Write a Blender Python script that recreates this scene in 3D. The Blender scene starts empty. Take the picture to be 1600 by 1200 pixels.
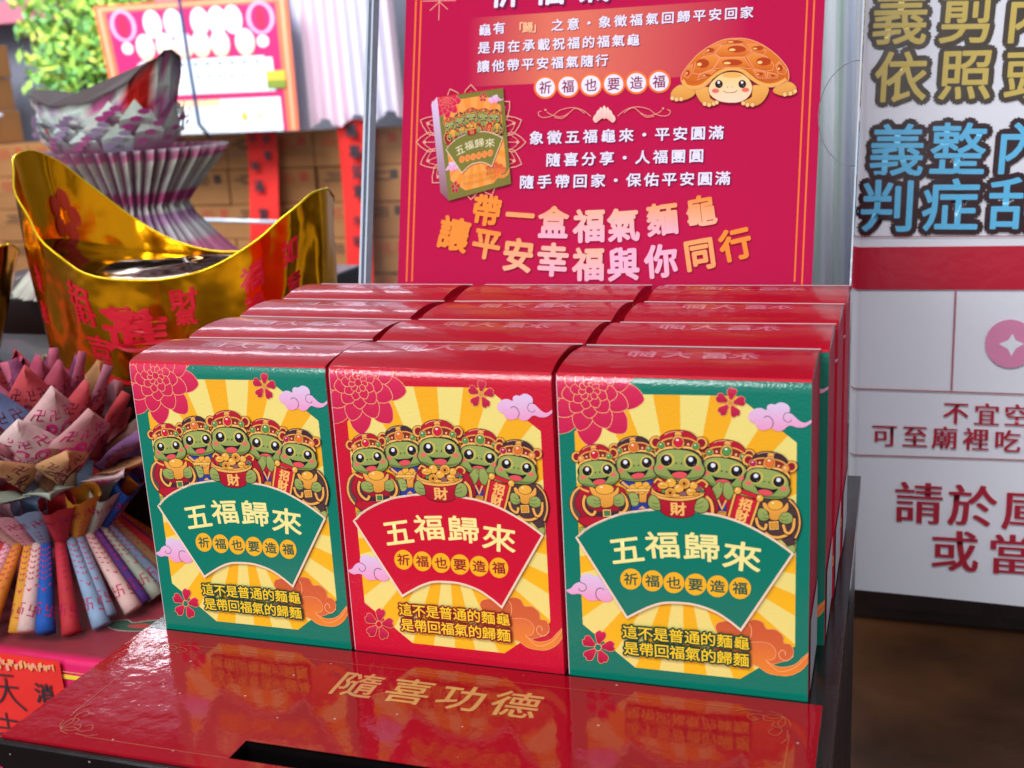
import bpy, bmesh, math, random
from mathutils import Vector, Matrix
from mathutils.geometry import tessellate_polygon

# ------------------------------------------------------------------ scene, camera, light
S = bpy.context.scene
COL = S.collection
R = math.radians
random.seed(7)

cam_d = bpy.data.cameras.new('camera')
cam = bpy.data.objects.new('camera', cam_d)
COL.objects.link(cam)
RX = Vector((0.9483565, 0.3127934, -0.0527279))
RY = Vector((-0.0303301, 0.2548810, 0.9664966))
RZ = Vector((0.3157531, -0.9149841, 0.2512051))
cam.matrix_world = Matrix(((RX.x, RY.x, RZ.x, 0.3333), (RX.y, RY.y, RZ.y, -0.4283), (RX.z, RY.z, RZ.z, 0.2462), (0, 0, 0, 1)))
cam_d.sensor_width = 36.0
cam_d.lens = 1783.96 / 1600 * 36.0
cam_d.clip_start = 0.01
cam_d.clip_end = 60
cam_d.dof.use_dof = True
cam_d.dof.focus_distance = 0.56
cam_d.dof.aperture_fstop = 13.5
S.camera = cam

W = bpy.data.worlds.new('World')
S.world = W
W.use_nodes = True
nt = W.node_tree
nt.nodes.clear()
wo = nt.nodes.new('ShaderNodeOutputWorld')
bg = nt.nodes.new('ShaderNodeBackground')
tc = nt.nodes.new('ShaderNodeTexCoord')
sp = nt.nodes.new('ShaderNodeSeparateXYZ')
rp = nt.nodes.new('ShaderNodeValToRGB')
mr = nt.nodes.new('ShaderNodeMapRange')
mr.inputs[1].default_value = -1
nt.links.new(tc.outputs['Generated'], sp.inputs[0])
nt.links.new(sp.outputs['Z'], mr.inputs[0])
nt.links.new(mr.outputs[0], rp.inputs[0])
rp.color_ramp.elements[0].position = 0.30
rp.color_ramp.elements[0].color = (0.06, 0.04, 0.035, 1)
rp.color_ramp.elements[1].position = 0.62
rp.color_ramp.elements[1].color = (0.30, 0.31, 0.36, 1)
e_ = rp.color_ramp.elements.new(0.48); e_.color = (0.36, 0.34, 0.36, 1)
e_ = rp.color_ramp.elements.new(0.90); e_.color = (0.07, 0.065, 0.07, 1)
fy = nt.nodes.new('ShaderNodeMapRange')
fy.interpolation_type = 'SMOOTHSTEP'
fy.inputs[1].default_value = 0.35; fy.inputs[2].default_value = -0.7; fy.inputs[3].default_value = 0.55; fy.inputs[4].default_value = 3.0
nt.links.new(sp.outputs['Y'], fy.inputs[0])
vm = nt.nodes.new('ShaderNodeVectorMath'); vm.operation = 'SCALE'
nt.links.new(rp.outputs[0], vm.inputs[0]); nt.links.new(fy.outputs[0], vm.inputs['Scale'])
nt.links.new(vm.outputs[0], bg.inputs[0])
bg.inputs[1].default_value = 0.48
nt.links.new(bg.outputs[0], wo.inputs[0])

def area(name, loc, target, sx, sy, power, color):
    l = bpy.data.lights.new(name, 'AREA')
    l.shape = 'RECTANGLE'; l.size = sx; l.size_y = sy; l.energy = power; l.color = color
    o = bpy.data.objects.new(name, l)
    COL.objects.link(o)
    o.location = loc
    o.rotation_euler = (Vector(target) - Vector(loc)).to_track_quat('-Z', 'Y').to_euler()
    return o
area('shopfront_light', (-0.1, -1.60, 1.98), (0.15, 0.05, 0.05), 2.4, 0.7, 56, (1.0, 0.985, 0.97))
area('street_opening_light', (-0.42, -2.0, 0.52), (0.15, 0.0, 0.10), 1.0, 0.26, 15, (0.97, 0.985, 1.0))
area('rear_tube_light', (-1.15, 1.9, 1.02), (0.0, 0.1, 0.135), 0.9, 0.06, 2.2, (0.86, 0.92, 1.0))
area('ceiling_light', (-0.3, 0.25, 2.0), (-0.05, 0.25, 0.0), 1.6, 0.5, 5, (0.93, 0.96, 1.0))
area('background_fill', (-1.45, 0.9, 1.6), (-1.5, 2.1, 0.3), 1.5, 0.7, 78, (0.95, 0.98, 1.0))  # added lamp, only there to brighten the background objects

S.view_settings.view_transform = 'Standard'
S.view_settings.look = 'None'
S.view_settings.exposure = 0
S.view_settings.gamma = 1
S.view_settings.use_curve_mapping = False
# ------------------------------------------------------------------ artwork, millimetres on each sheet
BOX_ART = [
["G","front_panel"],
["F","base",[0,0,100,0,100,134.9,0,134.9],0,"",0],
["F","pale",[27.78,7.82,72.03,7.09,94.63,24.85,94.76,110.68,73.0,127.79,29.06,127.89,6.81,110.2,6.55,24.41],0,"",0],
["F","orange>orange2",[49.98,7.45,49.87,71.4,39.2,7.63],0,"",0],
["F","orange>orange2",[72.03,7.09,73.1,7.93,49.87,71.4,61.76,7.26],0,"",0],
["F","orange>orange2",[91.29,22.22,49.87,71.4,82.78,15.53],0,"",0],
["F","orange>orange2",[94.66,45.64,49.87,71.4,94.65,34.49],0,"",0],
["F","orange>orange2",[94.69,63.58,49.87,71.4,94.68,55.53],0,"",0],
["F","orange>orange2",[94.72,79.39,49.87,71.4,94.7,71.79],0,"",0],
["F","orange>orange2",[94.74,97.41,49.87,71.4,94.73,88.17],0,"",0],
["F","orange>orange2",[94.76,110.68,87.49,116.39,49.87,71.4,94.76,109.74],0,"",0],
["F","orange>orange2",[73.0,127.79,70.29,127.79,49.87,71.4,79.07,123.01],0,"",0],
["F","orange>orange2",[49.77,127.84,49.87,71.4,59.31,127.82],0,"",0],
["F","orange>orange2",[29.2,127.89,49.87,71.4,39.41,127.86],0,"",0],
["F","orange>orange2",[13.03,115.15,49.87,71.4,20.57,121.14],0,"",0],
["F","orange>orange2",[6.77,96.18,49.87,71.4,6.8,106.9],0,"",0],
["F","orange>orange2",[6.72,78.93,49.87,71.4,6.74,86.67],0,"",0],
["F","orange>orange2",[6.67,63.71,49.87,71.4,6.7,71.02],0,"",0],
["F","orange>orange2",[6.62,46.33,49.87,71.4,6.65,55.24],0,"",0],
["F","orange>orange2",[6.55,24.41,8.99,22.51,49.87,71.4,6.58,34.43],0,"",0],
["F","orange>orange2",[27.06,8.38,49.87,71.4,18.16,15.34],0,"",0],
["F","flower>flower2",[13.45,9.4,10.32,14.86,7.66,21.29,8.64,26.69,12.72,30.08,17.02,26.36,18.36,20.9,16.18,14.67],1,"peach",0.32],
["F","flower>flower2",[11.69,8.8,5.92,11.17,-0.13,14.65,-2.92,19.68,-2.17,25.13,3.36,24.93,7.87,21.36,10.3,14.85],1,"peach",0.32],
["F","flower>flower2",[10.8,7.18,5.12,5.35,-1.45,4.23,-6.67,6.47,-9.65,11.34,-5.57,14.78,-0.03,14.84,5.91,11.16],1,"peach",0.32],
["F","flower>flower2",[11.2,5.29,8.26,0.16,4.26,-4.94,-0.89,-6.48,-6.11,-4.51,-5.42,0.84,-1.5,4.45,5.12,5.33],1,"peach",0.32],
["F","flower>flower2",[12.69,4.03,13.84,-1.97,14.19,-8.59,11.47,-13.08,6.49,-14.82,3.59,-10.15,4.08,-4.79,8.28,0.15],1,"peach",0.32],
["F","flower>flower2",[14.58,3.98,19.23,-0.1,23.69,-5.17,24.55,-10.48,22.04,-15.01,17.0,-13.15,13.97,-8.59,13.86,-1.97],1,"peach",0.32],
["F","flower>flower2",[15.98,5.17,21.98,4.89,28.47,3.69,32.47,-0.03,33.49,-5.28,28.63,-7.02,23.53,-5.31,19.25,-0.09],1,"peach",0.32],
["F","flower>flower2",[16.24,7.03,20.79,10.71,26.33,13.99,31.66,13.58,35.77,9.98,33.27,5.4,28.44,3.47,21.98,4.91],1,"peach",0.32],
["F","flower>flower2",[15.24,8.7,16.2,14.66,18.15,20.99,22.34,24.19,27.7,23.96,28.79,18.55,26.45,13.79,20.78,10.73],1,"peach",0.32],
["F","flower>flower2",[12.97,8.67,9.6,12.11,6.42,16.37,6.2,20.57,8.69,23.89,12.65,21.97,14.66,18.18,14.11,13.12],1,"peach",0.32],
["F","flower>flower2",[11.81,7.9,7.17,8.49,2.14,9.86,-0.72,13.1,-1.07,17.43,3.03,18.47,6.93,16.71,9.79,12.24],1,"peach",0.32],
["F","flower>flower2",[11.47,6.53,7.74,4.0,3.25,1.86,-0.88,2.62,-3.9,5.86,-1.64,9.35,2.29,10.46,7.23,8.72],1,"peach",0.32],
["F","flower>flower2",[12.1,5.2,11.01,0.76,9.14,-3.83,5.7,-5.86,1.47,-5.2,0.86,-0.98,2.97,2.44,7.63,4.22],1,"peach",0.32],
["F","flower>flower2",[13.4,4.54,15.45,0.27,17.01,-4.6,15.81,-8.41,12.35,-10.57,9.24,-7.61,8.57,-3.54,10.8,0.87],1,"peach",0.32],
["F","flower>flower2",[14.77,4.85,18.98,2.74,23.21,-0.16,24.76,-3.99,23.61,-7.93,19.47,-7.55,16.41,-4.74,15.22,0.22],1,"peach",0.32],
["F","flower>flower2",[15.56,5.99,19.98,7.02,24.93,7.43,28.5,5.34,30.16,1.42,26.89,-0.95,22.87,-0.66,18.84,2.55],1,"peach",0.32],
["F","flower>flower2",[15.41,7.42,17.97,11.13,21.34,14.7,25.3,15.35,29.03,13.25,28.13,9.19,24.99,6.8,20.0,6.78],1,"peach",0.32],
["F","flower>flower2",[14.39,8.48,13.88,13.15,14.03,18.27,16.52,21.41,20.61,22.16,22.56,18.25,21.78,14.23,18.14,10.95],1,"peach",0.32],
["F","flower>flower2",[13.49,8.03,11.54,10.8,9.9,14.05,10.55,16.76,13.13,18.46,15.82,16.58,16.65,13.83,15.25,10.69],1,"peach",0.32],
["F","flower>flower2",[12.6,7.72,9.41,8.69,6.14,10.25,4.87,12.86,5.64,15.93,8.8,16.17,11.18,14.48,12.17,11.02],1,"peach",0.32],
["F","flower>flower2",[12.15,6.9,9.23,5.61,5.87,4.75,3.28,6.03,1.87,8.99,3.99,11.25,6.79,11.43,9.73,9.28],1,"peach",0.32],
["F","flower>flower2",[12.35,5.94,11.06,3.02,9.19,0.16,6.51,-0.48,3.6,0.99,3.68,4.16,5.58,6.12,9.08,6.29],1,"peach",0.32],
["F","flower>flower2",[13.11,5.3,14.04,2.11,14.5,-1.38,12.98,-3.61,9.95,-4.3,7.99,-1.71,8.1,1.07,10.52,3.47],1,"peach",0.32],
["F","flower>flower2",[14.07,5.28,16.78,3.31,19.34,0.81,19.65,-1.96,17.89,-4.45,14.83,-3.65,13.15,-1.35,13.36,2.13],1,"peach",0.32],
["F","flower>flower2",[14.78,5.88,18.01,6.05,21.48,5.69,23.47,3.66,23.77,0.52,21.02,-0.81,18.33,-0.05,16.28,2.89],1,"peach",0.32],
["F","flower>flower2",[14.91,6.82,17.15,9.06,19.92,11.03,22.68,10.69,24.9,8.34,23.73,5.48,21.28,4.35,17.91,5.38],1,"peach",0.32],
["F","flower>flower2",[14.41,7.67,14.6,10.94,15.35,14.35,17.59,15.88,20.73,15.43,21.7,12.34,20.63,9.82,17.51,8.46],1,"peach",0.32],
["F","flower>flower2",[13.28,7.56,11.61,9.1,10.05,11.02,10.01,12.94,11.33,14.5,13.32,13.68,14.29,11.96,13.93,9.63],1,"peach",0.32],
["F","flower>flower2",[12.75,7.2,10.55,7.37,8.2,7.9,6.93,9.42,6.89,11.54,8.86,12.17,10.66,11.42,11.9,9.3],1,"peach",0.32],
["F","flower>flower2",[12.59,6.58,10.89,5.28,8.85,4.19,6.97,4.59,5.58,6.27,6.59,8.06,8.38,8.62,10.64,7.71],1,"peach",0.32],
["F","flower>flower2",[12.88,5.97,12.48,3.83,11.7,1.63,10.08,0.74,8.01,1.19,7.6,3.28,8.52,4.89,10.73,5.62],1,"peach",0.32],
["F","flower>flower2",[13.48,5.66,14.55,3.68,15.39,1.41,14.78,-0.34,12.99,-1.31,11.37,0.09,11.01,1.98,12.15,3.99],1,"peach",0.32],
["F","flower>flower2",[14.11,5.81,16.15,4.9,18.2,3.62,18.88,1.82,18.2,-0.11,16.13,-0.03,14.67,1.25,14.21,3.6],1,"peach",0.32],
["F","flower>flower2",[14.47,6.33,16.54,6.93,18.85,7.22,20.5,6.21,21.23,4.21,19.67,2.94,17.79,3.03,15.95,4.62],1,"peach",0.32],
["F","flower>flower2",[14.4,6.98,15.52,8.81,17.02,10.56,18.87,10.81,20.68,9.67,20.35,7.62,18.93,6.47,16.57,6.57],1,"peach",0.32],
["F","flower>flower2",[13.93,7.47,13.57,9.67,13.54,12.07,14.73,13.48,16.78,13.74,17.86,11.87,17.55,10.0,15.78,8.54],1,"peach",0.32],
["F","flower>flower2",[13.52,7.17,12.75,8.26,12.09,9.53,12.35,10.6,13.38,11.26,14.45,10.53,14.79,9.46,14.23,8.22],1,"peach",0.32],
["F","flower>flower2",[13.17,7.05,11.91,7.43,10.63,8.03,10.13,9.05,10.45,10.26,11.7,10.37,12.63,9.72,13.01,8.35],1,"peach",0.32],
["F","flower>flower2",[13.0,6.73,11.84,6.21,10.53,5.86,9.51,6.37,8.97,7.55,9.8,8.45,10.9,8.53,12.05,7.67],1,"peach",0.32],
["F","flower>flower2",[13.08,6.35,12.57,5.19,11.84,4.06,10.78,3.81,9.64,4.4,9.66,5.67,10.4,6.44,11.78,6.5],1,"peach",0.32],
["F","flower>flower2",[13.37,6.1,13.75,4.84,13.94,3.45,13.34,2.57,12.13,2.31,11.34,3.34,11.38,4.44,12.34,5.38],1,"peach",0.32],
["F","flower>flower2",[13.75,6.09,14.83,5.32,15.86,4.33,15.98,3.22,15.27,2.23,14.04,2.55,13.37,3.47,13.46,4.84],1,"peach",0.32],
["F","flower>flower2",[14.03,6.33,15.31,6.4,16.69,6.27,17.48,5.46,17.59,4.2,16.5,3.66,15.43,3.96,14.62,5.13],1,"peach",0.32],
["F","flower>flower2",[14.08,6.7,14.96,7.59,16.05,8.38,17.15,8.24,18.03,7.3,17.58,6.15,16.61,5.7,15.27,6.12],1,"peach",0.32],
["F","flower>flower2",[13.88,7.03,13.95,8.33,14.24,9.67,15.12,10.27,16.38,10.09,16.78,8.86,16.36,7.87,15.12,7.34],1,"peach",0.32],
["E","flower2",13.54,6.62,1.63,-0.04,-0.06,1.64,"peach",0.32],
["F","lip",[0,0,100,0,100,1.1,0,1.1],0,"",0],
["E","gold2",69.49,9.91,1.18,-0.04,-0.01,1.24,"",0.0],
["F","blos>blos2",[69.58,9.29,70.73,7.87,72.06,5.53,71.49,4.09,70.46,4.21,69.65,3.68,68.21,5.07,68.86,7.64],1,"peach",0.18],
["F","blos>blos2",[70.08,9.79,71.69,10.44,74.18,10.97,75.33,9.91,74.93,8.93,75.18,7.94,73.52,6.98,71.37,8.5],1,"peach",0.18],
["F","blos>blos2",[69.77,10.45,69.62,12.29,69.82,14.98,71.11,15.77,71.89,15.03,72.87,14.94,73.28,12.94,71.29,11.31],1,"peach",0.18],
["F","blos>blos2",[69.08,10.37,67.36,10.85,64.97,11.98,64.61,13.55,65.5,14.07,65.85,15.03,67.78,14.75,68.72,12.19],1,"peach",0.18],
["F","blos>blos2",[68.96,9.66,68.06,8.11,66.38,6.13,64.87,6.29,64.63,7.36,63.86,8.03,64.63,9.86,67.21,9.92],1,"peach",0.18],
["E","gold2",69.49,9.91,1.18,-0.04,-0.01,1.24,"peach",0.3],
["E","base",13.15,120.1,1.5,-0.15,-0.05,1.6,"",0.0],
["F","blos>blos2",[13.33,119.3,14.95,117.46,16.89,114.45,16.35,112.59,15.05,112.75,14.09,112.05,12.12,113.84,12.63,117.17],1,"peach",0.23],
["F","blos>blos2",[13.9,119.94,15.85,120.8,18.91,121.49,20.47,120.12,20.08,118.85,20.52,117.57,18.56,116.33,15.68,118.29],1,"peach",0.23],
["F","blos>blos2",[13.43,120.8,13.02,123.18,12.96,126.66,14.48,127.69,15.55,126.73,16.79,126.62,17.54,124.03,15.24,121.91],1,"peach",0.23],
["F","blos>blos2",[12.58,120.69,10.37,121.31,7.23,122.76,6.58,124.79,7.64,125.47,7.96,126.71,10.42,126.36,11.91,123.05],1,"peach",0.23],
["F","blos>blos2",[12.52,119.77,11.57,117.77,9.7,115.2,7.78,115.41,7.36,116.78,6.31,117.64,7.06,120.02,10.29,120.11],1,"peach",0.23],
["E","base",13.15,120.1,1.5,-0.15,-0.05,1.6,"peach",0.39],
["F","lav>pinkc",[100.2,15.34,97.83,16.68,95.92,16.24,94.32,14.93,93.04,13.61,91.92,12.97,92.0,11.26,91.26,9.93,89.82,9.12,88.22,9.0,86.3,9.91,85.01,9.71,83.56,10.51,83.24,12.23,81.46,11.53,79.52,11.66,77.56,12.75,76.52,14.17,76.42,15.89,77.56,17.24,78.86,17.71,79.51,19.24,81.14,20.21,83.09,20.21,85.03,19.38,86.65,20.35,88.26,20.46,89.87,19.71,91.15,18.46,92.43,18.07,94.67,18.67,96.9,18.59,98.48,17.85,100.11,16.43],1,"",0],
["L","brown",[82.27,15.28,83.41,14.62,84.7,15.09,85.67,16.6,85.68,18.15,85.03,19.2],0.3,0,1],
["L","brown",[92.73,15.6,92.1,16.54,90.82,16.59,89.69,15.6,89.68,14.24,90.48,13.08,91.92,12.97],0.23,0,1],
["F","lav>pinkc",[0.24,94.83,2.26,93.83,3.93,91.82,5.95,90.62,6.66,90.77,6.61,88.71,8.06,86.95,10.43,86.43,12.36,87.22,14.32,87.06,15.82,88.78,18.48,90.61,20.25,96.21,19.42,97.93,17.45,98.73,15.12,98.32,13.16,98.28,11.17,98.87,8.84,98.04,7.31,96.51,5.35,96.06,2.95,96.56,1.18,96.0],1,"",0],
["L","brown",[16.84,93.21,15.31,92.52,13.72,93.27,13.07,95.19,13.58,97.21,15.12,98.32],0.32,0,1],
["L","brown",[5.85,93.32,6.01,94.34,7.78,94.61,9.09,93.05,8.29,91.25,6.54,90.78],0.28,0,1],
["F","terra>terra2",[63.11,105.9,63.79,103.64,66.13,102.54,69.45,102.37,73.41,104.91,76.05,101.75,78.67,100.42,81.93,101.19,83.56,103.93,87.13,103.94,90.05,106.54,90.39,109.4,92.98,109.86,94.28,112.63,93.66,115.23,91.73,117.04,85.22,119.78,79.97,121.08,77.99,120.93,76.0,122.62,72.68,122.99,70.01,121.42,64.02,116.87,62.36,114.82,64.41,110.18],1,"peach",0.21],
["F","terra2>terra3",[65.37,115.25,68.06,112.39,71.39,113.16,74.05,111.05,78.0,110.43,81.94,110.04,85.2,110.65,87.16,113.0,87.17,115.55,85.87,117.51,83.26,117.94,88.49,120.31,94.33,118.8,98.16,114.76,100.7,112.32,100.42,115.97,97.57,120.63,93.06,123.69,88.51,124.2,83.92,123.6,79.97,121.08,77.99,120.93,76.0,122.62,72.68,122.99,70.01,121.42,66.69,118.07],1,"peach",0.21],
["L","peach",[90.94,114.93,90.93,113.34,89.76,112.73,88.47,114.32,89.13,116.44,91.73,117.25,94.3,114.8],0.28,0,1],
["L","peach",[83.26,117.94,88.5,122.36,94.34,120.26,98.17,116.21,100.7,112.47],0.24,0,1],
["L","peach",[76.38,102.08,77.55,104.51,77.35,108.16,76.36,110.6],0.24,0,1],
["G","turtle"],
["F","blue",[24.83,44.83,26.97,46.79,28.89,49.16,29.08,57.05,36.27,55.45,38.74,51.08,38.52,42.88,31.82,43.23],1,"dark",0.26],
["L","gold",[25.83,44.78,27.38,46.14,28.95,47.09],0.98,0,1],
["F","gold>gold2",[27.54,47.67,37.25,47.13,36.82,48.72,36.02,49.38,35.62,53.0,32.76,53.17,32.65,49.57,28.02,49.21],0,"dark",0.26],
["E","gold4",30.33,47.22,1.71,-0.09,-0.05,1.78,"dark",0.2],
["E","gold4",32.56,45.45,1.58,-0.09,-0.04,1.65,"dark",0.2],
["E","gold4",35.63,45.82,1.62,-0.09,-0.04,1.69,"dark",0.2],
["E","gold4",37.25,47.13,1.42,-0.08,-0.03,1.48,"dark",0.2],
["E","gold4",33.89,47.73,1.78,-0.1,-0.04,1.86,"dark",0.2],
["F","gold3",[27.54,47.58,37.45,47.04,37.3,48.28,27.71,48.82],0,"dark",0.2],
["F","turt",[28.48,49.81,30.09,49.01,31.86,49.62,32.72,51.85,32.57,53.1,31.94,54.46,29.94,54.92,28.79,52.9],1,"dark",0.26],
["L","dark",[30.04,50.96,31.02,51.53,32.41,51.24],0.16,0,1],
["L","dark",[30.08,52.62,31.18,52.97,32.58,52.68],0.16,0,1],
["F","gold",[32.3,55.94,33.92,54.59,35.28,55.63],0,"",0],
["E","gold",23.03,30.9,2.33,-0.34,0.2,2.43,"dark",0.28],
["E","crim2",23.12,30.89,1.35,-0.2,0.13,1.5,"dark",0.19],
["E","gold",39.04,28.67,2.27,-0.34,0.22,2.4,"dark",0.28],
["E","crim2",39.1,28.66,1.31,-0.19,0.14,1.48,"dark",0.19],
["F","dk2",[23.59,35.75,23.66,40.31,24.53,43.13,27.74,44.27,36.94,43.46,40.38,40.96,40.62,37.04,39.42,33.36,31.27,31.68],1,"",0],
["F","turt>turt2",[23.74,35.73,25.15,34.05,27.68,32.8,31.46,32.14,35.29,32.11,38.12,33.07,39.63,34.61,40.25,36.29,41.21,37.76,41.28,39.2,40.67,40.75,38.98,42.32,36.62,43.35,32.54,44.22,28.67,44.28,26.15,43.86,24.02,42.72,23.13,41.38,23.11,40.07,23.68,38.68,23.7,37.04],1,"dark",0.47],
["F","turt3",[24.65,42.78,26.43,43.55,28.64,43.86,32.5,43.77,36.58,42.86,38.64,41.95,40.2,40.67,38.3,41.55,35.6,42.24,32.43,43.0,29.2,43.25,26.69,42.95],1,"",0],
["E","tyel",27.65,36.76,2.63,-0.4,0.23,2.7,"",0.0],
["E","tyel",36.17,35.72,2.65,-0.41,0.25,2.74,"",0.0],
["E","black",27.36,36.97,2.11,-0.32,0.19,2.18,"",0.0],
["E","white",27.42,36.25,0.82,-0.13,0.08,0.87,"",0.0],
["E","grey",28.43,37.98,0.21,-0.03,0.02,0.22,"",0.0],
["E","black",36.25,35.93,2.08,-0.32,0.2,2.17,"",0.0],
["E","white",35.94,35.27,0.81,-0.12,0.08,0.86,"",0.0],
["E","grey",37.32,36.93,0.21,-0.03,0.02,0.22,"",0.0],
["E","blush",25.5,39.96,1.29,-0.2,0.07,0.87,"",0.0],
["E","blush",38.65,38.12,1.26,-0.2,0.08,0.89,"",0.0],
["E","black",30.96,37.56,0.3,-0.05,0.03,0.32,"",0.0],
["E","black",32.82,37.34,0.3,-0.05,0.03,0.32,"",0.0],
["L","tyel",[30.78,36.61,31.66,36.12,32.67,36.32],0.19,0,1],
["F","black",[27.75,40.07,28.79,40.3,30.49,40.23,32.62,39.9,34.9,39.61,36.67,38.88,35.78,40.87,34.39,42.49,32.75,43.14,31.05,43.15,29.82,42.46,28.88,41.3],1,"",0],
["F","tong",[29.73,42.15,30.43,41.29,32.06,40.58,33.74,40.44,35.18,41.06,34.38,42.4,32.74,42.95,30.98,42.97],1,"",0],
["F","dk2",[24.48,28.66,25.36,27.46,26.8,26.32,28.58,25.55,30.83,25.04,33.42,24.98,35.29,25.48,37.18,26.89,36.76,28.3,31.12,28.33,24.99,30.35],1,"dark",0.28],
["L","peach2",[25.84,27.59,27.43,26.46,29.81,25.63,32.23,25.38],0.22,0,1],
["F","band",[23.92,31.16,25.84,29.42,28.2,28.27,31.07,27.69,34.25,27.45,36.75,28.14,38.45,29.39,39.5,32.86,37.66,31.43,34.88,30.98,31.39,31.28,27.92,32.12,25.25,33.39,23.8,35.23],1,"dark",0.25],
["L","gold",[24.01,31.21,25.85,29.58,28.22,28.46,31.08,27.88,34.27,27.64,36.76,28.3,38.33,29.41],0.47,0,1],
["L","gold3",[23.88,35.45,24.38,34.07,25.83,32.92,27.92,32.12,31.39,31.34,34.88,31.05,37.36,31.48,38.97,32.4,39.42,33.36],0.82,0,1],
["L","dark",[23.8,36.05,24.49,34.58,25.88,33.46,27.97,32.66,31.44,31.91,34.94,31.62,37.42,32.05,39.03,33.03,39.59,33.81],0.28,0,1],
["E","crim2",27.49,30.7,0.79,-0.12,0.07,0.83,"",0.0],
["E","peach2",27.49,30.7,0.43,-0.06,0.04,0.45,"",0.0],
["E","crim2",34.56,29.81,0.78,-0.12,0.08,0.82,"",0.0],
["E","peach2",34.56,29.81,0.42,-0.06,0.04,0.44,"",0.0],
["E","gold",30.66,26.57,1.27,-0.18,0.1,1.08,"dark",0.19],
["F","gold",[29.51,27.44,31.93,27.09,33.21,29.46,32.75,31.14,31.21,32.08,29.42,31.64,28.67,30.13],1,"dark",0.25],
["E","orj",30.99,29.6,1.69,-0.25,0.16,1.84,"dark",0.19],
["E","hi",30.61,28.75,0.51,-0.08,0.04,0.41,"",0.0],
["E","gold",25.05,31.7,1.47,-0.22,0.13,1.53,"",0.0],
["E","grn",25.05,31.7,1.19,-0.18,0.11,1.25,"dark",0.16],
["E","hi",24.76,31.29,0.34,-0.05,0.02,0.26,"",0.0],
["E","gold",37.24,30.12,1.44,-0.21,0.14,1.52,"",0.0],
["E","grn",37.24,30.12,1.17,-0.17,0.11,1.23,"dark",0.16],
["E","hi",36.96,29.71,0.33,-0.05,0.02,0.25,"",0.0],
["G","turtle"],
["F","crim",[59.16,41.26,63.33,42.66,71.62,43.82,71.97,49.43,70.04,57.65,63.57,58.06,59.78,54.21],1,"dark",0.26],
["F","blue",[64.09,50.7,67.81,50.48,67.85,56.16,64.05,55.58],0,"",0],
["F","crim2",[64.97,49.84,67.25,49.71,66.2,52.6],0,"",0],
["L","gold",[64.48,49.87,66.08,53.63,67.74,49.88],0.79,0,0],
["F","gold2",[64.29,54.43,67.86,54.62,67.7,56.58,64.05,55.99],0,"dark",0.16],
["L","dark",[64.93,55.12,67.21,55.23],0.2,0,1],
["F","crim",[67.88,51.29,69.33,48.78,71.04,47.07,71.96,51.85,69.67,56.86,68.23,56.55],1,"dark",0.25],
["E","gold",59.46,28.97,2.5,0.21,-0.38,2.57,"dark",0.3],
["E","crim2",59.56,28.98,1.45,0.12,-0.23,1.59,"dark",0.2],
["E","gold",76.62,30.55,2.44,0.21,-0.35,2.54,"dark",0.3],
["E","crim2",76.68,30.56,1.41,0.12,-0.22,1.57,"dark",0.2],
["F","dk2",[58.87,34.14,57.83,38.88,58.04,42.01,61.09,43.97,70.83,45.38,75.0,43.63,76.21,39.62,75.87,35.51,67.82,31.79],1,"",0],
["F","turt>turt2",[59.03,34.15,60.9,32.76,63.82,32.07,67.91,32.31,71.88,33.21,74.58,34.9,75.78,36.86,76.0,38.75,76.64,40.51,76.37,42.02,75.35,43.48,73.22,44.7,70.53,45.18,66.08,45.1,62.06,44.22,59.54,43.17,57.62,41.46,57.02,39.86,57.32,38.5,58.25,37.19,58.67,35.5],1,"dark",0.51],
["F","turt3",[58.26,41.68,59.91,42.92,62.12,43.77,66.15,44.62,70.6,44.67,72.96,44.23,74.89,43.28,72.7,43.73,69.74,43.78,66.27,43.8,62.86,43.27,60.33,42.36],1,"",0],
["E","tyel",62.83,36.17,2.82,0.22,-0.41,2.85,"",0.0],
["E","tyel",71.91,37.17,2.85,0.23,-0.41,2.9,"",0.0],
["E","black",62.47,36.32,2.26,0.18,-0.34,2.31,"",0.0],
["E","white",62.71,35.58,0.89,0.07,-0.13,0.92,"",0.0],
["E","grey",63.35,37.62,0.23,0.02,-0.03,0.24,"",0.0],
["E","black",71.95,37.41,2.23,0.18,-0.32,2.3,"",0.0],
["E","white",71.79,36.65,0.87,0.07,-0.13,0.91,"",0.0],
["E","grey",72.81,38.71,0.23,0.02,-0.03,0.24,"",0.0],
["E","blush",59.82,38.97,1.39,0.11,-0.14,0.92,"",0.0],
["E","blush",73.9,40.26,1.36,0.1,-0.13,0.95,"",0.0],
["E","black",66.07,37.8,0.33,0.03,-0.05,0.34,"",0.0],
["E","black",68.05,38.03,0.33,0.03,-0.05,0.34,"",0.0],
["L","tyel",[66.12,36.78,67.15,36.48,68.14,36.94],0.2,0,1],
["F","black",[62.13,39.63,63.15,40.12,64.93,40.46,67.22,40.64,69.65,40.89,71.67,40.57,70.26,42.41,68.42,43.76,66.57,44.03,64.8,43.63,63.69,42.61,63.0,41.18],1,"",0],
["F","tong",[63.67,42.26,64.61,41.54,66.47,41.2,68.25,41.47,69.59,42.47,68.44,43.65,66.6,43.83,64.77,43.42],1,"",0],
["F","crim",[61.52,26.99,62.72,25.97,64.5,25.14,66.52,24.78,68.98,24.79,71.68,25.37,73.5,26.33,75.12,28.26,74.34,29.62,68.49,28.27,61.64,28.88],1,"dark",0.3],
["L","peach2",[63.18,26.22,65.11,25.43,67.78,25.16,70.36,25.49],0.23,0,1],
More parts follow.
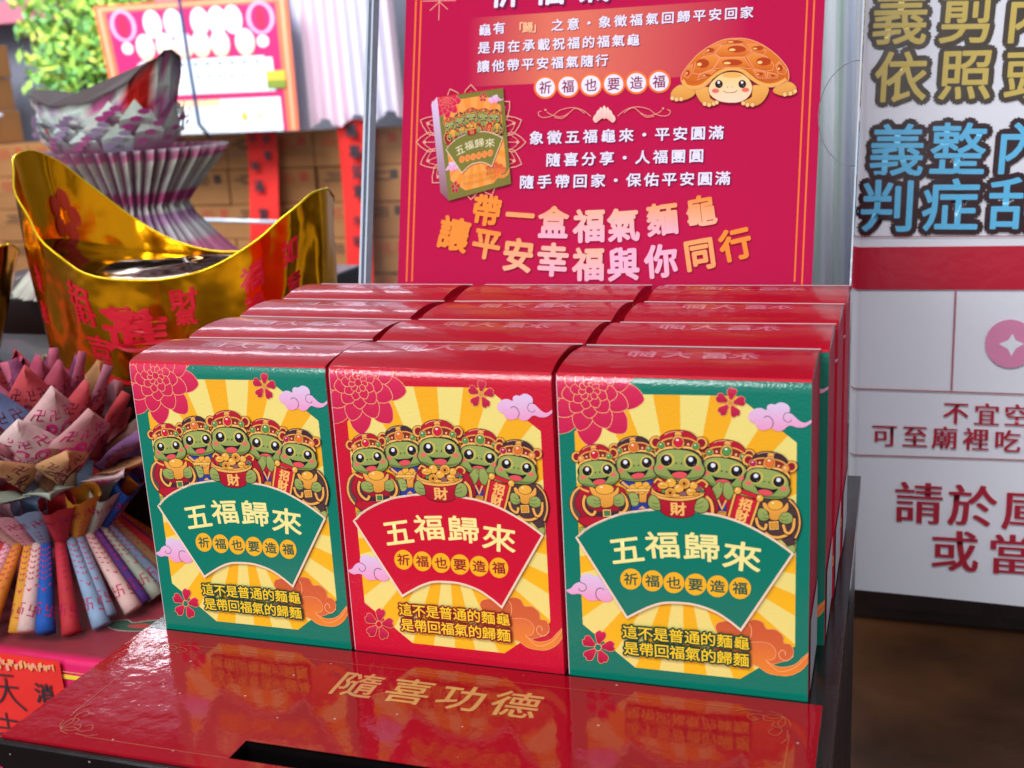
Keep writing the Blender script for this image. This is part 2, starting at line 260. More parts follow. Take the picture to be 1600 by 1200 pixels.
["F","band",[60.32,29.46,62.74,28.12,65.47,27.5,68.58,27.6,71.94,28.13,74.36,29.45,75.82,31.16,76.06,35.02,74.51,33.09,71.73,31.94,68.04,31.4,64.25,31.42,61.17,32.09,59.21,33.65],1,"dark",0.27],
["L","gold",[60.41,29.53,62.72,28.29,65.44,27.71,68.55,27.8,71.91,28.33,74.34,29.62,75.69,31.15],0.5,0,1],
["L","gold3",[59.24,33.89,60.1,32.59,61.88,31.74,64.25,31.42,68.03,31.47,71.72,32.01,74.19,33.06,75.63,34.4,75.87,35.51],0.88,0,1],
["L","dark",[59.02,34.49,60.08,33.14,61.8,32.32,64.16,32.0,67.94,32.07,71.64,32.61,74.1,33.67,75.54,35.07,75.92,36.02],0.3,0,1],
["E","crim2",64.14,29.84,0.85,0.07,-0.13,0.88,"",0.0],
["E","peach2",64.14,29.84,0.46,0.04,-0.07,0.47,"",0.0],
["E","crim2",71.69,30.65,0.84,0.07,-0.12,0.87,"",0.0],
["E","peach2",71.69,30.65,0.45,0.04,-0.07,0.47,"",0.0],
["E","gold",68.44,26.33,1.36,0.12,-0.16,1.14,"dark",0.2],
["F","gold",[67.03,26.96,69.63,27.18,70.38,29.96,69.49,31.59,67.66,32.18,65.92,31.29,65.51,29.55],1,"dark",0.27],
["E","grn",68.04,29.56,1.82,0.15,-0.28,1.95,"dark",0.2],
["E","hi",67.85,28.59,0.55,0.05,-0.06,0.44,"",0.0],
["E","gold",61.36,30.3,1.57,0.13,-0.24,1.62,"",0.0],
["E","grn",61.36,30.3,1.28,0.11,-0.19,1.32,"dark",0.17],
["E","hi",61.17,29.8,0.36,0.03,-0.04,0.27,"",0.0],
["E","gold",74.39,31.62,1.54,0.13,-0.22,1.61,"",0.0],
["E","grn",74.39,31.62,1.26,0.1,-0.18,1.31,"dark",0.17],
["E","hi",74.2,31.13,0.35,0.03,-0.04,0.27,"",0.0],
["F","turt>turt2",[66.92,42.87,68.62,42.18,69.82,43.32,70.86,45.87,70.28,47.71,68.95,49.69,67.26,48.57,66.51,46.51],1,"dark",0.25],
["F","turt>turt2",[61.77,46.37,63.51,43.65,65.03,42.25,66.28,42.82,66.41,45.71,65.56,47.98,64.1,49.81,63.08,49.14],1,"dark",0.26],
["F","turt2",[65.41,42.95,66.35,42.5,66.84,43.48,66.53,44.5,65.66,44.34],1,"dark",0.16],
["G","turtle"],
["F","shell",[8.18,47.6,5.22,50.07,3.46,53.97,3.54,58.2,4.98,61.51,8.18,64.28,11.81,66.08,24.94,61.92,28.67,57.5,29.18,53.3,27.3,49.25,21.38,46.26],1,"dark",0.27],
["L","gold",[8.04,48.03,5.49,50.48,4.11,54.35,4.29,58.15,5.82,61.24,8.6,63.83,12.24,65.37],0.91,0,1],
["F","turt",[7.51,65.6,8.74,65.73,10.17,66.06,8.43,68.53,7.43,67.74],1,"dark",0.21],
["F","crim>crim2",[9.18,48.17,7.02,51.23,5.76,54.25,6.06,57.2,7.92,60.05,6.98,63.29,12.25,65.29,18.07,61.94,21.77,60.02,25.08,56.88,27.31,48.84,23.78,46.55,16.54,46.52],1,"dark",0.27],
["F","dk2",[14.12,58.39,25.08,57.09,24.63,58.79,20.97,59.86,14.04,60.72],0,"",0],
["F","crim",[7.22,62.43,12.82,60.59,18.51,60.86,18.05,62.37,12.24,65.37],1,"",0],
["F","dk2",[10.47,51.88,9.36,54.47,9.87,57.39,11.65,58.97,13.27,59.29,14.15,57.55,11.33,56.46],1,"",0],
["F","dk2",[24.31,55.67,26.78,53.44,27.53,55.48,26.68,57.2,24.66,57.74],1,"",0],
["L","dark",[10.21,51.39,9.21,54.14,9.51,57.07,11.31,59.41,13.33,59.96,14.54,57.86],1.66,0,1],
["L","gold",[10.28,51.47,9.37,54.13,9.67,57.06,11.44,59.24,13.26,59.71,14.38,57.96],1.12,0,1],
["L","dark",[25.3,49.37,26.85,50.94,27.89,53.79,27.3,56.33,25.53,58.19,24.25,57.98],1.63,0,1],
["L","gold",[25.29,49.49,26.85,51.02,27.81,53.79,27.19,56.25,25.45,58.11,24.33,57.76],1.1,0,1],
["L","gold",[7.76,47.83,9.36,48.92,11.89,49.78],0.83,0,1],
["F","gold3",[17.33,57.02,20.94,56.8,20.96,60.07,17.38,60.51],0,"dark",0.27],
["F","grn2",[18.0,57.73,20.39,57.5,20.41,59.6,18.05,59.83],0,"dark",0.17],
["E","gold",7.19,34.94,2.24,-0.37,0.23,2.34,"dark",0.27],
["E","crim2",7.28,34.93,1.29,-0.21,0.14,1.44,"dark",0.18],
["E","gold",22.57,32.55,2.18,-0.36,0.25,2.3,"dark",0.27],
["E","crim2",22.63,32.54,1.26,-0.21,0.16,1.42,"dark",0.18],
["F","dk2",[7.8,39.6,7.94,43.99,8.81,46.69,11.92,47.73,20.76,46.82,24.04,44.37,24.21,40.59,23.0,37.06,15.13,35.57],1,"",0],
["F","turt>turt2",[7.95,39.58,9.28,37.94,11.69,36.7,15.32,36.01,19.0,35.93,21.74,36.81,23.22,38.27,23.84,39.87,24.78,41.27,24.88,42.66,24.31,44.16,22.71,45.7,20.45,46.72,16.54,47.62,12.82,47.73,10.38,47.36,8.32,46.3,7.44,45.02,7.41,43.76,7.93,42.41,7.93,40.84],1,"dark",0.46],
["F","turt3",[8.93,46.35,10.65,47.06,12.78,47.33,16.49,47.19,20.4,46.25,22.37,45.35,23.86,44.08,22.04,44.96,19.45,45.66,16.42,46.44,13.31,46.73,10.89,46.48],1,"",0],
["E","tyel",11.72,40.51,2.52,-0.42,0.26,2.59,"",0.0],
["E","tyel",19.9,39.38,2.55,-0.43,0.28,2.63,"",0.0],
["E","black",11.44,40.72,2.02,-0.34,0.21,2.1,"",0.0],
["E","white",11.49,40.02,0.79,-0.13,0.08,0.83,"",0.0],
["E","grey",12.5,41.67,0.21,-0.03,0.02,0.22,"",0.0],
["E","black",19.99,39.59,2.0,-0.34,0.22,2.08,"",0.0],
["E","white",19.68,38.95,0.78,-0.13,0.09,0.83,"",0.0],
["E","grey",21.03,40.54,0.2,-0.03,0.02,0.21,"",0.0],
["E","blush",9.7,43.62,1.24,-0.21,0.08,0.84,"",0.0],
["E","blush",22.33,41.66,1.21,-0.21,0.09,0.86,"",0.0],
["E","black",14.92,41.23,0.29,-0.05,0.03,0.31,"",0.0],
["E","black",16.71,40.99,0.29,-0.05,0.03,0.31,"",0.0],
["L","tyel",[14.74,40.32,15.58,39.83,16.54,40.01],0.18,0,1],
["F","black",[11.87,43.7,12.87,43.9,14.5,43.81,16.55,43.46,18.74,43.15,20.44,42.42,19.61,44.35,18.29,45.93,16.73,46.58,15.09,46.61,13.89,45.97,12.97,44.86],1,"",0],
["F","tong",[13.8,45.67,14.46,44.83,16.02,44.12,17.64,43.96,19.04,44.54,18.28,45.84,16.71,46.39,15.01,46.43],1,"",0],
["F","crim",[8.55,32.76,9.39,31.6,10.76,30.48,12.45,29.71,14.61,29.18,17.1,29.09,18.91,29.54,20.75,30.88,20.37,32.23,14.94,32.34,9.07,34.38],1,"dark",0.27],
["L","peach2",[9.84,31.71,11.36,30.6,13.64,29.77,15.97,29.49],0.21,0,1],
["F","band",[8.05,35.18,9.87,33.48,12.13,32.33,14.88,31.73,17.94,31.45,20.35,32.08,22.0,33.26,23.07,36.58,21.28,35.24,18.6,34.84,15.24,35.18,11.92,36.04,9.37,37.3,7.99,39.1],1,"dark",0.24],
["L","gold",[8.14,35.22,9.89,33.63,12.15,32.52,14.9,31.92,17.96,31.64,20.37,32.23,21.89,33.28],0.45,0,1],
["L","gold3",[8.07,39.3,8.54,37.97,9.92,36.84,11.92,36.04,15.24,35.24,18.6,34.91,20.99,35.29,22.55,36.14,23.0,37.06],0.79,0,1],
["L","dark",[8.01,39.88,8.65,38.46,9.97,37.36,11.97,36.56,15.3,35.79,18.66,35.45,21.05,35.83,22.62,36.75,23.17,37.5],0.27,0,1],
["E","crim2",11.48,34.68,0.76,-0.12,0.08,0.8,"",0.0],
["E","peach2",11.48,34.68,0.41,-0.07,0.04,0.43,"",0.0],
["E","crim2",18.27,33.72,0.75,-0.12,0.08,0.79,"",0.0],
["E","peach2",18.27,33.72,0.4,-0.07,0.05,0.43,"",0.0],
["E","gold",14.47,30.65,1.22,-0.2,0.11,1.03,"dark",0.18],
["F","gold",[13.38,31.51,15.7,31.14,16.97,33.41,16.55,35.03,15.08,35.95,13.35,35.55,12.61,34.12],1,"dark",0.24],
["E","redj",14.83,33.57,1.63,-0.27,0.18,1.77,"dark",0.18],
["E","hi",14.45,32.76,0.49,-0.08,0.04,0.4,"",0.0],
["E","gold",9.14,35.68,1.41,-0.23,0.15,1.47,"",0.0],
["E","orj2",9.14,35.68,1.14,-0.19,0.12,1.2,"dark",0.15],
["E","hi",8.86,35.29,0.32,-0.05,0.02,0.25,"",0.0],
["E","gold",20.85,33.98,1.38,-0.23,0.16,1.46,"",0.0],
["E","grn",20.85,33.98,1.12,-0.18,0.13,1.19,"dark",0.15],
["E","hi",20.58,33.59,0.32,-0.05,0.03,0.24,"",0.0],
["F","gold>gold2",[12.12,48.01,13.27,47.53,15.06,48.48,18.46,49.75,22.1,49.13,23.76,47.17,24.64,47.25,24.29,49.63,22.63,51.39,21.72,54.99,18.65,56.27,16.73,55.5,16.35,52.38,13.56,51.07],1,"dark",0.27],
["E","gold4",18.59,48.2,3.96,-0.22,-0.07,2.25,"dark",0.27],
["E","hi",17.23,47.38,0.63,-0.03,-0.01,0.36,"",0.0],
["F","turt>turt2",[10.72,53.96,11.08,52.05,12.74,51.24,14.36,51.32,15.96,51.98,16.52,53.41,16.68,54.66,16.44,55.94,14.18,56.49,11.56,55.68],1,"dark",0.27],
["F","turt>turt2",[22.18,53.08,22.43,51.4,23.67,50.21,25.69,49.76,26.83,51.77,26.68,54.07,25.13,55.29,23.12,55.24,22.03,54.05],1,"dark",0.27],
["L","dark",[13.5,52.75,14.69,53.52,16.32,53.22],0.17,0,1],
["L","dark",[13.84,54.54,15.05,54.89,16.61,54.46],0.17,0,1],
["L","dark",[24.82,51.89,24.0,52.77,22.6,52.52],0.16,0,1],
["L","dark",[25.18,53.53,23.96,54.23,22.36,53.7],0.16,0,1],
["G","turtle"],
["F","turt",[91.75,67.16,93.96,66.8,94.64,68.78,93.24,70.3,91.2,69.64],1,"dark",0.19],
["F","shell2",[80.2,48.95,91.63,47.5,94.57,49.91,96.43,54.38,96.76,58.35,95.76,62.44,94.31,64.63,86.54,64.28,80.57,61.03,78.32,59.15],1,"dark",0.25],
["L","gold",[92.0,47.95,94.76,51.09,96.0,55.2,95.93,59.61,94.49,63.73],0.61,0,1],
["L","dark",[92.03,52.25,93.85,50.95,95.33,54.05],0.19,0,1],
["L","dark",[93.87,54.54,95.71,55.22],0.19,0,1],
["L","dark",[93.87,54.54,92.05,56.25],0.19,0,1],
["L","dark",[82.89,62.18,85.42,63.87,88.77,63.8,92.38,62.06],1.56,0,1],
["L","gold",[82.96,62.25,85.42,63.79,88.77,63.72,92.31,62.11],1.05,0,1],
["F","shell2",[89.51,65.09,92.83,62.72,94.76,66.14,91.75,67.36],0,"dark",0.25],
["L","dark",[79.37,56.25,79.97,59.25,81.69,60.88,83.0,60.87,83.48,58.41],1.56,0,1],
["L","gold",[79.45,56.33,80.12,59.24,81.77,60.71,82.92,60.63,83.4,58.5],1.05,0,1],
["L","dark",[89.78,58.21,90.61,61.37,92.27,61.95,93.91,59.34,94.06,55.32],1.54,0,1],
["L","gold",[89.85,58.32,90.75,61.24,92.23,61.79,93.76,59.35,93.99,55.49],1.04,0,1],
["F","gold3",[84.3,57.47,88.07,56.99,88.31,60.6,84.53,61.09],0,"dark",0.25],
["F","gold2",[84.89,58.08,87.56,57.75,87.72,60.07,85.12,60.41],0,"dark",0.16],
["E","gold",76.41,32.46,2.37,0.25,-0.41,2.44,"dark",0.29],
["E","crim2",76.51,32.47,1.37,0.15,-0.26,1.51,"dark",0.19],
["E","gold",92.71,34.32,2.32,0.25,-0.39,2.41,"dark",0.28],
["E","crim2",92.77,34.33,1.34,0.14,-0.24,1.49,"dark",0.19],
["F","dk2",[75.74,37.36,74.65,41.86,74.78,44.85,77.65,46.77,86.89,48.32,90.9,46.74,92.13,42.94,91.89,39.02,84.31,35.31],1,"",0],
["F","turt>turt2",[75.89,37.38,77.7,36.09,80.5,35.5,84.38,35.81,88.15,36.75,90.68,38.41,91.78,40.31,91.96,42.11,92.53,43.8,92.24,45.23,91.24,46.6,89.18,47.72,86.61,48.12,82.38,47.95,78.56,47.03,76.19,45.97,74.39,44.31,73.86,42.77,74.17,41.48,75.08,40.26,75.52,38.65],1,"dark",0.48],
["F","turt3",[75.0,44.54,76.55,45.74,78.64,46.6,82.45,47.5,86.69,47.64,88.94,47.27,90.8,46.4,88.71,46.79,85.88,46.78,82.58,46.72,79.35,46.15,76.96,45.22],1,"",0],
["E","tyel",79.46,39.38,2.68,0.27,-0.45,2.71,"",0.0],
["E","tyel",88.1,40.52,2.71,0.27,-0.45,2.76,"",0.0],
["E","black",79.13,39.51,2.15,0.22,-0.37,2.19,"",0.0],
["E","white",79.37,38.82,0.84,0.09,-0.15,0.87,"",0.0],
["E","grey",79.93,40.78,0.22,0.02,-0.04,0.23,"",0.0],
["E","black",88.12,40.75,2.12,0.21,-0.35,2.18,"",0.0],
["E","white",87.99,40.02,0.83,0.08,-0.14,0.86,"",0.0],
["E","grey",88.92,42.0,0.22,0.02,-0.04,0.22,"",0.0],
["E","blush",76.55,41.98,1.32,0.13,-0.15,0.87,"",0.0],
["E","blush",89.92,43.51,1.29,0.13,-0.14,0.9,"",0.0],
["E","black",82.52,41.0,0.31,0.03,-0.05,0.32,"",0.0],
["E","black",84.4,41.26,0.31,0.03,-0.05,0.32,"",0.0],
["L","tyel",[82.58,40.03,83.57,39.77,84.51,40.22],0.19,0,1],
["F","black",[78.72,42.66,79.69,43.15,81.37,43.51,83.55,43.73,85.86,44.02,87.79,43.75,86.41,45.48,84.63,46.72,82.86,46.94,81.19,46.52,80.15,45.53,79.52,44.15],1,"",0],
["F","tong",[80.14,45.2,81.05,44.53,82.83,44.25,84.52,44.54,85.78,45.52,84.65,46.62,82.89,46.75,81.16,46.32],1,"",0],
["F","dk2",[78.41,30.62,79.58,29.67,81.28,28.92,83.22,28.61,85.56,28.67,88.12,29.28,89.83,30.24,91.33,32.11,90.56,33.38,85.02,31.98,78.48,32.42],1,"dark",0.29],
["L","peach2",[80.01,29.91,81.86,29.21,84.41,29.0,86.86,29.36],0.22,0,1],
["F","band",[77.22,32.94,79.55,31.72,82.16,31.19,85.12,31.34,88.31,31.91,90.59,33.22,91.94,34.88,92.09,38.56,90.65,36.69,88.03,35.54,84.53,34.95,80.91,34.89,77.97,35.46,76.07,36.91],1,"dark",0.26],
["L","gold",[77.3,33.01,79.52,31.88,82.13,31.38,85.09,31.53,88.28,32.1,90.56,33.38,91.81,34.87],0.48,0,1],
["L","gold3",[76.09,37.14,76.94,35.91,78.66,35.14,80.91,34.89,84.52,35.01,88.02,35.6,90.34,36.66,91.69,37.96,91.89,39.02],0.83,0,1],
["L","dark",[75.87,37.71,76.91,36.44,78.56,35.69,80.82,35.44,84.42,35.58,87.93,36.18,90.25,37.23,91.59,38.6,91.94,39.51],0.29,0,1],
["E","crim2",80.85,33.39,0.81,0.09,-0.14,0.83,"",0.0],
["E","peach2",80.85,33.39,0.43,0.05,-0.08,0.45,"",0.0],
["E","crim2",88.01,34.31,0.8,0.08,-0.14,0.83,"",0.0],
["E","peach2",88.01,34.31,0.43,0.05,-0.07,0.45,"",0.0],
["E","gold",85.01,30.13,1.29,0.14,-0.18,1.08,"dark",0.19],
["F","gold",[83.66,30.7,86.12,30.97,86.78,33.63,85.9,35.16,84.15,35.69,82.51,34.8,82.15,33.13],1,"dark",0.25],
["E","orj",84.57,33.2,1.73,0.18,-0.31,1.85,"dark",0.19],
["E","hi",84.4,32.27,0.52,0.06,-0.07,0.41,"",0.0],
["E","gold",78.19,33.76,1.5,0.16,-0.26,1.54,"",0.0],
["E","magj",78.19,33.76,1.22,0.13,-0.21,1.25,"dark",0.16],
["E","hi",78.02,33.28,0.34,0.04,-0.04,0.26,"",0.0],
["E","gold",90.57,35.29,1.47,0.15,-0.25,1.53,"",0.0],
["E","orj2",90.57,35.29,1.19,0.13,-0.2,1.24,"dark",0.16],
["E","hi",90.39,34.82,0.34,0.04,-0.04,0.25,"",0.0],
["F","redj2>crim",[71.98,47.01,80.57,48.93,77.39,59.82,69.1,57.1],0,"dark",0.25],
["L","dark",[80.57,48.93,77.27,59.71],1.24,0,0],
["L","gold",[80.57,48.93,77.27,59.71],0.85,0,0],
["L","dark",[71.3,46.73,68.72,56.6],1.25,0,0],
["L","gold",[71.3,46.73,68.72,56.6],0.86,0,0],
["L","dark",[72.74,45.2,80.57,47.65],1.94,0,0],
["L","redj2",[72.74,45.2,80.57,47.65],1.48,0,0],
["E","gold4",72.36,45.31,1.43,-0.08,-0.01,1.53,"dark",0.25],
["E","gold4",80.9,47.95,1.41,-0.08,0.0,1.52,"dark",0.25],
["E","hi",72.06,44.84,0.38,-0.02,-0.0,0.32,"",0.0],
["E","hi",80.57,47.49,0.37,-0.02,0.0,0.32,"",0.0],
["T","招","gold3",75.34,50.93,5.16,12.9,0.202,1,"",0.0],
["T","財","gold3",73.9,55.87,5.19,12.7,0.203,1,"",0.0],
["F","gold>gold2",[81.87,49.98,82.98,49.59,84.28,50.92,86.87,52.17,89.45,51.41,91.09,49.32,91.79,49.56,91.59,52.28,89.1,54.43,88.74,56.14,86.52,56.85,84.59,56.12,84.29,53.61,82.43,52.11],1,"dark",0.25],
["E","gold4",86.87,50.37,2.95,-0.17,0.01,2.08,"dark",0.25],
["E","hi",85.83,49.59,0.47,-0.03,0.0,0.33,"",0.0],
["F","turt>turt2",[80.01,54.19,80.76,52.21,82.8,52.33,83.99,53.95,84.37,56.26,82.06,57.37,80.27,56.19],1,"dark",0.25],
["F","turt>turt2",[88.29,55.89,89.28,53.7,91.66,53.07,93.4,54.57,93.23,56.98,90.96,58.01,88.67,57.27],1,"dark",0.25],
["L","dark",[81.87,54.08,82.99,54.81,84.21,54.34],0.16,0,1],
["L","dark",[82.06,55.76,83.18,56.21,84.29,55.74],0.16,0,1],
["L","dark",[91.67,54.27,90.39,55.07,89.1,54.43],0.15,0,1],
["L","dark",[91.68,56.08,90.21,56.69,88.66,56.07],0.15,0,1],
["G","turtle"],
["F","crim>crim2",[38.63,44.15,40.75,42.22,49.08,39.99,58.27,41.31,60.62,43.16,62.62,46.1,63.87,49.63,63.89,55.23,50.53,56.97,36.67,53.78],1,"dark",0.23],
["E","gold",40.21,27.04,2.62,-0.11,-0.06,2.72,"dark",0.32],
["E","crim2",40.31,27.04,1.52,-0.06,-0.04,1.68,"dark",0.21],
["E","gold",58.24,26.44,2.56,-0.11,-0.03,2.69,"dark",0.31],
["E","crim2",58.31,26.43,1.48,-0.06,-0.02,1.66,"dark",0.21],
["F","dk2",[40.26,32.49,39.81,37.56,40.44,40.78,43.87,42.42,54.17,42.6,58.28,40.24,59.01,35.91,58.11,31.68,49.26,28.87],1,"",0],
["F","turt>turt2",[40.44,32.48,42.2,30.79,45.14,29.69,49.42,29.4,53.67,29.82,56.7,31.21,58.19,33.1,58.68,35.04,59.57,36.78,59.49,38.39,58.62,40.04,56.57,41.58,53.83,42.44,49.2,42.94,44.9,42.55,42.15,41.78,39.93,40.27,39.09,38.68,39.23,37.23,40.02,35.74,40.23,33.93],1,"dark",0.53],
["F","turt3",[40.62,40.41,42.5,41.48,44.91,42.08,49.21,42.43,53.84,41.9,56.23,41.13,58.12,39.89,55.9,40.64,52.83,41.09,49.22,41.56,45.61,41.46,42.86,40.84],1,"",0],
["E","tyel",44.65,34.09,2.96,-0.14,-0.06,3.02,"",0.0],
["E","tyel",54.22,33.93,2.99,-0.14,-0.04,3.07,"",0.0],
["E","black",44.3,34.28,2.38,-0.11,-0.05,2.44,"",0.0],
["E","white",44.45,33.48,0.93,-0.04,-0.02,0.97,"",0.0],
["E","grey",45.38,35.52,0.24,-0.01,-0.0,0.25,"",0.0],
["E","black",54.29,34.17,2.35,-0.11,-0.03,2.43,"",0.0],
["E","white",54.02,33.4,0.92,-0.04,-0.01,0.96,"",0.0],
["E","grey",55.36,35.41,0.24,-0.01,-0.0,0.25,"",0.0],
["E","blush",41.89,37.39,1.45,-0.07,-0.02,0.98,"",0.0],
["E","blush",56.69,36.88,1.42,-0.07,-0.01,1.0,"",0.0],
["E","black",48.23,35.35,0.34,-0.02,-0.01,0.36,"",0.0],
["E","black",50.32,35.33,0.34,-0.02,-0.01,0.36,"",0.0],
["L","tyel",[48.14,34.28,49.18,33.84,50.27,34.18],0.21,0,1],
["F","black",[44.37,37.77,45.5,38.15,47.39,38.27,49.79,38.15,52.36,38.1,54.41,37.49,53.19,39.6,51.46,41.23,49.56,41.76,47.68,41.57,46.39,40.66,45.48,39.26],1,"",0],
["F","tong",[46.32,40.31,47.2,39.43,49.1,38.83,50.98,38.88,52.5,39.74,51.46,41.12,49.57,41.55,47.61,41.36],1,"",0],
["F","crim",[42.08,24.72,43.2,23.5,44.93,22.4,46.99,21.76,49.55,21.45,52.43,21.69,54.45,22.46,56.38,24.25,55.75,25.76,49.49,25.13,42.45,26.67],1,"dark",0.32],
["L","peach2",[43.71,23.69,45.61,22.63,48.35,21.99,51.07,21.99],0.24,0,1],
["F","band",[41.16,27.43,43.5,25.73,46.26,24.73,49.5,24.42,53.06,24.53,55.75,25.59,57.49,27.17,58.25,31.14,56.38,29.35,53.35,28.52,49.44,28.44,45.5,28.96,42.38,30.06,40.55,31.94],1,"dark",0.28],
["L","gold",[41.26,27.5,43.5,25.91,46.25,24.94,49.5,24.64,53.06,24.74,55.75,25.76,57.35,27.18],0.53,0,1],
["L","gold3",[40.62,32.19,41.34,30.72,43.08,29.6,45.5,28.96,49.44,28.51,53.35,28.59,56.04,29.36,57.72,30.57,58.11,31.68],0.92,0,1],
["L","dark",[40.46,32.84,41.39,31.29,43.07,30.21,45.49,29.57,49.43,29.15,53.34,29.23,56.04,30.0,57.71,31.28,58.24,32.21],0.32,0,1],
["E","crim2",45.18,27.34,0.89,-0.04,-0.02,0.93,"",0.0],
["E","peach2",45.18,27.34,0.48,-0.02,-0.01,0.5,"",0.0],
["E","crim2",53.13,27.18,0.88,-0.04,-0.01,0.92,"",0.0],
["E","peach2",53.13,27.18,0.47,-0.02,-0.01,0.5,"",0.0],
["E","gold",49.18,23.12,1.43,-0.06,-0.02,1.2,"dark",0.21],
["F","gold",[47.81,23.96,50.53,23.85,51.68,26.64,50.97,28.44,49.15,29.31,47.21,28.6,46.56,26.85],1,"dark",0.28],
["E","redj",49.2,26.53,1.91,-0.08,-0.03,2.06,"dark",0.21],
["E","hi",48.87,25.55,0.58,-0.02,-0.01,0.46,"",0.0],
["E","gold",42.35,28.17,1.65,-0.07,-0.03,1.72,"",0.0],
["E","grn",42.35,28.17,1.34,-0.06,-0.03,1.4,"dark",0.18],
["E","hi",42.09,27.68,0.38,-0.02,-0.01,0.29,"",0.0],
["E","gold",56.06,27.84,1.62,-0.07,-0.02,1.7,"",0.0],
["E","grn",56.06,27.84,1.32,-0.06,-0.02,1.38,"dark",0.17],
["E","hi",55.8,27.35,0.37,-0.02,-0.0,0.28,"",0.0],
["L","dark",[56.04,43.3,58.33,41.74,60.45,43.17,59.76,44.82],1.19,0,1],
["L","gold",[56.1,43.29,58.33,41.81,60.38,43.17,59.76,44.68],0.77,0,1],
["L","dark",[38.98,44.13,40.58,42.23,42.64,43.39],1.21,0,1],
["L","gold",[39.15,44.05,40.61,42.37,42.47,43.29],0.78,0,1],
["L","dark",[59.89,48.42,61.74,50.12,62.56,52.96,62.53,55.5],1.68,0,1],
["L","gold",[59.95,48.52,61.63,50.19,62.39,52.97,62.4,55.51],1.23,0,1],
["G","fan_emblem"],
["F","base",[5.94,70.29,6.77,69.47,7.96,68.28,9.35,66.98,10.77,65.8,12.21,64.79,13.74,63.83,15.37,62.9,17.08,61.99,18.92,61.06,20.87,60.13,22.86,59.26,24.82,58.52,26.77,57.92,28.73,57.44,30.64,57.03,32.42,56.66,33.93,56.34,35.25,56.07,36.65,55.83,38.43,55.59,40.73,55.31,43.36,55.01,46.12,54.78,48.84,54.7,51.55,54.81,54.32,55.07,57.0,55.38,59.42,55.67,61.44,55.87,63.19,56.04,64.89,56.27,66.76,56.64,68.86,57.17,71.08,57.81,73.34,58.55,75.57,59.4,77.81,60.39,80.09,61.5,82.28,62.67,84.31,63.79,86.18,64.92,87.94,66.07,89.51,67.16,90.83,68.07,91.86,68.82,92.64,69.42,93.23,69.9,93.65,70.24,73.43,105.23,72.65,104.59,71.53,103.67,70.24,102.64,68.93,101.68,67.63,100.78,66.26,99.86,64.81,98.99,63.29,98.23,61.66,97.57,59.92,96.98,58.17,96.49,56.46,96.11,54.86,95.84,53.31,95.67,51.73,95.59,50.02,95.58,48.1,95.63,46.02,95.75,43.97,95.95,42.1,96.25,40.5,96.68,39.05,97.23,37.7,97.84,36.36,98.48,35.05,99.15,33.79,99.88,32.55,100.64,31.32,101.4,29.97,102.24,28.55,103.15,27.3,103.96,26.42,104.53],0,"cream",1.18],
["T","五","title",26.86,73.93,13.28,-11.4,0.241,1.12,"",0.0],
["T","福","title",42.04,70.56,12.31,-5.1,0.238,1.2,"",0.0],
["T","歸","title",57.9,70.34,12.86,-0.9,0.243,1.18,"",0.0],
["T","來","title",73.99,72.98,13.24,4.5,0.241,1.2,"",0.0],
["E","amber",28.51,86.84,4.45,-0.36,-0.12,4.72,"",0.0],
["T","祈","ink",28.51,86.84,5.7,-0.4,0.122,1.1,"",0.0],
["E","amber",37.57,86.83,4.4,-0.36,-0.1,4.69,"",0.0],
["T","福","ink",37.57,86.83,5.67,-0.4,0.121,1.1,"",0.0],
["E","amber",46.41,86.83,4.35,-0.36,-0.08,4.67,"",0.0],
["T","也","ink",46.41,86.83,5.64,-0.4,0.121,1.1,"",0.0],
["E","amber",55.29,86.79,4.44,-0.37,-0.06,4.79,"",0.0],
["T","要","ink",55.29,86.79,5.68,-0.4,0.148,1.1,"",0.0],
["E","amber",64.16,86.79,4.39,-0.37,-0.04,4.77,"",0.0],
["T","造","ink",64.16,86.79,5.65,-0.4,0.147,1.1,"",0.0],
["E","amber",73.18,86.77,4.33,-0.36,-0.02,4.74,"",0.0],
["T","福","ink",73.18,86.77,5.62,-0.4,0.147,1.1,"",0.0],
["G","turtle"],
["F","crim>crim3",[40.66,50.06,41.4,53.13,41.46,55.7,43.58,57.7,48.08,58.52,52.24,57.96,55.08,56.4,55.92,52.63,56.54,49.15,48.58,49.42],1,"dark",0.36],
["E","gold",48.62,46.73,10.75,-0.4,-0.12,3.71,"dark",0.32],
["E","dk3",48.63,46.22,9.78,-0.36,-0.09,2.83,"dark",0.21],
["E","blos2",39.63,46.28,1.05,-0.06,-0.02,1.02,"dark",0.18],
["E","redj2",41.36,46.73,0.97,-0.05,-0.02,1.09,"dark",0.18],
["E","grn",43.08,47.37,0.97,-0.05,-0.02,0.8,"dark",0.18],
["E","purp",56.86,45.63,1.43,-0.08,-0.01,1.01,"dark",0.18],
["E","grn2",58.21,46.35,0.85,-0.05,-0.01,0.72,"dark",0.18],
["E","gold4",55.0,44.18,1.64,-0.09,-0.02,1.59,"dark",0.18],
["E","hi",54.52,43.57,0.33,-0.02,-0.0,0.24,"",0.0],
["E","gold4",45.99,43.58,2.07,-0.11,-0.03,1.96,"dark",0.18],
["E","hi",45.38,42.83,0.41,-0.02,-0.01,0.29,"",0.0],
["E","gold4",42.78,44.84,2.29,-0.12,-0.03,1.53,"dark",0.18],
["E","hi",42.11,44.26,0.46,-0.02,-0.0,0.23,"",0.0],
["E","gold",51.42,43.54,2.33,-0.12,-0.03,2.24,"dark",0.18],
["E","gold4",49.16,45.76,2.0,-0.11,-0.03,1.89,"dark",0.18],
["E","hi",48.57,45.04,0.4,-0.02,-0.0,0.28,"",0.0],
["E","gold",45.74,47.76,2.15,-0.12,-0.04,2.0,"dark",0.18],
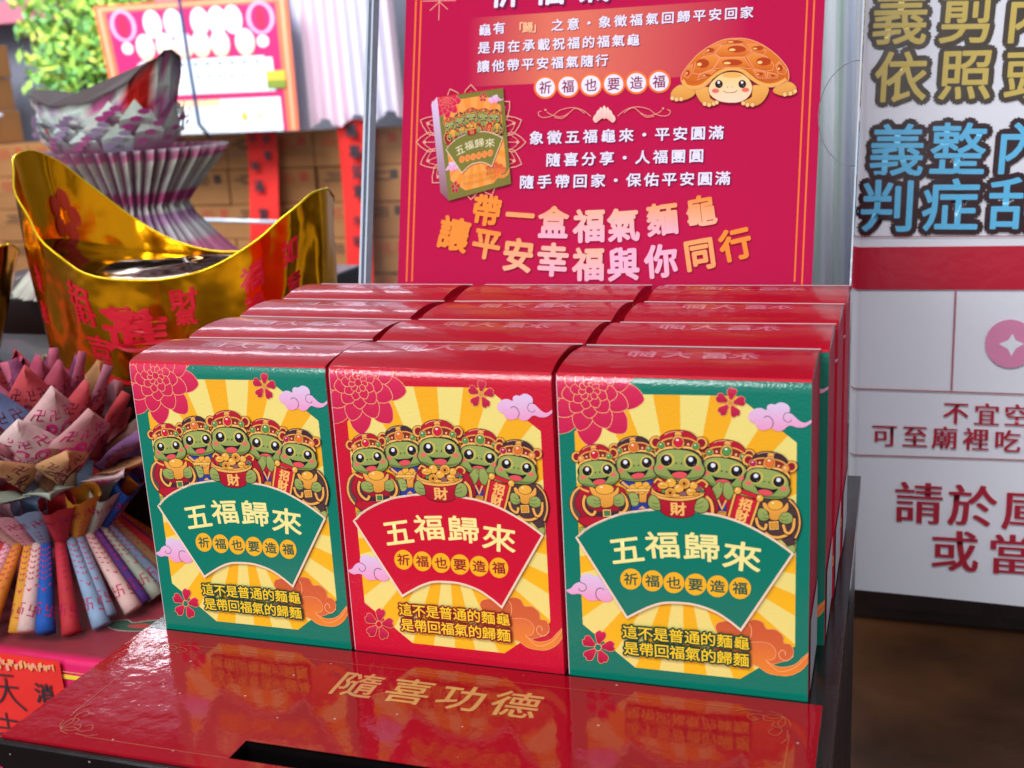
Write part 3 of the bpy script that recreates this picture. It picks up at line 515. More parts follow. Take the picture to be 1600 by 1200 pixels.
["E","gold4",53.97,46.94,2.05,-0.11,-0.02,1.59,"dark",0.18],
["E","hi",53.37,46.34,0.41,-0.02,-0.0,0.24,"",0.0],
["E","purp",50.84,47.92,1.58,-0.09,-0.02,1.02,"dark",0.18],
["E","gold4",47.73,48.89,1.9,-0.11,-0.01,0.73,"dark",0.18],
["E","hi",47.16,48.63,0.38,-0.02,-0.0,0.11,"",0.0],
["E","gold2",56.15,47.76,1.37,-0.08,-0.01,0.8,"dark",0.18],
["E","gold2",51.32,43.66,1.51,-0.08,-0.02,1.37,"dark",0.11],
["F","dk3",[50.71,43.18,51.81,42.98,51.93,44.13,50.83,44.33],0,"",0],
["E","gold2",45.64,47.84,1.52,-0.09,-0.02,1.38,"dark",0.11],
["F","dk3",[45.02,47.37,46.13,47.16,46.25,48.32,45.14,48.53],0,"",0],
["L","dark",[41.56,45.27,42.61,45.03,44.16,45.31],0.14,0,1],
["L","dark",[52.74,47.19,54.11,47.3,55.31,46.69],0.14,0,1],
["F","gold3>gold",[37.79,47.18,38.54,48.17,42.0,49.54,48.57,49.97,54.77,49.07,58.47,47.49,59.3,46.0,59.29,47.01,58.53,48.5,54.75,50.23,48.55,51.25,41.97,50.82,38.51,49.45,37.84,48.21],1,"dark",0.25],
["T","財","gold3",48.74,54.52,5.86,-1.4,0.183,1.15,"",0.0],
["F","turt>turt2",[36.54,51.58,37.82,49.31,39.56,49.5,41.09,51.31,41.63,53.85,41.35,55.52,39.08,55.55,36.83,54.14],1,"dark",0.36],
["F","turt>turt2",[55.48,52.29,56.53,50.06,58.69,48.92,60.72,50.36,61.03,53.05,59.64,55.13,57.08,55.65,55.31,54.85],1,"dark",0.35],
["L","dark",[38.1,52.22,39.49,52.88,41.06,52.6],0.18,0,1],
["L","dark",[38.41,54.04,39.8,54.51,41.38,54.23],0.18,0,1],
["L","dark",[58.84,50.65,57.13,51.65,55.75,52.1],0.18,0,1],
["L","dark",[58.65,52.65,57.1,53.47,55.57,53.38],0.18,0,1],
["G","slogan_lettering"],
["T","這","slog",27.54,110.84,6.49,-0.2,0.075,1.05,"ink2",0.868],
["T","不","slog",34.04,110.88,6.46,-0.2,0.075,1.05,"ink2",0.864],
["T","是","slog",40.62,110.68,6.43,-0.2,0.075,1.05,"ink2",0.86],
["T","普","slog",47.01,110.58,6.41,-0.2,0.075,1.05,"ink2",0.857],
["T","通","slog",53.62,110.52,6.38,-0.2,0.074,1.05,"ink2",0.853],
["T","的","slog",60.18,110.6,6.35,-0.2,0.074,1.05,"ink2",0.85],
["T","麵","slog",66.88,110.67,6.33,-0.2,0.074,1.05,"ink2",0.846],
["T","龜","slog",73.72,110.65,6.3,-0.2,0.073,1.05,"ink2",0.842],
["T","是","slog",27.91,118.36,6.54,-0.5,0.076,1.05,"ink2",0.874],
["T","帶","slog",34.56,118.2,6.51,-0.5,0.076,1.05,"ink2",0.87],
["T","回","slog",40.82,118.08,6.48,-0.5,0.075,1.05,"ink2",0.867],
["T","福","slog",47.37,118.08,6.45,-0.5,0.075,1.05,"ink2",0.863],
["T","氣","slog",53.86,118.0,6.43,-0.5,0.075,1.05,"ink2",0.859],
["T","的","slog",60.3,118.07,6.4,-0.5,0.074,1.05,"ink2",0.856],
["T","歸","slog",66.82,118.2,6.37,-0.5,0.074,1.05,"ink2",0.852],
["T","麵","slog",73.56,118.31,6.35,-0.5,0.074,1.05,"ink2",0.849]]
POSTER_ART = [
["G","p"],
["Q",[-79.3,-296.2,95.6,-253.7],["magenta","salmon","salmon","magenta"],[0,0.3,0.42,1]],
["L","oran",[-116.12,-309.95,-116.85,-131.38],1.19,0,0],
["L","oran",[-112.53,-309.71,-112.99,-131.44],1.19,0,0],
["L","oran",[126.79,-293.46,126.79,-135.46],0.99,0,0],
["L","oran",[130.65,-293.19,130.95,-133.72],0.99,0,0],
["L","peachp",[-111.38,-308.83,-88.39,-307.67],0.51,0,0],
["L","peachp",[-99.98,-312.84,-99.84,-296.09],0.51,0,0],
["L","peachp",[-106.27,-302.49,-99.8,-307.65,-93.9,-302.48],0.51,0,0],
["T","龜","shad",-67.8,-287.95,7.69,-2.9,0.166,1.1,"",0.0],
["T","有","shad",-58.22,-288.44,7.65,-2.9,0.165,1.1,"",0.0],
["T","龜","wht",-68.23,-288.36,7.69,-2.9,0.166,1.1,"",0.0],
["T","有","wht",-58.65,-288.85,7.65,-2.9,0.165,1.1,"",0.0],
["T","「","shad",-45.78,-287.73,7.02,-0.1,0.164,1.0,"",0.0],
["T","歸","shad",-39.51,-287.75,7.0,-0.1,0.163,1.0,"",0.0],
["T","」","shad",-33.28,-287.76,6.98,-0.1,0.163,1.0,"",0.0],
["T","「","oran2",-46.17,-288.11,7.02,-0.1,0.164,1.0,"",0.0],
["T","歸","oran2",-39.9,-288.12,7.0,-0.1,0.163,1.0,"",0.0],
["T","」","oran2",-33.67,-288.14,6.98,-0.1,0.163,1.0,"",0.0],
["T","之","shad",-20.29,-287.92,7.51,-0.2,0.162,1.1,"",0.0],
["T","意","shad",-10.27,-287.95,7.47,-0.2,0.161,1.1,"",0.0],
["T","‧","shad",-0.36,-287.97,7.44,-0.2,0.16,1.1,"",0.0],
["T","象","shad",9.46,-288.0,7.4,-0.2,0.159,1.1,"",0.0],
["T","徵","shad",19.18,-288.03,7.36,-0.2,0.159,1.1,"",0.0],
["T","福","shad",28.81,-288.05,7.33,-0.2,0.158,1.1,"",0.0],
["T","氣","shad",38.34,-288.08,7.29,-0.2,0.157,1.1,"",0.0],
["T","回","shad",47.78,-288.1,7.25,-0.2,0.156,1.1,"",0.0],
["T","歸","shad",57.12,-288.13,7.22,-0.2,0.155,1.1,"",0.0],
["T","平","shad",66.38,-288.16,7.18,-0.2,0.155,1.1,"",0.0],
["T","安","shad",75.55,-288.18,7.15,-0.2,0.154,1.1,"",0.0],
["T","回","shad",84.63,-288.21,7.12,-0.2,0.153,1.1,"",0.0],
["T","家","shad",93.62,-288.23,7.08,-0.2,0.153,1.1,"",0.0],
["T","之","wht",-20.7,-288.32,7.51,-0.1,0.162,1.1,"",0.0],
["T","意","wht",-10.68,-288.34,7.47,-0.1,0.161,1.1,"",0.0],
["T","‧","wht",-0.76,-288.37,7.44,-0.1,0.16,1.1,"",0.0],
["T","象","wht",9.06,-288.39,7.4,-0.1,0.159,1.1,"",0.0],
["T","徵","wht",18.78,-288.42,7.36,-0.1,0.159,1.1,"",0.0],
["T","福","wht",28.41,-288.44,7.33,-0.1,0.158,1.1,"",0.0],
["T","氣","wht",37.95,-288.47,7.29,-0.1,0.157,1.1,"",0.0],
["T","回","wht",47.39,-288.49,7.26,-0.1,0.156,1.1,"",0.0],
["T","歸","wht",56.74,-288.51,7.22,-0.1,0.156,1.1,"",0.0],
["T","平","wht",66.0,-288.54,7.19,-0.1,0.155,1.1,"",0.0],
["T","安","wht",75.17,-288.56,7.15,-0.1,0.154,1.1,"",0.0],
["T","回","wht",84.26,-288.58,7.12,-0.1,0.153,1.1,"",0.0],
["T","家","wht",93.25,-288.61,7.08,-0.1,0.153,1.1,"",0.0],
["T","是","shad",-67.83,-276.9,7.7,0.3,0.166,1.1,"",0.0],
["T","用","shad",-57.88,-276.85,7.66,0.3,0.165,1.1,"",0.0],
["T","在","shad",-48.03,-276.8,7.62,0.3,0.164,1.1,"",0.0],
["T","承","shad",-38.28,-276.75,7.59,0.3,0.163,1.1,"",0.0],
["T","載","shad",-28.61,-276.7,7.55,0.3,0.163,1.1,"",0.0],
["T","祝","shad",-19.04,-276.65,7.51,0.3,0.162,1.1,"",0.0],
["T","福","shad",-9.56,-276.6,7.48,0.3,0.161,1.1,"",0.0],
["T","的","shad",-0.17,-276.56,7.44,0.3,0.16,1.1,"",0.0],
["T","福","shad",9.13,-276.51,7.41,0.3,0.16,1.1,"",0.0],
["T","氣","shad",18.35,-276.46,7.37,0.3,0.159,1.1,"",0.0],
["T","龜","shad",27.48,-276.42,7.34,0.3,0.158,1.1,"",0.0],
["T","是","wht",-68.26,-277.3,7.7,0.3,0.166,1.1,"",0.0],
["T","用","wht",-58.31,-277.25,7.66,0.3,0.165,1.1,"",0.0],
["T","在","wht",-48.46,-277.2,7.62,0.3,0.164,1.1,"",0.0],
["T","承","wht",-38.7,-277.15,7.59,0.3,0.163,1.1,"",0.0],
["T","載","wht",-29.03,-277.1,7.55,0.3,0.163,1.1,"",0.0],
["T","祝","wht",-19.46,-277.05,7.52,0.3,0.162,1.1,"",0.0],
["T","福","wht",-9.97,-277.0,7.48,0.3,0.161,1.1,"",0.0],
["T","的","wht",-0.58,-276.95,7.44,0.3,0.16,1.1,"",0.0],
["T","福","wht",8.73,-276.9,7.41,0.3,0.16,1.1,"",0.0],
["T","氣","wht",17.95,-276.85,7.38,0.3,0.159,1.1,"",0.0],
["T","龜","wht",27.08,-276.81,7.34,0.3,0.158,1.1,"",0.0],
["T","讓","shad",-67.85,-265.39,7.71,0.1,0.166,1.1,"",0.0],
["T","他","shad",-57.96,-265.38,7.67,0.1,0.165,1.1,"",0.0],
["T","帶","shad",-48.18,-265.37,7.63,0.1,0.164,1.1,"",0.0],
["T","平","shad",-38.49,-265.36,7.6,0.1,0.164,1.1,"",0.0],
["T","安","shad",-28.89,-265.34,7.56,0.1,0.163,1.1,"",0.0],
["T","福","shad",-19.38,-265.33,7.52,0.1,0.162,1.1,"",0.0],
["T","氣","shad",-9.96,-265.32,7.49,0.1,0.161,1.1,"",0.0],
["T","隨","shad",-0.62,-265.31,7.45,0.1,0.161,1.1,"",0.0],
["T","行","shad",8.62,-265.3,7.42,0.1,0.16,1.1,"",0.0],
["T","讓","wht",-68.28,-265.8,7.71,0.1,0.166,1.1,"",0.0],
["T","他","wht",-58.39,-265.78,7.67,0.1,0.165,1.1,"",0.0],
["T","帶","wht",-48.6,-265.77,7.63,0.1,0.164,1.1,"",0.0],
["T","平","wht",-38.91,-265.76,7.6,0.1,0.164,1.1,"",0.0],
["T","安","wht",-29.3,-265.74,7.56,0.1,0.163,1.1,"",0.0],
["T","福","wht",-19.79,-265.73,7.53,0.1,0.162,1.1,"",0.0],
["T","氣","wht",-10.37,-265.72,7.49,0.1,0.161,1.1,"",0.0],
["T","隨","wht",-1.03,-265.7,7.46,0.1,0.161,1.1,"",0.0],
["T","行","wht",8.22,-265.69,7.42,0.1,0.16,1.1,"",0.0],
["E","oran",-27.01,-251.05,7.57,0.32,0.27,7.09,"",0.0],
["E","wht",-27.01,-251.05,6.2,0.26,0.22,5.82,"",0.0],
["T","祈","magd",-27.01,-251.05,8.15,-0.4,0.116,1,"",0.0],
["E","oran",-12.44,-251.15,7.46,0.31,0.27,7.04,"",0.0],
["E","wht",-12.44,-251.15,6.11,0.26,0.22,5.77,"",0.0],
["T","福","magd",-12.44,-251.15,8.09,-0.4,0.116,1,"",0.0],
["E","oran",1.92,-251.25,7.35,0.31,0.27,6.99,"",0.0],
["E","wht",1.92,-251.25,6.03,0.26,0.22,5.73,"",0.0],
["T","也","magd",1.92,-251.25,8.03,-0.4,0.115,1,"",0.0],
["E","oran",16.08,-251.34,7.25,0.31,0.28,6.94,"",0.0],
["E","wht",16.08,-251.34,5.94,0.25,0.23,5.69,"",0.0],
["T","要","magd",16.08,-251.34,7.97,-0.4,0.114,1,"",0.0],
["E","oran",30.03,-251.44,7.14,0.31,0.28,6.89,"",0.0],
["E","wht",30.03,-251.44,5.86,0.25,0.23,5.65,"",0.0],
["T","造","magd",30.03,-251.44,7.92,-0.4,0.113,1,"",0.0],
["E","oran",43.79,-251.53,7.04,0.31,0.28,6.84,"",0.0],
["E","wht",43.79,-251.53,5.77,0.25,0.23,5.61,"",0.0],
["T","福","magd",43.79,-251.53,7.86,-0.4,0.112,1,"",0.0],
["T","象","shad",-31.06,-220.17,8.58,-0.1,0.195,1.12,"",0.0],
["T","徵","shad",-19.47,-220.18,8.53,-0.1,0.194,1.12,"",0.0],
["T","五","shad",-8.02,-220.2,8.48,-0.1,0.193,1.12,"",0.0],
["T","福","shad",3.31,-220.21,8.44,-0.1,0.192,1.12,"",0.0],
["T","龜","shad",14.51,-220.23,8.39,-0.1,0.191,1.12,"",0.0],
["T","來","shad",25.58,-220.24,8.34,-0.1,0.19,1.12,"",0.0],
["T","‧","shad",36.53,-220.26,8.29,-0.1,0.189,1.12,"",0.0],
["T","平","shad",47.36,-220.27,8.25,-0.1,0.187,1.12,"",0.0],
["T","安","shad",58.07,-220.29,8.2,-0.1,0.186,1.12,"",0.0],
["T","圓","shad",68.66,-220.3,8.16,-0.1,0.185,1.12,"",0.0],
["T","滿","shad",79.14,-220.31,8.11,-0.1,0.184,1.12,"",0.0],
["T","象","wht",-31.54,-220.61,8.58,-0.1,0.195,1.12,"",0.0],
["T","徵","wht",-19.94,-220.62,8.53,-0.1,0.194,1.12,"",0.0],
["T","五","wht",-8.48,-220.64,8.48,-0.1,0.193,1.12,"",0.0],
["T","福","wht",2.85,-220.65,8.44,-0.1,0.192,1.12,"",0.0],
["T","龜","wht",14.06,-220.66,8.39,-0.1,0.191,1.12,"",0.0],
["T","來","wht",25.13,-220.67,8.34,-0.1,0.19,1.12,"",0.0],
["T","‧","wht",36.09,-220.68,8.3,-0.1,0.189,1.12,"",0.0],
["T","平","wht",46.92,-220.7,8.25,-0.1,0.187,1.12,"",0.0],
["T","安","wht",57.63,-220.71,8.2,-0.1,0.186,1.12,"",0.0],
["T","圓","wht",68.23,-220.72,8.16,-0.1,0.185,1.12,"",0.0],
["T","滿","wht",78.71,-220.73,8.12,-0.1,0.184,1.12,"",0.0],
["T","隨","shad",-19.8,-206.62,8.55,-0.4,0.194,1.12,"",0.0],
["T","喜","shad",-8.37,-206.7,8.5,-0.4,0.193,1.12,"",0.0],
["T","分","shad",2.93,-206.78,8.45,-0.4,0.192,1.12,"",0.0],
["T","享","shad",14.11,-206.86,8.4,-0.4,0.191,1.12,"",0.0],
["T","‧","shad",25.16,-206.94,8.35,-0.4,0.19,1.12,"",0.0],
["T","人","shad",36.08,-207.02,8.31,-0.4,0.189,1.12,"",0.0],
["T","福","shad",46.89,-207.1,8.26,-0.4,0.188,1.12,"",0.0],
["T","團","shad",57.57,-207.17,8.22,-0.4,0.187,1.12,"",0.0],
["T","圓","shad",68.14,-207.25,8.17,-0.4,0.186,1.12,"",0.0],
["T","隨","wht",-20.27,-207.05,8.55,-0.4,0.194,1.12,"",0.0],
["T","喜","wht",-8.83,-207.13,8.5,-0.4,0.193,1.12,"",0.0],
["T","分","wht",2.47,-207.21,8.45,-0.4,0.192,1.12,"",0.0],
["T","享","wht",13.65,-207.29,8.4,-0.4,0.191,1.12,"",0.0],
["T","‧","wht",24.71,-207.37,8.36,-0.4,0.19,1.12,"",0.0],
["T","人","wht",35.64,-207.44,8.31,-0.4,0.189,1.12,"",0.0],
["T","福","wht",46.45,-207.52,8.26,-0.4,0.188,1.12,"",0.0],
["T","團","wht",57.14,-207.59,8.22,-0.4,0.187,1.12,"",0.0],
["T","圓","wht",67.71,-207.67,8.17,-0.4,0.186,1.12,"",0.0],
["T","隨","shad",-36.4,-193.37,8.63,-0.3,0.196,1.12,"",0.0],
["T","手","shad",-24.81,-193.42,8.58,-0.3,0.195,1.12,"",0.0],
["T","帶","shad",-13.36,-193.48,8.53,-0.3,0.194,1.12,"",0.0],
["T","回","shad",-2.03,-193.53,8.48,-0.3,0.193,1.12,"",0.0],
["T","家","shad",9.17,-193.59,8.44,-0.3,0.192,1.12,"",0.0],
["T","‧","shad",20.24,-193.64,8.39,-0.3,0.191,1.12,"",0.0],
["T","保","shad",31.19,-193.7,8.34,-0.3,0.19,1.12,"",0.0],
["T","佑","shad",42.02,-193.75,8.3,-0.3,0.189,1.12,"",0.0],
["T","平","shad",52.72,-193.8,8.25,-0.3,0.188,1.12,"",0.0],
["T","安","shad",63.32,-193.85,8.21,-0.3,0.186,1.12,"",0.0],
["T","圓","shad",73.79,-193.9,8.16,-0.3,0.185,1.12,"",0.0],
["T","滿","shad",84.16,-193.96,8.12,-0.3,0.184,1.12,"",0.0],
["T","隨","wht",-36.88,-193.8,8.63,-0.3,0.196,1.12,"",0.0],
["T","手","wht",-25.28,-193.86,8.58,-0.3,0.195,1.12,"",0.0],
["T","帶","wht",-13.82,-193.91,8.53,-0.3,0.194,1.12,"",0.0],
["T","回","wht",-2.49,-193.96,8.48,-0.3,0.193,1.12,"",0.0],
["T","家","wht",8.71,-194.02,8.44,-0.3,0.192,1.12,"",0.0],
["T","‧","wht",19.79,-194.07,8.39,-0.3,0.191,1.12,"",0.0],
["T","保","wht",30.74,-194.12,8.34,-0.3,0.19,1.12,"",0.0],
["T","佑","wht",41.57,-194.17,8.3,-0.3,0.189,1.12,"",0.0],
["T","平","wht",52.29,-194.22,8.25,-0.3,0.188,1.12,"",0.0],
["T","安","wht",62.88,-194.27,8.21,-0.3,0.187,1.12,"",0.0],
["T","圓","wht",73.36,-194.32,8.16,-0.3,0.185,1.12,"",0.0],
["T","滿","wht",83.73,-194.37,8.12,-0.3,0.184,1.12,"",0.0],
["T","祈","shad",-54.33,-309.46,19.54,1.0,0.586,1.05,"",0.0],
["T","福","shad",-25.18,-308.96,19.26,1.0,0.578,1.05,"",0.0],
["T","氣","shad",3.14,-308.48,18.99,1.0,0.57,1.05,"",0.0],
["T","祈","wht",-55.42,-310.51,19.55,1.0,0.586,1.05,"",0.0],
["T","福","wht",-26.24,-309.99,19.27,1.0,0.578,1.05,"",0.0],
["T","氣","wht",2.11,-309.5,19.0,1.0,0.57,1.05,"",0.0],
["L","peachp",[-52.14,-223.52,-46.4,-224.31,-41.25,-221.02,-38.29,-218.1,-41.04,-215.33,-45.95,-212.29,-51.77,-213.37],0.6,0,0],
["L","peachp",[-54.78,-223.0,-49.7,-223.69,-45.15,-220.78,-42.53,-218.21,-44.97,-215.76,-49.31,-213.08,-54.45,-214.03],0.38,0,0],
["L","peachp",[-51.04,-218.43,-44.45,-218.26],0.45,0,1],
["E","peachp",-43.68,-218.24,1.08,0.03,0.04,1.01,"",0.0],
["L","peachp",[-51.53,-214.77,-45.77,-213.36,-42.19,-208.48,-40.51,-204.74,-44.22,-203.26,-50.09,-202.32,-55.19,-205.45],0.6,0,0],
["L","peachp",[-54.24,-215.27,-49.16,-214.02,-45.98,-209.71,-44.5,-206.41,-47.78,-205.1,-52.97,-204.28,-57.47,-207.05],0.38,0,0],
["L","peachp",[-52.5,-209.76,-46.31,-207.17],0.45,0,1],
["E","peachp",-45.58,-206.86,1.08,0.02,0.04,1.01,"",0.0],
["L","peachp",[-54.41,-206.63,-49.5,-203.22,-48.01,-197.46,-47.89,-193.45,-52.0,-193.47,-57.97,-194.81,-61.57,-199.55],0.6,0,0],
["L","peachp",[-56.79,-208.09,-52.45,-205.07,-51.13,-199.99,-51.03,-196.45,-54.67,-196.48,-59.93,-197.66,-63.12,-201.85],0.38,0,0],
["L","peachp",[-57.31,-202.45,-52.45,-197.82],0.45,0,1],
["E","peachp",-51.88,-197.25,1.09,0.02,0.04,1.01,"",0.0],
["L","peachp",[-60.37,-200.33,-57.05,-195.4,-57.91,-189.61,-59.39,-185.9,-63.31,-187.47,-68.46,-190.9,-70.0,-196.56],0.61,0,0],
["L","peachp",[-62.05,-202.53,-59.12,-198.19,-59.89,-193.08,-61.19,-189.81,-64.65,-191.19,-69.19,-194.23,-70.55,-199.22],0.38,0,0],
["L","peachp",[-64.79,-197.62,-62.01,-191.59],0.46,0,1],
["E","peachp",-61.68,-190.85,1.1,0.01,0.04,1.02,"",0.0],
["L","peachp",[-68.54,-196.82,-67.34,-191.1,-70.48,-186.15,-73.38,-183.31,-76.49,-186.2,-80.01,-191.25,-79.21,-196.97],0.61,0,0],
["L","peachp",[-69.27,-199.45,-68.21,-194.41,-70.98,-190.04,-73.53,-187.55,-76.27,-190.1,-79.38,-194.56,-78.67,-199.6],0.38,0,0],
["L","peachp",[-73.83,-196.0,-73.6,-189.48],0.46,0,1],
["E","peachp",-73.57,-188.68,1.12,0.01,0.04,1.03,"",0.0],
["L","peachp",[-77.72,-196.67,-78.87,-191.02,-83.85,-187.67,-87.75,-186.17,-89.55,-189.96,-90.87,-195.88,-87.8,-200.78],0.61,0,0],
["L","peachp",[-77.36,-199.33,-78.37,-194.35,-82.76,-191.41,-86.19,-190.09,-87.77,-193.44,-88.93,-198.64,-86.23,-202.95],0.38,0,0],
["L","peachp",[-83.08,-197.89,-85.48,-191.88],0.46,0,1],
["E","peachp",-85.77,-191.13,1.13,0.01,0.04,1.03,"",0.0],
["L","peachp",[-86.51,-199.95,-89.87,-195.24,-95.96,-194.05,-100.28,-194.13,-100.45,-198.25,-99.31,-204.11,-94.42,-207.41],0.62,0,0],
["L","peachp",[-85.09,-202.22,-88.05,-198.08,-93.41,-197.04,-97.21,-197.12,-97.36,-200.74,-96.36,-205.9,-92.06,-208.8],0.39,0,0],
["L","peachp",[-91.11,-203.04,-95.82,-198.48],0.46,0,1],
["E","peachp",-96.38,-197.91,1.14,0.02,0.04,1.04,"",0.0],
["L","peachp",[-93.53,-206.18,-98.62,-203.16,-104.89,-204.34,-108.95,-206.02,-107.44,-209.81,-103.99,-214.69,-98.03,-215.86],0.62,0,0],
["L","peachp",[-91.27,-207.71,-95.75,-205.06,-101.26,-206.11,-104.83,-207.59,-103.5,-210.92,-100.47,-215.21,-95.23,-216.24],0.39,0,0],
["L","peachp",[-96.65,-210.69,-102.97,-208.3],0.47,0,1],
["E","peachp",-103.71,-208.0,1.15,0.02,0.04,1.04,"",0.0],
["L","peachp",[-97.68,-214.42,-103.72,-213.58,-109.18,-216.96,-112.35,-219.98,-109.38,-222.83,-104.15,-225.94,-98.04,-224.8],0.62,0,0],
["L","peachp",[-94.93,-214.97,-100.23,-214.23,-105.03,-217.21,-107.81,-219.86,-105.2,-222.38,-100.61,-225.11,-95.24,-224.11],0.39,0,0],
["L","peachp",[-98.81,-219.63,-105.76,-219.81],0.47,0,1],
["E","peachp",-106.58,-219.83,1.15,0.03,0.04,1.04,"",0.0],
["L","peachp",[-98.29,-223.37,-104.34,-224.85,-108.13,-229.9,-109.9,-233.77,-105.95,-235.24,-99.76,-236.1,-94.46,-232.83],0.62,0,0],
["L","peachp",[-95.46,-222.85,-100.78,-224.15,-104.11,-228.59,-105.66,-231.99,-102.2,-233.29,-96.76,-234.05,-92.09,-231.18],0.39,0,0],
["L","peachp",[-97.26,-228.48,-103.76,-231.19],0.47,0,1],
["E","peachp",-104.52,-231.52,1.15,0.04,0.04,1.04,"",0.0],
["L","peachp",[-95.27,-231.64,-100.39,-235.19,-101.93,-241.09,-102.04,-245.2,-97.73,-245.06,-91.56,-243.56,-87.87,-238.7],0.62,0,0],
["L","peachp",[-92.8,-230.14,-97.31,-233.25,-98.66,-238.45,-98.76,-242.06,-94.98,-241.95,-89.55,-240.64,-86.29,-236.36],0.39,0,0],
["L","peachp",[-92.25,-235.84,-97.29,-240.64],0.46,0,1],
["E","peachp",-97.88,-241.23,1.14,0.04,0.04,1.03,"",0.0],
["L","peachp",[-89.1,-237.94,-92.51,-242.98,-91.61,-248.81,-90.08,-252.5,-86.08,-250.8,-80.86,-247.21,-79.31,-241.53],0.62,0,0],
["L","peachp",[-87.38,-235.68,-90.38,-240.12,-89.59,-245.26,-88.24,-248.51,-84.72,-247.03,-80.13,-243.87,-78.76,-238.86],0.38,0,0],
["L","peachp",[-84.58,-240.58,-87.41,-246.7],0.46,0,1],
["E","peachp",-87.75,-247.45,1.13,0.04,0.04,1.03,"",0.0],
["L","peachp",[-80.78,-241.3,-81.99,-247.04,-78.82,-251.9,-75.92,-254.62,-72.83,-251.65,-69.34,-246.55,-70.13,-240.91],0.61,0,0],
["L","peachp",[-80.05,-238.65,-81.12,-243.72,-78.33,-248.0,-75.77,-250.41,-73.05,-247.79,-69.97,-243.3,-70.66,-238.33],0.38,0,0],
["L","peachp",[-75.47,-242.0,-75.7,-248.48],0.46,0,1],
["E","peachp",-75.73,-249.28,1.11,0.04,0.04,1.02,"",0.0],
["L","peachp",[-71.6,-241.25,-70.47,-246.81,-65.57,-249.97,-61.77,-251.33,-60.02,-247.56,-58.74,-241.74,-61.7,-237.0],0.61,0,0],
["L","peachp",[-71.96,-238.62,-70.96,-243.53,-66.64,-246.33,-63.28,-247.53,-61.74,-244.21,-60.61,-239.07,-63.22,-234.88],0.38,0,0],
["L","peachp",[-66.32,-239.93,-63.97,-245.8],0.45,0,1],
["E","peachp",-63.7,-246.52,1.1,0.04,0.04,1.01,"",0.0],
["L","peachp",[-62.96,-237.84,-59.7,-242.39,-53.84,-243.41,-49.72,-243.24,-49.55,-239.24,-50.61,-233.56,-55.28,-230.4],0.6,0,0],
["L","peachp",[-64.34,-235.62,-61.46,-239.64,-56.28,-240.55,-52.64,-240.4,-52.49,-236.87,-53.43,-231.86,-57.56,-229.06],0.38,0,0],
["L","peachp",[-58.49,-234.72,-53.96,-239.1],0.45,0,1],
["E","peachp",-53.43,-239.65,1.09,0.04,0.04,1.01,"",0.0],
["L","peachp",[-56.14,-231.62,-51.27,-234.49,-45.33,-233.26,-41.51,-231.59,-42.91,-227.94,-46.14,-223.24,-51.8,-222.12],0.6,0,0],
["L","peachp",[-58.32,-230.14,-54.01,-232.68,-48.76,-231.59,-45.38,-230.12,-46.62,-226.9,-49.48,-222.74,-54.48,-221.75],0.38,0,0],
["L","peachp",[-53.14,-227.18,-47.13,-229.45],0.45,0,1],
["E","peachp",-46.43,-229.73,1.08,0.03,0.04,1.01,"",0.0],
["L","peachp",[19.57,-231.95,24.11,-235.45,30.55,-237.09,37.99,-235.57,42.71,-232.34,47.33,-231.09,50.49,-231.73,51.3,-233.93,49.45,-234.85],0.37,0,1],
["L","peachp",[23.25,-233.67,28.71,-236.68,33.47,-233.44,38.16,-231.55,43.61,-232.77,46.28,-234.48],0.37,0,1],
["L","peachp",[33.49,-232.99,37.27,-230.77,41.84,-231.2],0.36,0,1],
["E","peachp",46.96,-235.53,0.64,0.02,0.03,0.62,"",0.0],
["L","peachp",[2.92,-232.31,-2.0,-236.06,-8.8,-238.04,-16.5,-236.85,-21.25,-233.75,-26.11,-232.66,-29.58,-233.47,-30.65,-235.8,-28.71,-236.68],0.37,0,1],
["L","peachp",[-0.97,-234.21,-6.86,-237.54,-11.56,-234.45,-16.34,-232.72,-22.25,-234.23,-25.26,-236.14],0.37,0,1],
["L","peachp",[-11.54,-233.99,-15.34,-231.88,-20.23,-232.53],0.38,0,1],
["E","peachp",-26.08,-237.26,0.69,0.02,0.02,0.65,"",0.0],
["F","lot>lot2",[6.02,-233.39,7.84,-231.16,7.42,-229.27,6.21,-228.63,4.94,-229.35,4.37,-231.27],1,"peachp",0.19],
["F","lot>lot2",[16.43,-233.04,18.23,-230.82,17.82,-228.94,16.62,-228.3,15.37,-229.02,14.8,-230.93],1,"peachp",0.18],
["F","lot>lot2",[7.53,-236.06,9.37,-233.1,8.98,-230.58,7.78,-229.71,6.51,-230.66,5.91,-233.21],1,"peachp",0.19],
["F","lot>lot2",[14.72,-235.81,16.55,-232.86,16.16,-230.35,14.97,-229.48,13.71,-230.42,13.12,-232.97],1,"peachp",0.18],
["F","lot>lot2",[8.98,-237.63,10.7,-234.39,10.36,-231.62,9.26,-230.66,8.08,-231.69,7.52,-234.5],1,"peachp",0.19],
["F","lot>lot2",[13.15,-237.49,14.86,-234.25,14.52,-231.48,13.42,-230.52,12.25,-231.56,11.69,-234.36],1,"peachp",0.18],
["F","lot>lot2",[11.03,-238.46,12.9,-234.79,12.53,-231.64,11.35,-230.55,10.07,-231.72,9.45,-234.9],1,"peachp",0.19],
["T","帶","or1",-62.48,-176.55,19.9,7.6,0.677,0.98,"",0.0],
["T","一","or2",-40.23,-173.29,19.69,3.9,0.669,0.98,"",0.0],
["T","盒","or2>pk",-18.4,-168.94,20.27,1.0,0.689,0.98,"",0.0],
["T","福","or3>pk",4.49,-166.99,20.81,-1.9,0.708,0.98,"",0.0],
["T","氣","or3>pk",25.6,-167.37,20.59,-3.9,0.7,0.98,"",0.0],
["T","麵","or2>pk",49.23,-170.75,19.59,-6.8,0.666,0.98,"",0.0],
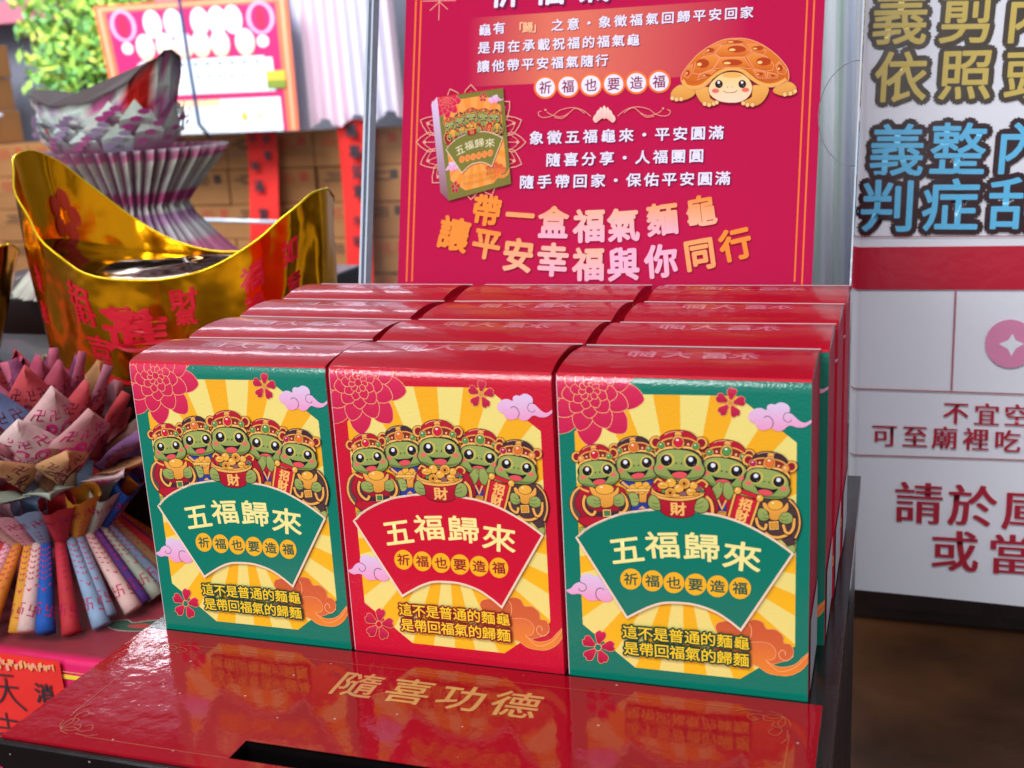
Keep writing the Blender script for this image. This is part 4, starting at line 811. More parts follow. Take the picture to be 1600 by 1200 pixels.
["T","龜","or1>or3",71.84,-175.53,18.6,-9.7,0.633,0.98,"",0.0],
["T","讓","or1",-84.13,-161.77,21.75,12.6,0.74,0.98,"",0.0],
["T","平","or1>or2",-61.73,-155.85,19.94,8.9,0.678,0.98,"",0.0],
["T","安","or2>or3",-40.59,-148.86,21.33,5.1,0.725,0.98,"",0.0],
["T","幸","or3>pk",-17.95,-146.32,21.1,2.3,0.717,0.98,"",0.0],
["T","福","or3>pk",4.99,-143.85,20.86,-1.6,0.709,0.98,"",0.0],
["T","與","pk",26.54,-144.1,20.64,-3.6,0.702,0.98,"",0.0],
["T","你","pk",49.47,-146.25,20.39,-6.5,0.693,0.98,"",0.0],
["T","同","or2",72.14,-150.59,19.4,-10.4,0.66,0.98,"",0.0],
["T","行","or1",92.75,-156.3,19.18,-13.4,0.652,0.98,"",0.0],
["G","turtle_picture"],
["F","tan>tan2",[57.7,-248.84,53.66,-247.41,51.33,-244.29,51.74,-241.07,55.08,-239.6,59.97,-239.95,64.76,-242.16,65.69,-245.84],1,"tanl",0.22],
["E","tan3",52.27,-241.31,1.21,0.05,0.05,1.29,"tanl",0.16],
["E","tan3",54.77,-240.52,1.2,0.05,0.05,1.28,"tanl",0.16],
["E","tan3",57.5,-240.58,1.2,0.05,0.05,1.28,"tanl",0.16],
["F","tan>tan2",[117.12,-247.87,120.72,-247.19,123.13,-244.52,123.01,-241.43,120.52,-240.24,115.41,-240.18,110.69,-242.18,111.08,-245.02],1,"tanl",0.21],
["E","tan3",122.46,-242.48,1.12,0.05,0.06,1.24,"tanl",0.15],
["E","tan3",119.96,-241.29,1.12,0.04,0.06,1.24,"tanl",0.15],
["E","tan3",116.91,-240.9,1.13,0.04,0.06,1.24,"tanl",0.15],
["F","tan>tan2",[65.66,-246.38,66.95,-241.55,69.8,-237.72,73.11,-235.75,76.83,-236.41,78.9,-237.92,74.51,-240.72,73.73,-246.57],1,"tanl",0.21],
["E","tan3",71.43,-237.4,1.18,0.04,0.05,1.27,"tanl",0.16],
["E","tan3",74.15,-236.61,1.18,0.04,0.05,1.27,"tanl",0.16],
["E","tan3",76.8,-237.2,1.18,0.04,0.05,1.27,"tanl",0.16],
["E","tan3",78.48,-237.83,1.18,0.04,0.05,1.27,"tanl",0.16],
["F","tan>tan2",[98.57,-246.58,98.32,-240.33,93.72,-237.89,94.33,-235.77,98.56,-234.83,103.2,-235.97,106.66,-240.0,107.46,-245.17],1,"tanl",0.21],
["E","tan3",93.76,-236.84,1.16,0.04,0.05,1.26,"tanl",0.16],
["E","tan3",96.17,-235.81,1.15,0.04,0.05,1.26,"tanl",0.16],
["E","tan3",99.05,-235.7,1.15,0.04,0.05,1.26,"tanl",0.16],
["F","shl>shl2",[57.02,-252.06,57.95,-255.75,61.29,-260.38,66.46,-265.95,73.25,-270.35,80.58,-273.37,87.96,-273.84,94.29,-273.12,101.18,-270.4,108.1,-265.88,114.0,-260.41,117.82,-255.06,118.79,-250.37,117.63,-247.84,113.1,-245.97,107.97,-245.41,102.72,-246.93,97.37,-250.29,91.94,-254.71,86.62,-256.01,81.36,-255.2,76.16,-252.28,73.1,-248.71,68.37,-246.26,62.97,-246.22,58.51,-248.8],1,"shl3",0.54],
["L","tan",[58.13,-251.48,60.17,-248.2,64.56,-246.95,69.38,-247.81,74.06,-251.31,78.2,-254.29,82.38,-256.2,86.59,-256.64,91.9,-255.65,96.23,-252.42,101.09,-248.56,106.89,-246.49,112.54,-247.03,117.3,-249.41],1.84,0,1],
["L","tanl",[59.15,-253.03,61.7,-250.53,66.59,-250.05,71.87,-252.47,77.07,-255.93,82.33,-257.36,86.55,-257.48,91.85,-256.7,96.69,-253.97,101.55,-250.1,107.82,-248.79,113.43,-250.09,116.93,-252.0],0.22,0,1],
["F","shs>shl2",[76.12,-265.72,80.18,-270.24,91.27,-270.16,97.22,-265.67,93.15,-263.01,79.41,-263.45],0,"shl3",0.37],
["E","shd",88.75,-267.68,5.27,0.28,0.09,1.99,"",0.0],
["E","shh",86.13,-267.42,1.85,0.1,0.03,0.7,"",0.0],
["F","shs>shl2",[63.94,-255.21,65.06,-260.73,69.75,-264.46,76.68,-265.16,79.17,-262.93,75.42,-257.06,67.48,-254.52],0,"shl3",0.38],
["E","shd",69.38,-260.52,3.77,0.18,0.11,2.65,"",0.0],
["E","shh",67.51,-260.08,1.32,0.06,0.04,0.93,"",0.0],
["F","shs>shl2",[75.95,-257.03,79.42,-263.18,93.16,-262.75,97.64,-256.01,91.84,-257.07,82.32,-257.52],0,"shl3",0.37],
["E","shd",86.44,-260.21,5.82,0.29,0.08,1.79,"",0.0],
["E","shh",83.54,-259.99,2.04,0.1,0.03,0.63,"",0.0],
["F","shs>shl2",[94.73,-262.93,98.3,-264.83,105.66,-262.64,109.99,-258.02,109.62,-254.93,105.51,-254.34,99.21,-255.94],0,"shl3",0.37],
["E","shd",104.23,-259.85,4.15,0.2,0.1,2.34,"",0.0],
["E","shh",102.17,-259.49,1.46,0.07,0.04,0.82,"",0.0],
["F","shs>shl2",[78.54,-271.38,87.99,-273.21,95.94,-271.21,91.26,-270.42,80.18,-270.39],0,"shl3",0.37],
["E","shd",87.51,-271.93,4.75,0.26,0.04,0.84,"",0.0],
["E","shh",85.14,-271.9,1.67,0.09,0.01,0.29,"",0.0],
["F","shs>shl2",[69.15,-265.81,73.3,-269.29,78.02,-271.14,79.66,-270.11,75.58,-265.75],0,"shl3",0.37],
["E","shd",73.35,-267.97,2.41,0.13,0.06,1.32,"",0.0],
["E","shh",72.16,-267.77,0.85,0.04,0.02,0.46,"",0.0],
["F","shs>shl2",[94.41,-270.14,99.64,-269.96,105.54,-265.5,104.07,-263.5,97.74,-265.64],0,"shl3",0.37],
["E","shd",100.78,-267.56,3.12,0.17,0.05,1.25,"",0.0],
["E","shh",99.23,-267.4,1.1,0.06,0.02,0.44,"",0.0],
["F","shs>shl2",[58.86,-253.58,61.33,-259.31,63.46,-260.27,63.14,-254.98,61.08,-252.42],0,"shl3",0.38],
["E","shd",60.95,-255.61,1.09,0.05,0.07,1.6,"",0.0],
["E","shh",60.42,-255.32,0.38,0.02,0.02,0.56,"",0.0],
["F","shs>shl2",[111.05,-257.45,113.02,-259.42,117.35,-254.05,116.42,-252.03,112.8,-252.71],0,"shl3",0.36],
["E","shd",113.69,-255.77,1.54,0.07,0.08,1.86,"",0.0],
["E","shh",112.94,-255.43,0.54,0.03,0.03,0.65,"",0.0],
["F","shs>shl2",[66.81,-251.1,67.5,-253.99,75.44,-256.53,77.07,-255.93,72.39,-252.71],0,"shl3",0.38],
["E","shd",71.82,-253.53,2.69,0.12,0.03,0.74,"",0.0],
["E","shh",70.48,-253.44,0.94,0.04,0.01,0.26,"",0.0],
["F","shs>shl2",[98.18,-255.72,105.53,-253.82,106.2,-250.42,101.52,-250.62],0,"shl3",0.37],
["E","shd",102.46,-252.92,2.08,0.09,0.04,0.94,"",0.0],
["E","shh",101.43,-252.78,0.73,0.03,0.01,0.33,"",0.0],
["F","shs>shl2",[106.57,-253.77,112.31,-252.21,112.4,-250.14,106.72,-250.39],0,"shl3",0.36],
["E","shd",109.25,-251.58,1.86,0.08,0.03,0.73,"",0.0],
["E","shh",108.32,-251.47,0.65,0.03,0.01,0.25,"",0.0],
["F","fac>fac2",[86.67,-254.69,91.98,-253.66,96.32,-250.33,98.31,-246.59,98.21,-242.94,95.75,-239.38,91.63,-237.44,85.84,-237.24,79.95,-238.4,75.56,-241.21,73.55,-244.46,74.19,-248.14,77.25,-251.7,81.4,-254.15],1,"tanl",0.26],
["E","tan",86.75,-252.85,5.82,0.26,0.06,1.37,"",0.0],
["E","tan3",79.37,-248.18,2.67,0.11,0.12,2.75,"",0.0],
["E","eyb",79.37,-248.18,2.24,0.1,0.1,2.32,"",0.0],
["E","white",79.23,-249.08,0.75,0.03,0.03,0.74,"",0.0],
["E","grey",80.16,-247.25,0.37,0.02,0.02,0.37,"",0.0],
["E","tan3",92.77,-247.61,2.63,0.11,0.12,2.73,"",0.0],
["E","eyb",92.77,-247.61,2.21,0.09,0.1,2.31,"",0.0],
["E","white",92.63,-248.51,0.74,0.03,0.03,0.73,"",0.0],
["E","grey",93.55,-246.69,0.37,0.02,0.02,0.37,"",0.0],
["E","blush",77.56,-244.41,2.14,0.09,0.05,1.27,"",0.0],
["E","blush",94.75,-244.23,2.1,0.09,0.05,1.26,"",0.0],
["L","brn",[82.09,-244.22,84.0,-243.15,86.65,-242.99,88.75,-243.22,90.03,-244.22],0.32,0,1],
["E","brn",84.5,-246.23,0.27,0.01,0.01,0.26,"",0.0],
["E","brn",87.04,-246.28,0.26,0.01,0.01,0.26,"",0.0],
["G","p"]]
POSTER_QUAD = [[-98.4, -247.8], [-54.1, -252.0], [-46.6, -192.7], [-88.2, -182.6]]
POSTER_SIDE = [[-98.4, -247.8], [-88.2, -182.6], [-94.0, -187.8], [-102.2, -243.3]]
BANNER_ART = [
["G","lettering"],
["T","義","ygold",330.94,-277.91,36.97,2.9,0.516,1,"olv",3.955],
["T","剪","ygold",373.25,-275.88,36.4,2.9,0.508,1,"olv",3.893],
["T","內","ygold",413.81,-273.11,35.87,2.9,0.5,1,"olv",3.837],
["T","依","ygold",332.57,-239.18,35.23,2.0,0.528,1,"olv",4.051],
["T","照","ygold",373.64,-238.73,34.67,2.0,0.52,1,"olv",3.987],
["T","頭","ygold",414.3,-236.13,34.16,2.0,0.512,1,"olv",3.929],
["T","義","cyan",331.48,-190.24,37.34,1.9,0.567,1,"mar",4.253],
["T","整","cyan",370.96,-189.55,37.24,2.0,0.559,1,"mar",4.19],
["T","內","cyan",412.22,-188.88,36.66,2.0,0.55,1,"mar",4.124],
["T","判","cyan",326.63,-152.12,38.3,1.1,0.582,1,"mar",4.363],
["T","症","cyan",367.64,-151.82,38.18,1.1,0.573,1,"mar",4.295],
["T","刮","cyan",409.92,-151.94,37.55,1.1,0.563,1,"mar",4.225],
["G","red_band"],
["F","bred",[302.94,-122.97,415.99,-123.35,433.96,-123.39,435.81,-92.87,303.59,-92.32],0,"",0],
["L","bline",[302.79,-130.42,433.57,-129.99],0.68,0,0],
["G","ruled_lines"],
["L","bline",[304.17,-18.36,440.32,-18.17],0.92,0,0],
["L","bline",[304.75,33.17,443.23,30.16],0.94,0,0],
["L","bline2",[373.55,-91.89,373.79,-19.39],1.33,0,0],
["G","coin_emblem"],
["E","coin",410.69,-54.44,16.27,-0.32,0.91,17.42,"",0.0],
["F","bwhite",[411.82,-61.82,414.11,-57.19,419.59,-54.62,414.43,-51.23,411.86,-45.68,409.54,-50.63,403.51,-54.3,409.2,-57.1],0,"",0],
["G","lettering"],
["T","不","bred2",377.47,-2.72,17.9,-0.0,-0.416,1,"",0.0],
["T","宜","bred2",398.06,-2.3,17.77,-0.1,-0.413,1,"",0.0],
["T","空","bred2",417.94,-2.48,17.64,-0.1,-0.41,1,"",0.0],
["T","腹","bred2",437.73,-2.06,17.51,-0.1,-0.407,1,"",0.0],
["T","可","bred2",329.0,16.49,18.43,-0.5,-0.429,1,"",0.0],
["T","至","bred2",350.27,16.57,18.29,-0.5,-0.425,1,"",0.0],
["T","廟","bred2",370.74,16.45,18.15,-0.5,-0.422,1,"",0.0],
["T","裡","bred2",391.82,16.51,18.01,-0.5,-0.419,1,"",0.0],
["T","吃","bred2",412.58,16.77,17.88,-0.5,-0.416,1,"",0.0],
["T","飯","bred2",432.56,16.84,17.75,-0.5,-0.413,1,"",0.0],
["T","請","bred2",354.64,67.99,34.79,-0.5,-0.766,1,"",0.0],
["T","於","bred2",391.61,67.56,34.32,-0.5,-0.755,1,"",0.0],
["T","庫","bred2",428.17,68.07,33.87,-0.5,-0.746,1,"",0.0],
["T","或","bred2",380.97,103.74,34.3,-1.2,-0.774,1,"",0.0],
["T","當","bred2",420.34,103.24,33.8,-1.2,-0.763,1,"",0.0]]
# ------------------------------------------------------------------ helpers
def lin(c):
    out = []
    for v in c[:3]:
        v /= 255.0
        out.append(v / 12.92 if v <= 0.04045 else ((v + 0.055) / 1.055) ** 2.4)
    return tuple(out)

PAL = dict(
    pale=(243, 224, 128), orange=(248, 176, 32), orange2=(253, 190, 30), flower=(222, 44, 92), flower2=(205, 30, 78), peach=(250, 188, 128),
    blos=(214, 38, 84), blos2=(176, 24, 60), gold2=(222, 150, 50), lav=(226, 206, 240), pinkc=(242, 158, 204), brown=(92, 40, 52),
    terra=(206, 92, 52), terra2=(222, 112, 60), terra3=(240, 140, 48), gold=(246, 176, 84), gold3=(250, 192, 104), gold4=(244, 178, 66),
    crim=(186, 24, 48), crim2=(150, 20, 44), crim3=(168, 18, 44), dark=(46, 22, 30), dk2=(70, 42, 54), dk3=(92, 38, 30), turt=(158, 174, 96), turt2=(138, 158, 82),
    turt3=(96, 122, 60), tyel=(206, 190, 92), black=(26, 22, 28), white=(238, 242, 255), grey=(110, 110, 130), blush=(232, 112, 98), tong=(232, 84, 92),
    peach2=(252, 200, 150), band=(136, 44, 30), hi=(255, 236, 214), redj=(214, 26, 62), redj2=(218, 30, 52), orj=(232, 116, 44), orj2=(246, 160, 74), grn=(86, 150, 76),
    grn2=(60, 130, 86), magj=(190, 24, 92), purp=(142, 92, 96), shell=(96, 72, 70), shell2=(78, 56, 58), blue=(44, 62, 148), cream=(244, 216, 190), title=(250, 238, 154),
    amber=(250, 184, 34), slog=(252, 212, 36), oran=(244, 122, 54), peachp=(240, 170, 148), magenta=(190, 6, 74), salmon=(222, 118, 96), shad=(120, 30, 86), wht=(232, 236, 255),
    magd=(140, 20, 74), oran2=(255, 200, 150), lot=(246, 230, 220), lot2=(240, 190, 180), or1=(248, 150, 60), or2=(248, 172, 110), or3=(248, 190, 160), pk=(250, 188, 214),
    tan=(234, 178, 92), tan2=(222, 152, 66), tanl=(150, 84, 40), tan3=(246, 206, 140), shl=(226, 132, 44), shl2=(206, 100, 26), shl3=(238, 160, 120), shs=(232, 150, 62), shd=(180, 66, 20),
    shh=(252, 214, 140), fac=(238, 206, 130), fac2=(252, 218, 196), eyb=(44, 26, 38), brn=(120, 80, 60), ygold=(210, 186, 92), olv=(66, 56, 44), cyan=(98, 196, 244), mar=(46, 10, 20),
    bred=(196, 22, 54), bline=(170, 84, 92), bline2=(178, 104, 124), coin=(228, 142, 182), bwhite=(238, 241, 252), bred2=(178, 30, 56),
    lip=(206, 8, 40), goldf=(204, 150, 92), goldl=(190, 84, 56), manji=(196, 30, 110), ink3=(40, 32, 44), ribbon=(250, 220, 50))

_glyph = {}
def glyph(ch):
    if ch not in _glyph:
        cu = bpy.data.curves.new('glyph', 'FONT')
        cu.body = ch; cu.resolution_u = 3; cu.fill_mode = 'FRONT'
        o = bpy.data.objects.new('glyph', cu)
        COL.objects.link(o)
        me = o.evaluated_get(bpy.context.evaluated_depsgraph_get()).to_mesh()
        vs = [(v.co.x - 0.5, v.co.y - 0.38) for v in me.vertices]
        fs = [tuple(p.vertices) for p in me.polygons]
        if ch in '·‧':
            cx = sum(v[0] for v in vs) / len(vs); cy = sum(v[1] for v in vs) / len(vs)
            vs = [((x - cx) * 1.6, (y - cy) * 1.6) for x, y in vs]
        _glyph[ch] = (vs, fs)
        bpy.data.objects.remove(o); bpy.data.curves.remove(cu)
    return _glyph[ch]

def catmull(P, closed, n=5):
    m = len(P)
    if m < 3: return list(P)
    out = []
    rng = range(m) if closed else range(m - 1)
    for i in rng:
        if closed: p0, p1, p2, p3 = P[i - 1], P[i], P[(i + 1) % m], P[(i + 2) % m]
        else: p0, p1, p2, p3 = P[max(i - 1, 0)], P[i], P[i + 1], P[min(i + 2, m - 1)]
        for k in range(n):
            t = k / n
            out.append(tuple(.5 * (2 * b + (c - a) * t + (2 * a - 5 * b + 4 * c - d) * t * t + (3 * b - a - 3 * c + d) * t ** 3) for a, b, c, d in zip(p0, p1, p2, p3)))
    if not closed: out.append(tuple(P[-1]))
    return out

class Art:
    """Printed artwork on a flat sheet: fills, lines and lettering in millimetres (u right, v down), each layer a hair above the last."""
    def __init__(s, pal=None, xf=None, clip=None, step=0.004, k=1.0):
        s.pal = dict(PAL); s.pal.update(pal or {})
        s.xf = xf or (lambda u, v: (u, v)); s.clip = clip; s.step = step; s.k = k
        s.g = {}; s.cur = None; s.z = 0.0; s.G('art')
    def G(s, name, new=False):
        key = (name, len(s.g)) if new else (name, 0)
        if key not in s.g: s.g[key] = ([], [], [])
        s.cur = s.g[key]
    def c(s, name):
        q = s.pal.get(name, name)
        return lin(q)
    def tri(s, P2, faces, col, dz=0.0):
        V, F, C = s.cur
        s.z += s.step
        if isinstance(col, str) and '>' in col:
            a, b = (s.c(x) for x in col.split('>'))
            lo = min(p[1] for p in P2); hi = max(p[1] for p in P2) or 1
            cols = [tuple(x + (y - x) * ((p[1] - lo) / max(hi - lo, 1e-6)) for x, y in zip(a, b)) for p in P2]
        elif isinstance(col, list): cols = col
        else: cols = [s.c(col)] * len(P2)
        n0 = len(V)
        for p, cc in zip(P2, cols):
            u, v = s.xf(*p)
            V.append((u, v, s.z)); C.append(cc)
        F.extend([tuple(i + n0 for i in f) for f in faces])
    def fill(s, P, col):
        if s.clip: P = s.do_clip(P)
        if len(P) < 3: return
        f = tessellate_polygon([[Vector((x, y, 0)) for x, y in P]])
        s.tri(P, f, col)
    def do_clip(s, P):
        x0, y0, x1, y1 = s.clip
        for ax, lim, sg in ((0, x0, 1), (0, x1, -1), (1, y0, 1), (1, y1, -1)):
            out = []
            for i in range(len(P)):
                p, q = P[i - 1], P[i]
                ip, iq = (p[ax] - lim) * sg >= 0, (q[ax] - lim) * sg >= 0
                if ip != iq:
                    t = (lim - p[ax]) / (q[ax] - p[ax])
                    out.append((p[0] + t * (q[0] - p[0]), p[1] + t * (q[1] - p[1])))
                if iq: out.append(q)
            P = out
            if not P: break
        return P
    def line(s, P, w, col, closed=False):
        m = len(P)
        if m < 2: return
        h = w / 2
        L, Rr = [], []
        for i in range(m):
            a = P[i - 1] if (closed or i > 0) else P[i]
            b = P[(i + 1) % m] if (closed or i < m - 1) else P[i]
            p = P[i]
            d1 = Vector((p[0] - a[0], p[1] - a[1])); d2 = Vector((b[0] - p[0], b[1] - p[1]))
            if d1.length < 1e-9: d1 = d2
            if d2.length < 1e-9: d2 = d1
            if d1.length < 1e-9: d1 = d2 = Vector((1, 0))
            d1 = d1.normalized(); d2 = d2.normalized()
            t = d1 + d2
            t = t.normalized() if t.length > 1e-6 else d1
            n = Vector((-t.y, t.x)); k = 1 / max(0.6, n.dot(Vector((-d1.y, d1.x))))
            L.append((p[0] + n.x * h * k, p[1] + n.y * h * k)); Rr.append((p[0] - n.x * h * k, p[1] - n.y * h * k))
        if s.clip:
            for i in range(m if closed else m - 1):
                j = (i + 1) % m
                q = s.do_clip([L[i], L[j], Rr[j], Rr[i]])
                if len(q) > 2:
                    s.z -= s.step * .999
                    s.tri(q, [tuple(range(len(q)))], col)
            s.z += s.step
            return
        fs = []
        for i in range(m if closed else m - 1):
            j = (i + 1) % m
            fs.append((i, j, m + j, m + i))
        s.tri(L + Rr, fs, col)
    def text(s, ch, col, u, v, size, ang, bold=0, sx=1, ol='', olw=0):
        vs, fs = glyph(ch)
        ca, sa = math.cos(R(ang)), math.sin(R(ang))
        def put(dx, dy, cc):
            P = []
            for x, y in vs:
                X = x * size * sx + dx; Y = -y * size + dy
                P.append((u + X * ca - Y * sa, v + X * sa + Y * ca))
            s.tri(P, fs, cc)
        st = s.step
        if ol:
            n = 12
            s.step = st / 14
            for k in range(n):
                put(olw * math.cos(2 * math.pi * k / n), olw * math.sin(2 * math.pi * k / n), ol)
                put(olw * .55 * math.cos(2 * math.pi * k / n), olw * .55 * math.sin(2 * math.pi * k / n), ol)
            s.z += st
        if bold > 0:
            s.step = st / 10
            for k in range(8): put(bold * math.cos(math.pi * k / 4), bold * math.sin(math.pi * k / 4), col)
        elif bold < 0:
            s.step = st / 10
            for dx in (bold, bold / 2, -bold / 2, -bold): put(dx, 0, col)
        put(0, 0, col)
        s.step = st
    def run(s, ops, newgroup=('turtle',)):
        for o in ops:
            k = o[0]
            if k == 'G': s.G(o[1], o[1] in newgroup)
            elif k == 'F':
                P = list(zip(o[2][::2], o[2][1::2]))
                if o[3]: P = catmull(P, True)
                s.fill(P, o[1])
                if o[4]: s.line(P, o[5] * s.k, o[4], True)
            elif k == 'L':
                P = list(zip(o[2][::2], o[2][1::2]))
                if o[5]: P = catmull(P, bool(o[4]))
                s.line(P, o[3], o[1], bool(o[4]))
            elif k == 'E':
                _, col, u, v, ax, ay, bx, by, ol, w = o
                P = [(u + ax * math.cos(t) + bx * math.sin(t), v + ay * math.cos(t) + by * math.sin(t)) for t in (2 * math.pi * i / 24 for i in range(24))]
                s.fill(P, col)
                if ol: s.line(P, w * s.k, ol, True)
            elif k == 'T':
                _, ch, col, u, v, size, ang, bold, sx, ol, olw = o
                s.text(ch, col, u, v, size, ang, bold, sx, ol, olw)
            elif k == 'Q':
                x0, y0, x1, y1 = o[1]; cs = [s.c(x) for x in o[2]]
                P = []; cc = []
                for t, q in zip(o[3], cs):
                    P += [(x0 + (x1 - x0) * t, y0), (x0 + (x1 - x0) * t, y1)]; cc += [q, q]
                s.tri(P, [(2 * i, 2 * i + 1, 2 * i + 3, 2 * i + 2) for i in range(len(o[3]) - 1)], cc)
    def meshes(s, place):
        """{group key: (verts, faces, colours)} with place(u, v, height in mm) -> Vector"""
        out = {}
        for key, (V, F, C) in s.g.items():
            if F: out[key] = ([place(*p) for p in V], F, C)
        return out

def new_mat(name, rgb=None, rough=0.4, metal=0.0, coat=0.0, coat_rough=0.03, vcol=False, var=0.0, vscale=30, bump=0.0, bscale=200, bdetail=3, spec=0.5, ior=1.5, trans=0.0, ccoat_ior=1.5, bump2=None, sheen=0):
    m = bpy.data.materials.new(name)
    m.use_nodes = True
    n = m.node_tree.nodes; l = m.node_tree.links
    b = n['Principled BSDF']
    b.inputs['Roughness'].default_value = rough
    b.inputs['Metallic'].default_value = metal
    b.inputs['Coat Weight'].default_value = coat
    b.inputs['Coat Roughness'].default_value = coat_rough
    b.inputs['Coat IOR'].default_value = ccoat_ior
    b.inputs['Specular IOR Level'].default_value = spec
    b.inputs['IOR'].default_value = ior
    b.inputs['Transmission Weight'].default_value = trans
    b.inputs['Sheen Weight'].default_value = sheen
    src = None
    if vcol:
        a = n.new('ShaderNodeAttribute'); a.attribute_name = 'Col'; src = a.outputs['Color']
    else:
        b.inputs['Base Color'].default_value = (*lin(rgb), 1)
    tco = n.new('ShaderNodeTexCoord')
    if var:
        ns = n.new('ShaderNodeTexNoise'); ns.inputs['Scale'].default_value = vscale; ns.inputs['Detail'].default_value = 6
        l.new(tco.outputs['Object'], ns.inputs['Vector'])
        mp = n.new('ShaderNodeMapRange'); mp.inputs[3].default_value = 1 - var; mp.inputs[4].default_value = 1 + var
        mp.inputs[1].default_value = 0.3; mp.inputs[2].default_value = 0.7
        l.new(ns.outputs['Fac'], mp.inputs[0])
        mx = n.new('ShaderNodeVectorMath'); mx.operation = 'SCALE'
        if src: l.new(src, mx.inputs[0])
        else: mx.inputs[0].default_value = lin(rgb)
        l.new(mp.outputs[0], mx.inputs['Scale']); src = mx.outputs[0]
        rr = n.new('ShaderNodeMapRange'); rr.inputs[3].default_value = max(rough - .12, 0.02); rr.inputs[4].default_value = rough + .12
        l.new(ns.outputs['Fac'], rr.inputs[0]); l.new(rr.outputs[0], b.inputs['Roughness'])
    if src: l.new(src, b.inputs['Base Color'])
    if bump:
        ns = n.new('ShaderNodeTexNoise'); ns.inputs['Scale'].default_value = bscale; ns.inputs['Detail'].default_value = bdetail
        l.new(tco.outputs['Object'], ns.inputs['Vector'])
        bp = n.new('ShaderNodeBump'); bp.inputs['Strength'].default_value = 1; bp.inputs['Distance'].default_value = bump
        l.new(ns.outputs['Fac'], bp.inputs['Height'])
        if bump2:
            n2 = n.new('ShaderNodeTexNoise'); n2.inputs['Scale'].default_value = bump2[1]; n2.inputs['Detail'].default_value = 2
            l.new(tco.outputs['Object'], n2.inputs['Vector'])
            b2 = n.new('ShaderNodeBump'); b2.inputs['Distance'].default_value = bump2[0]; b2.inputs['Strength'].default_value = 1
            l.new(n2.outputs['Fac'], b2.inputs['Height']); l.new(b2.outputs[0], bp.inputs['Normal'])
        l.new(bp.outputs[0], b.inputs['Normal'])
        l.new(bp.outputs[0], b.inputs['Coat Normal'])
    return m

def mesh_obj(name, V, F, mat, parent=None, cols=None, smooth=False, mats=None, fm=None, shared=None):
    if shared: me = shared
    else:
        me = bpy.data.meshes.new(name)
        me.from_pydata([tuple(v) for v in V], [], F)
        for mm in (mats or [mat]): me.materials.append(mm)
        if fm: me.polygons.foreach_set('material_index', fm)
        if cols:
            ca = me.color_attributes.new('Col', 'FLOAT_COLOR', 'POINT')
            ca.data.foreach_set('color', [x for c in cols for x in (c[0], c[1], c[2], 1.0)])
        if smooth: me.polygons.foreach_set('use_smooth', [True] * len(me.polygons))
        me.update()
    o = bpy.data.objects.new(name, me)
    COL.objects.link(o)
    if parent: o.parent = parent
    return o

def tag(o, label=None, cat=None, group=None, kind=None):
    if label: o['label'] = label
    if cat: o['category'] = cat
    if group: o['group'] = group
    if kind: o['kind'] = kind
    return o

def thing(name, loc, label, cat, group=None, rz=0):
    o = bpy.data.objects.new(name, None)
    COL.objects.link(o); o.location = loc; o.rotation_euler = (0, 0, rz)
    o.empty_display_size = 0.02
    return tag(o, label, cat, group)

class MB:
    def __init__(s): s.V = []; s.F = []; s.C = []; s.M = []; s.col = (1, 1, 1); s.mi = 0
    def add(s, V, F, col=None):
        n = len(s.V); s.V += [tuple(v) for v in V]; s.F += [tuple(i + n for i in f) for f in F]
        s.C += (col if isinstance(col, list) else [col or s.col] * len(V)); s.M += [s.mi] * len(F)
    def box(s, x0, x1, y0, y1, z0, z1, col=None):
        s.add([(x0, y0, z0), (x1, y0, z0), (x1, y1, z0), (x0, y1, z0), (x0, y0, z1), (x1, y0, z1), (x1, y1, z1), (x0, y1, z1)],
              [(0, 3, 2, 1), (4, 5, 6, 7), (0, 1, 5, 4), (1, 2, 6, 5), (2, 3, 7, 6), (3, 0, 4, 7)], col)
    def tube(s, P, r, n=8, col=None, cap=True):
        P = [Vector(p) for p in P]; V = []; F = []
        rs = r if isinstance(r, list) else [r] * len(P)
        prev = None
        for i, p in enumerate(P):
            d = (P[min(i + 1, len(P) - 1)] - P[max(i - 1, 0)]).normalized()
            if prev is None: a = d.orthogonal().normalized()
            else: a = (prev - d * prev.dot(d)).normalized()
            prev = a; b = d.cross(a)
            V += [p + (a * math.cos(2 * math.pi * k / n) + b * math.sin(2 * math.pi * k / n)) * rs[i] for k in range(n)]
        for i in range(len(P) - 1):
            for k in range(n):
                j = (k + 1) % n
                F.append((i * n + k, i * n + j, (i + 1) * n + j, (i + 1) * n + k))
        if cap: F += [tuple(range(n))[::-1], tuple((len(P) - 1) * n + k for k in range(n))]
        s.add(V, F, col)
    def obj(s, name, mat, parent=None, smooth=False, vcol=False, bevel=0, mats=None):
        o = mesh_obj(name, s.V, s.F, mat, parent, s.C if vcol else None, smooth, mats, s.M if mats else None)
        if bevel:
            md = o.modifiers.new('bevel', 'BEVEL'); md.width = bevel; md.segments = 2; md.limit_method = 'ANGLE'; md.angle_limit = R(40)
        return o

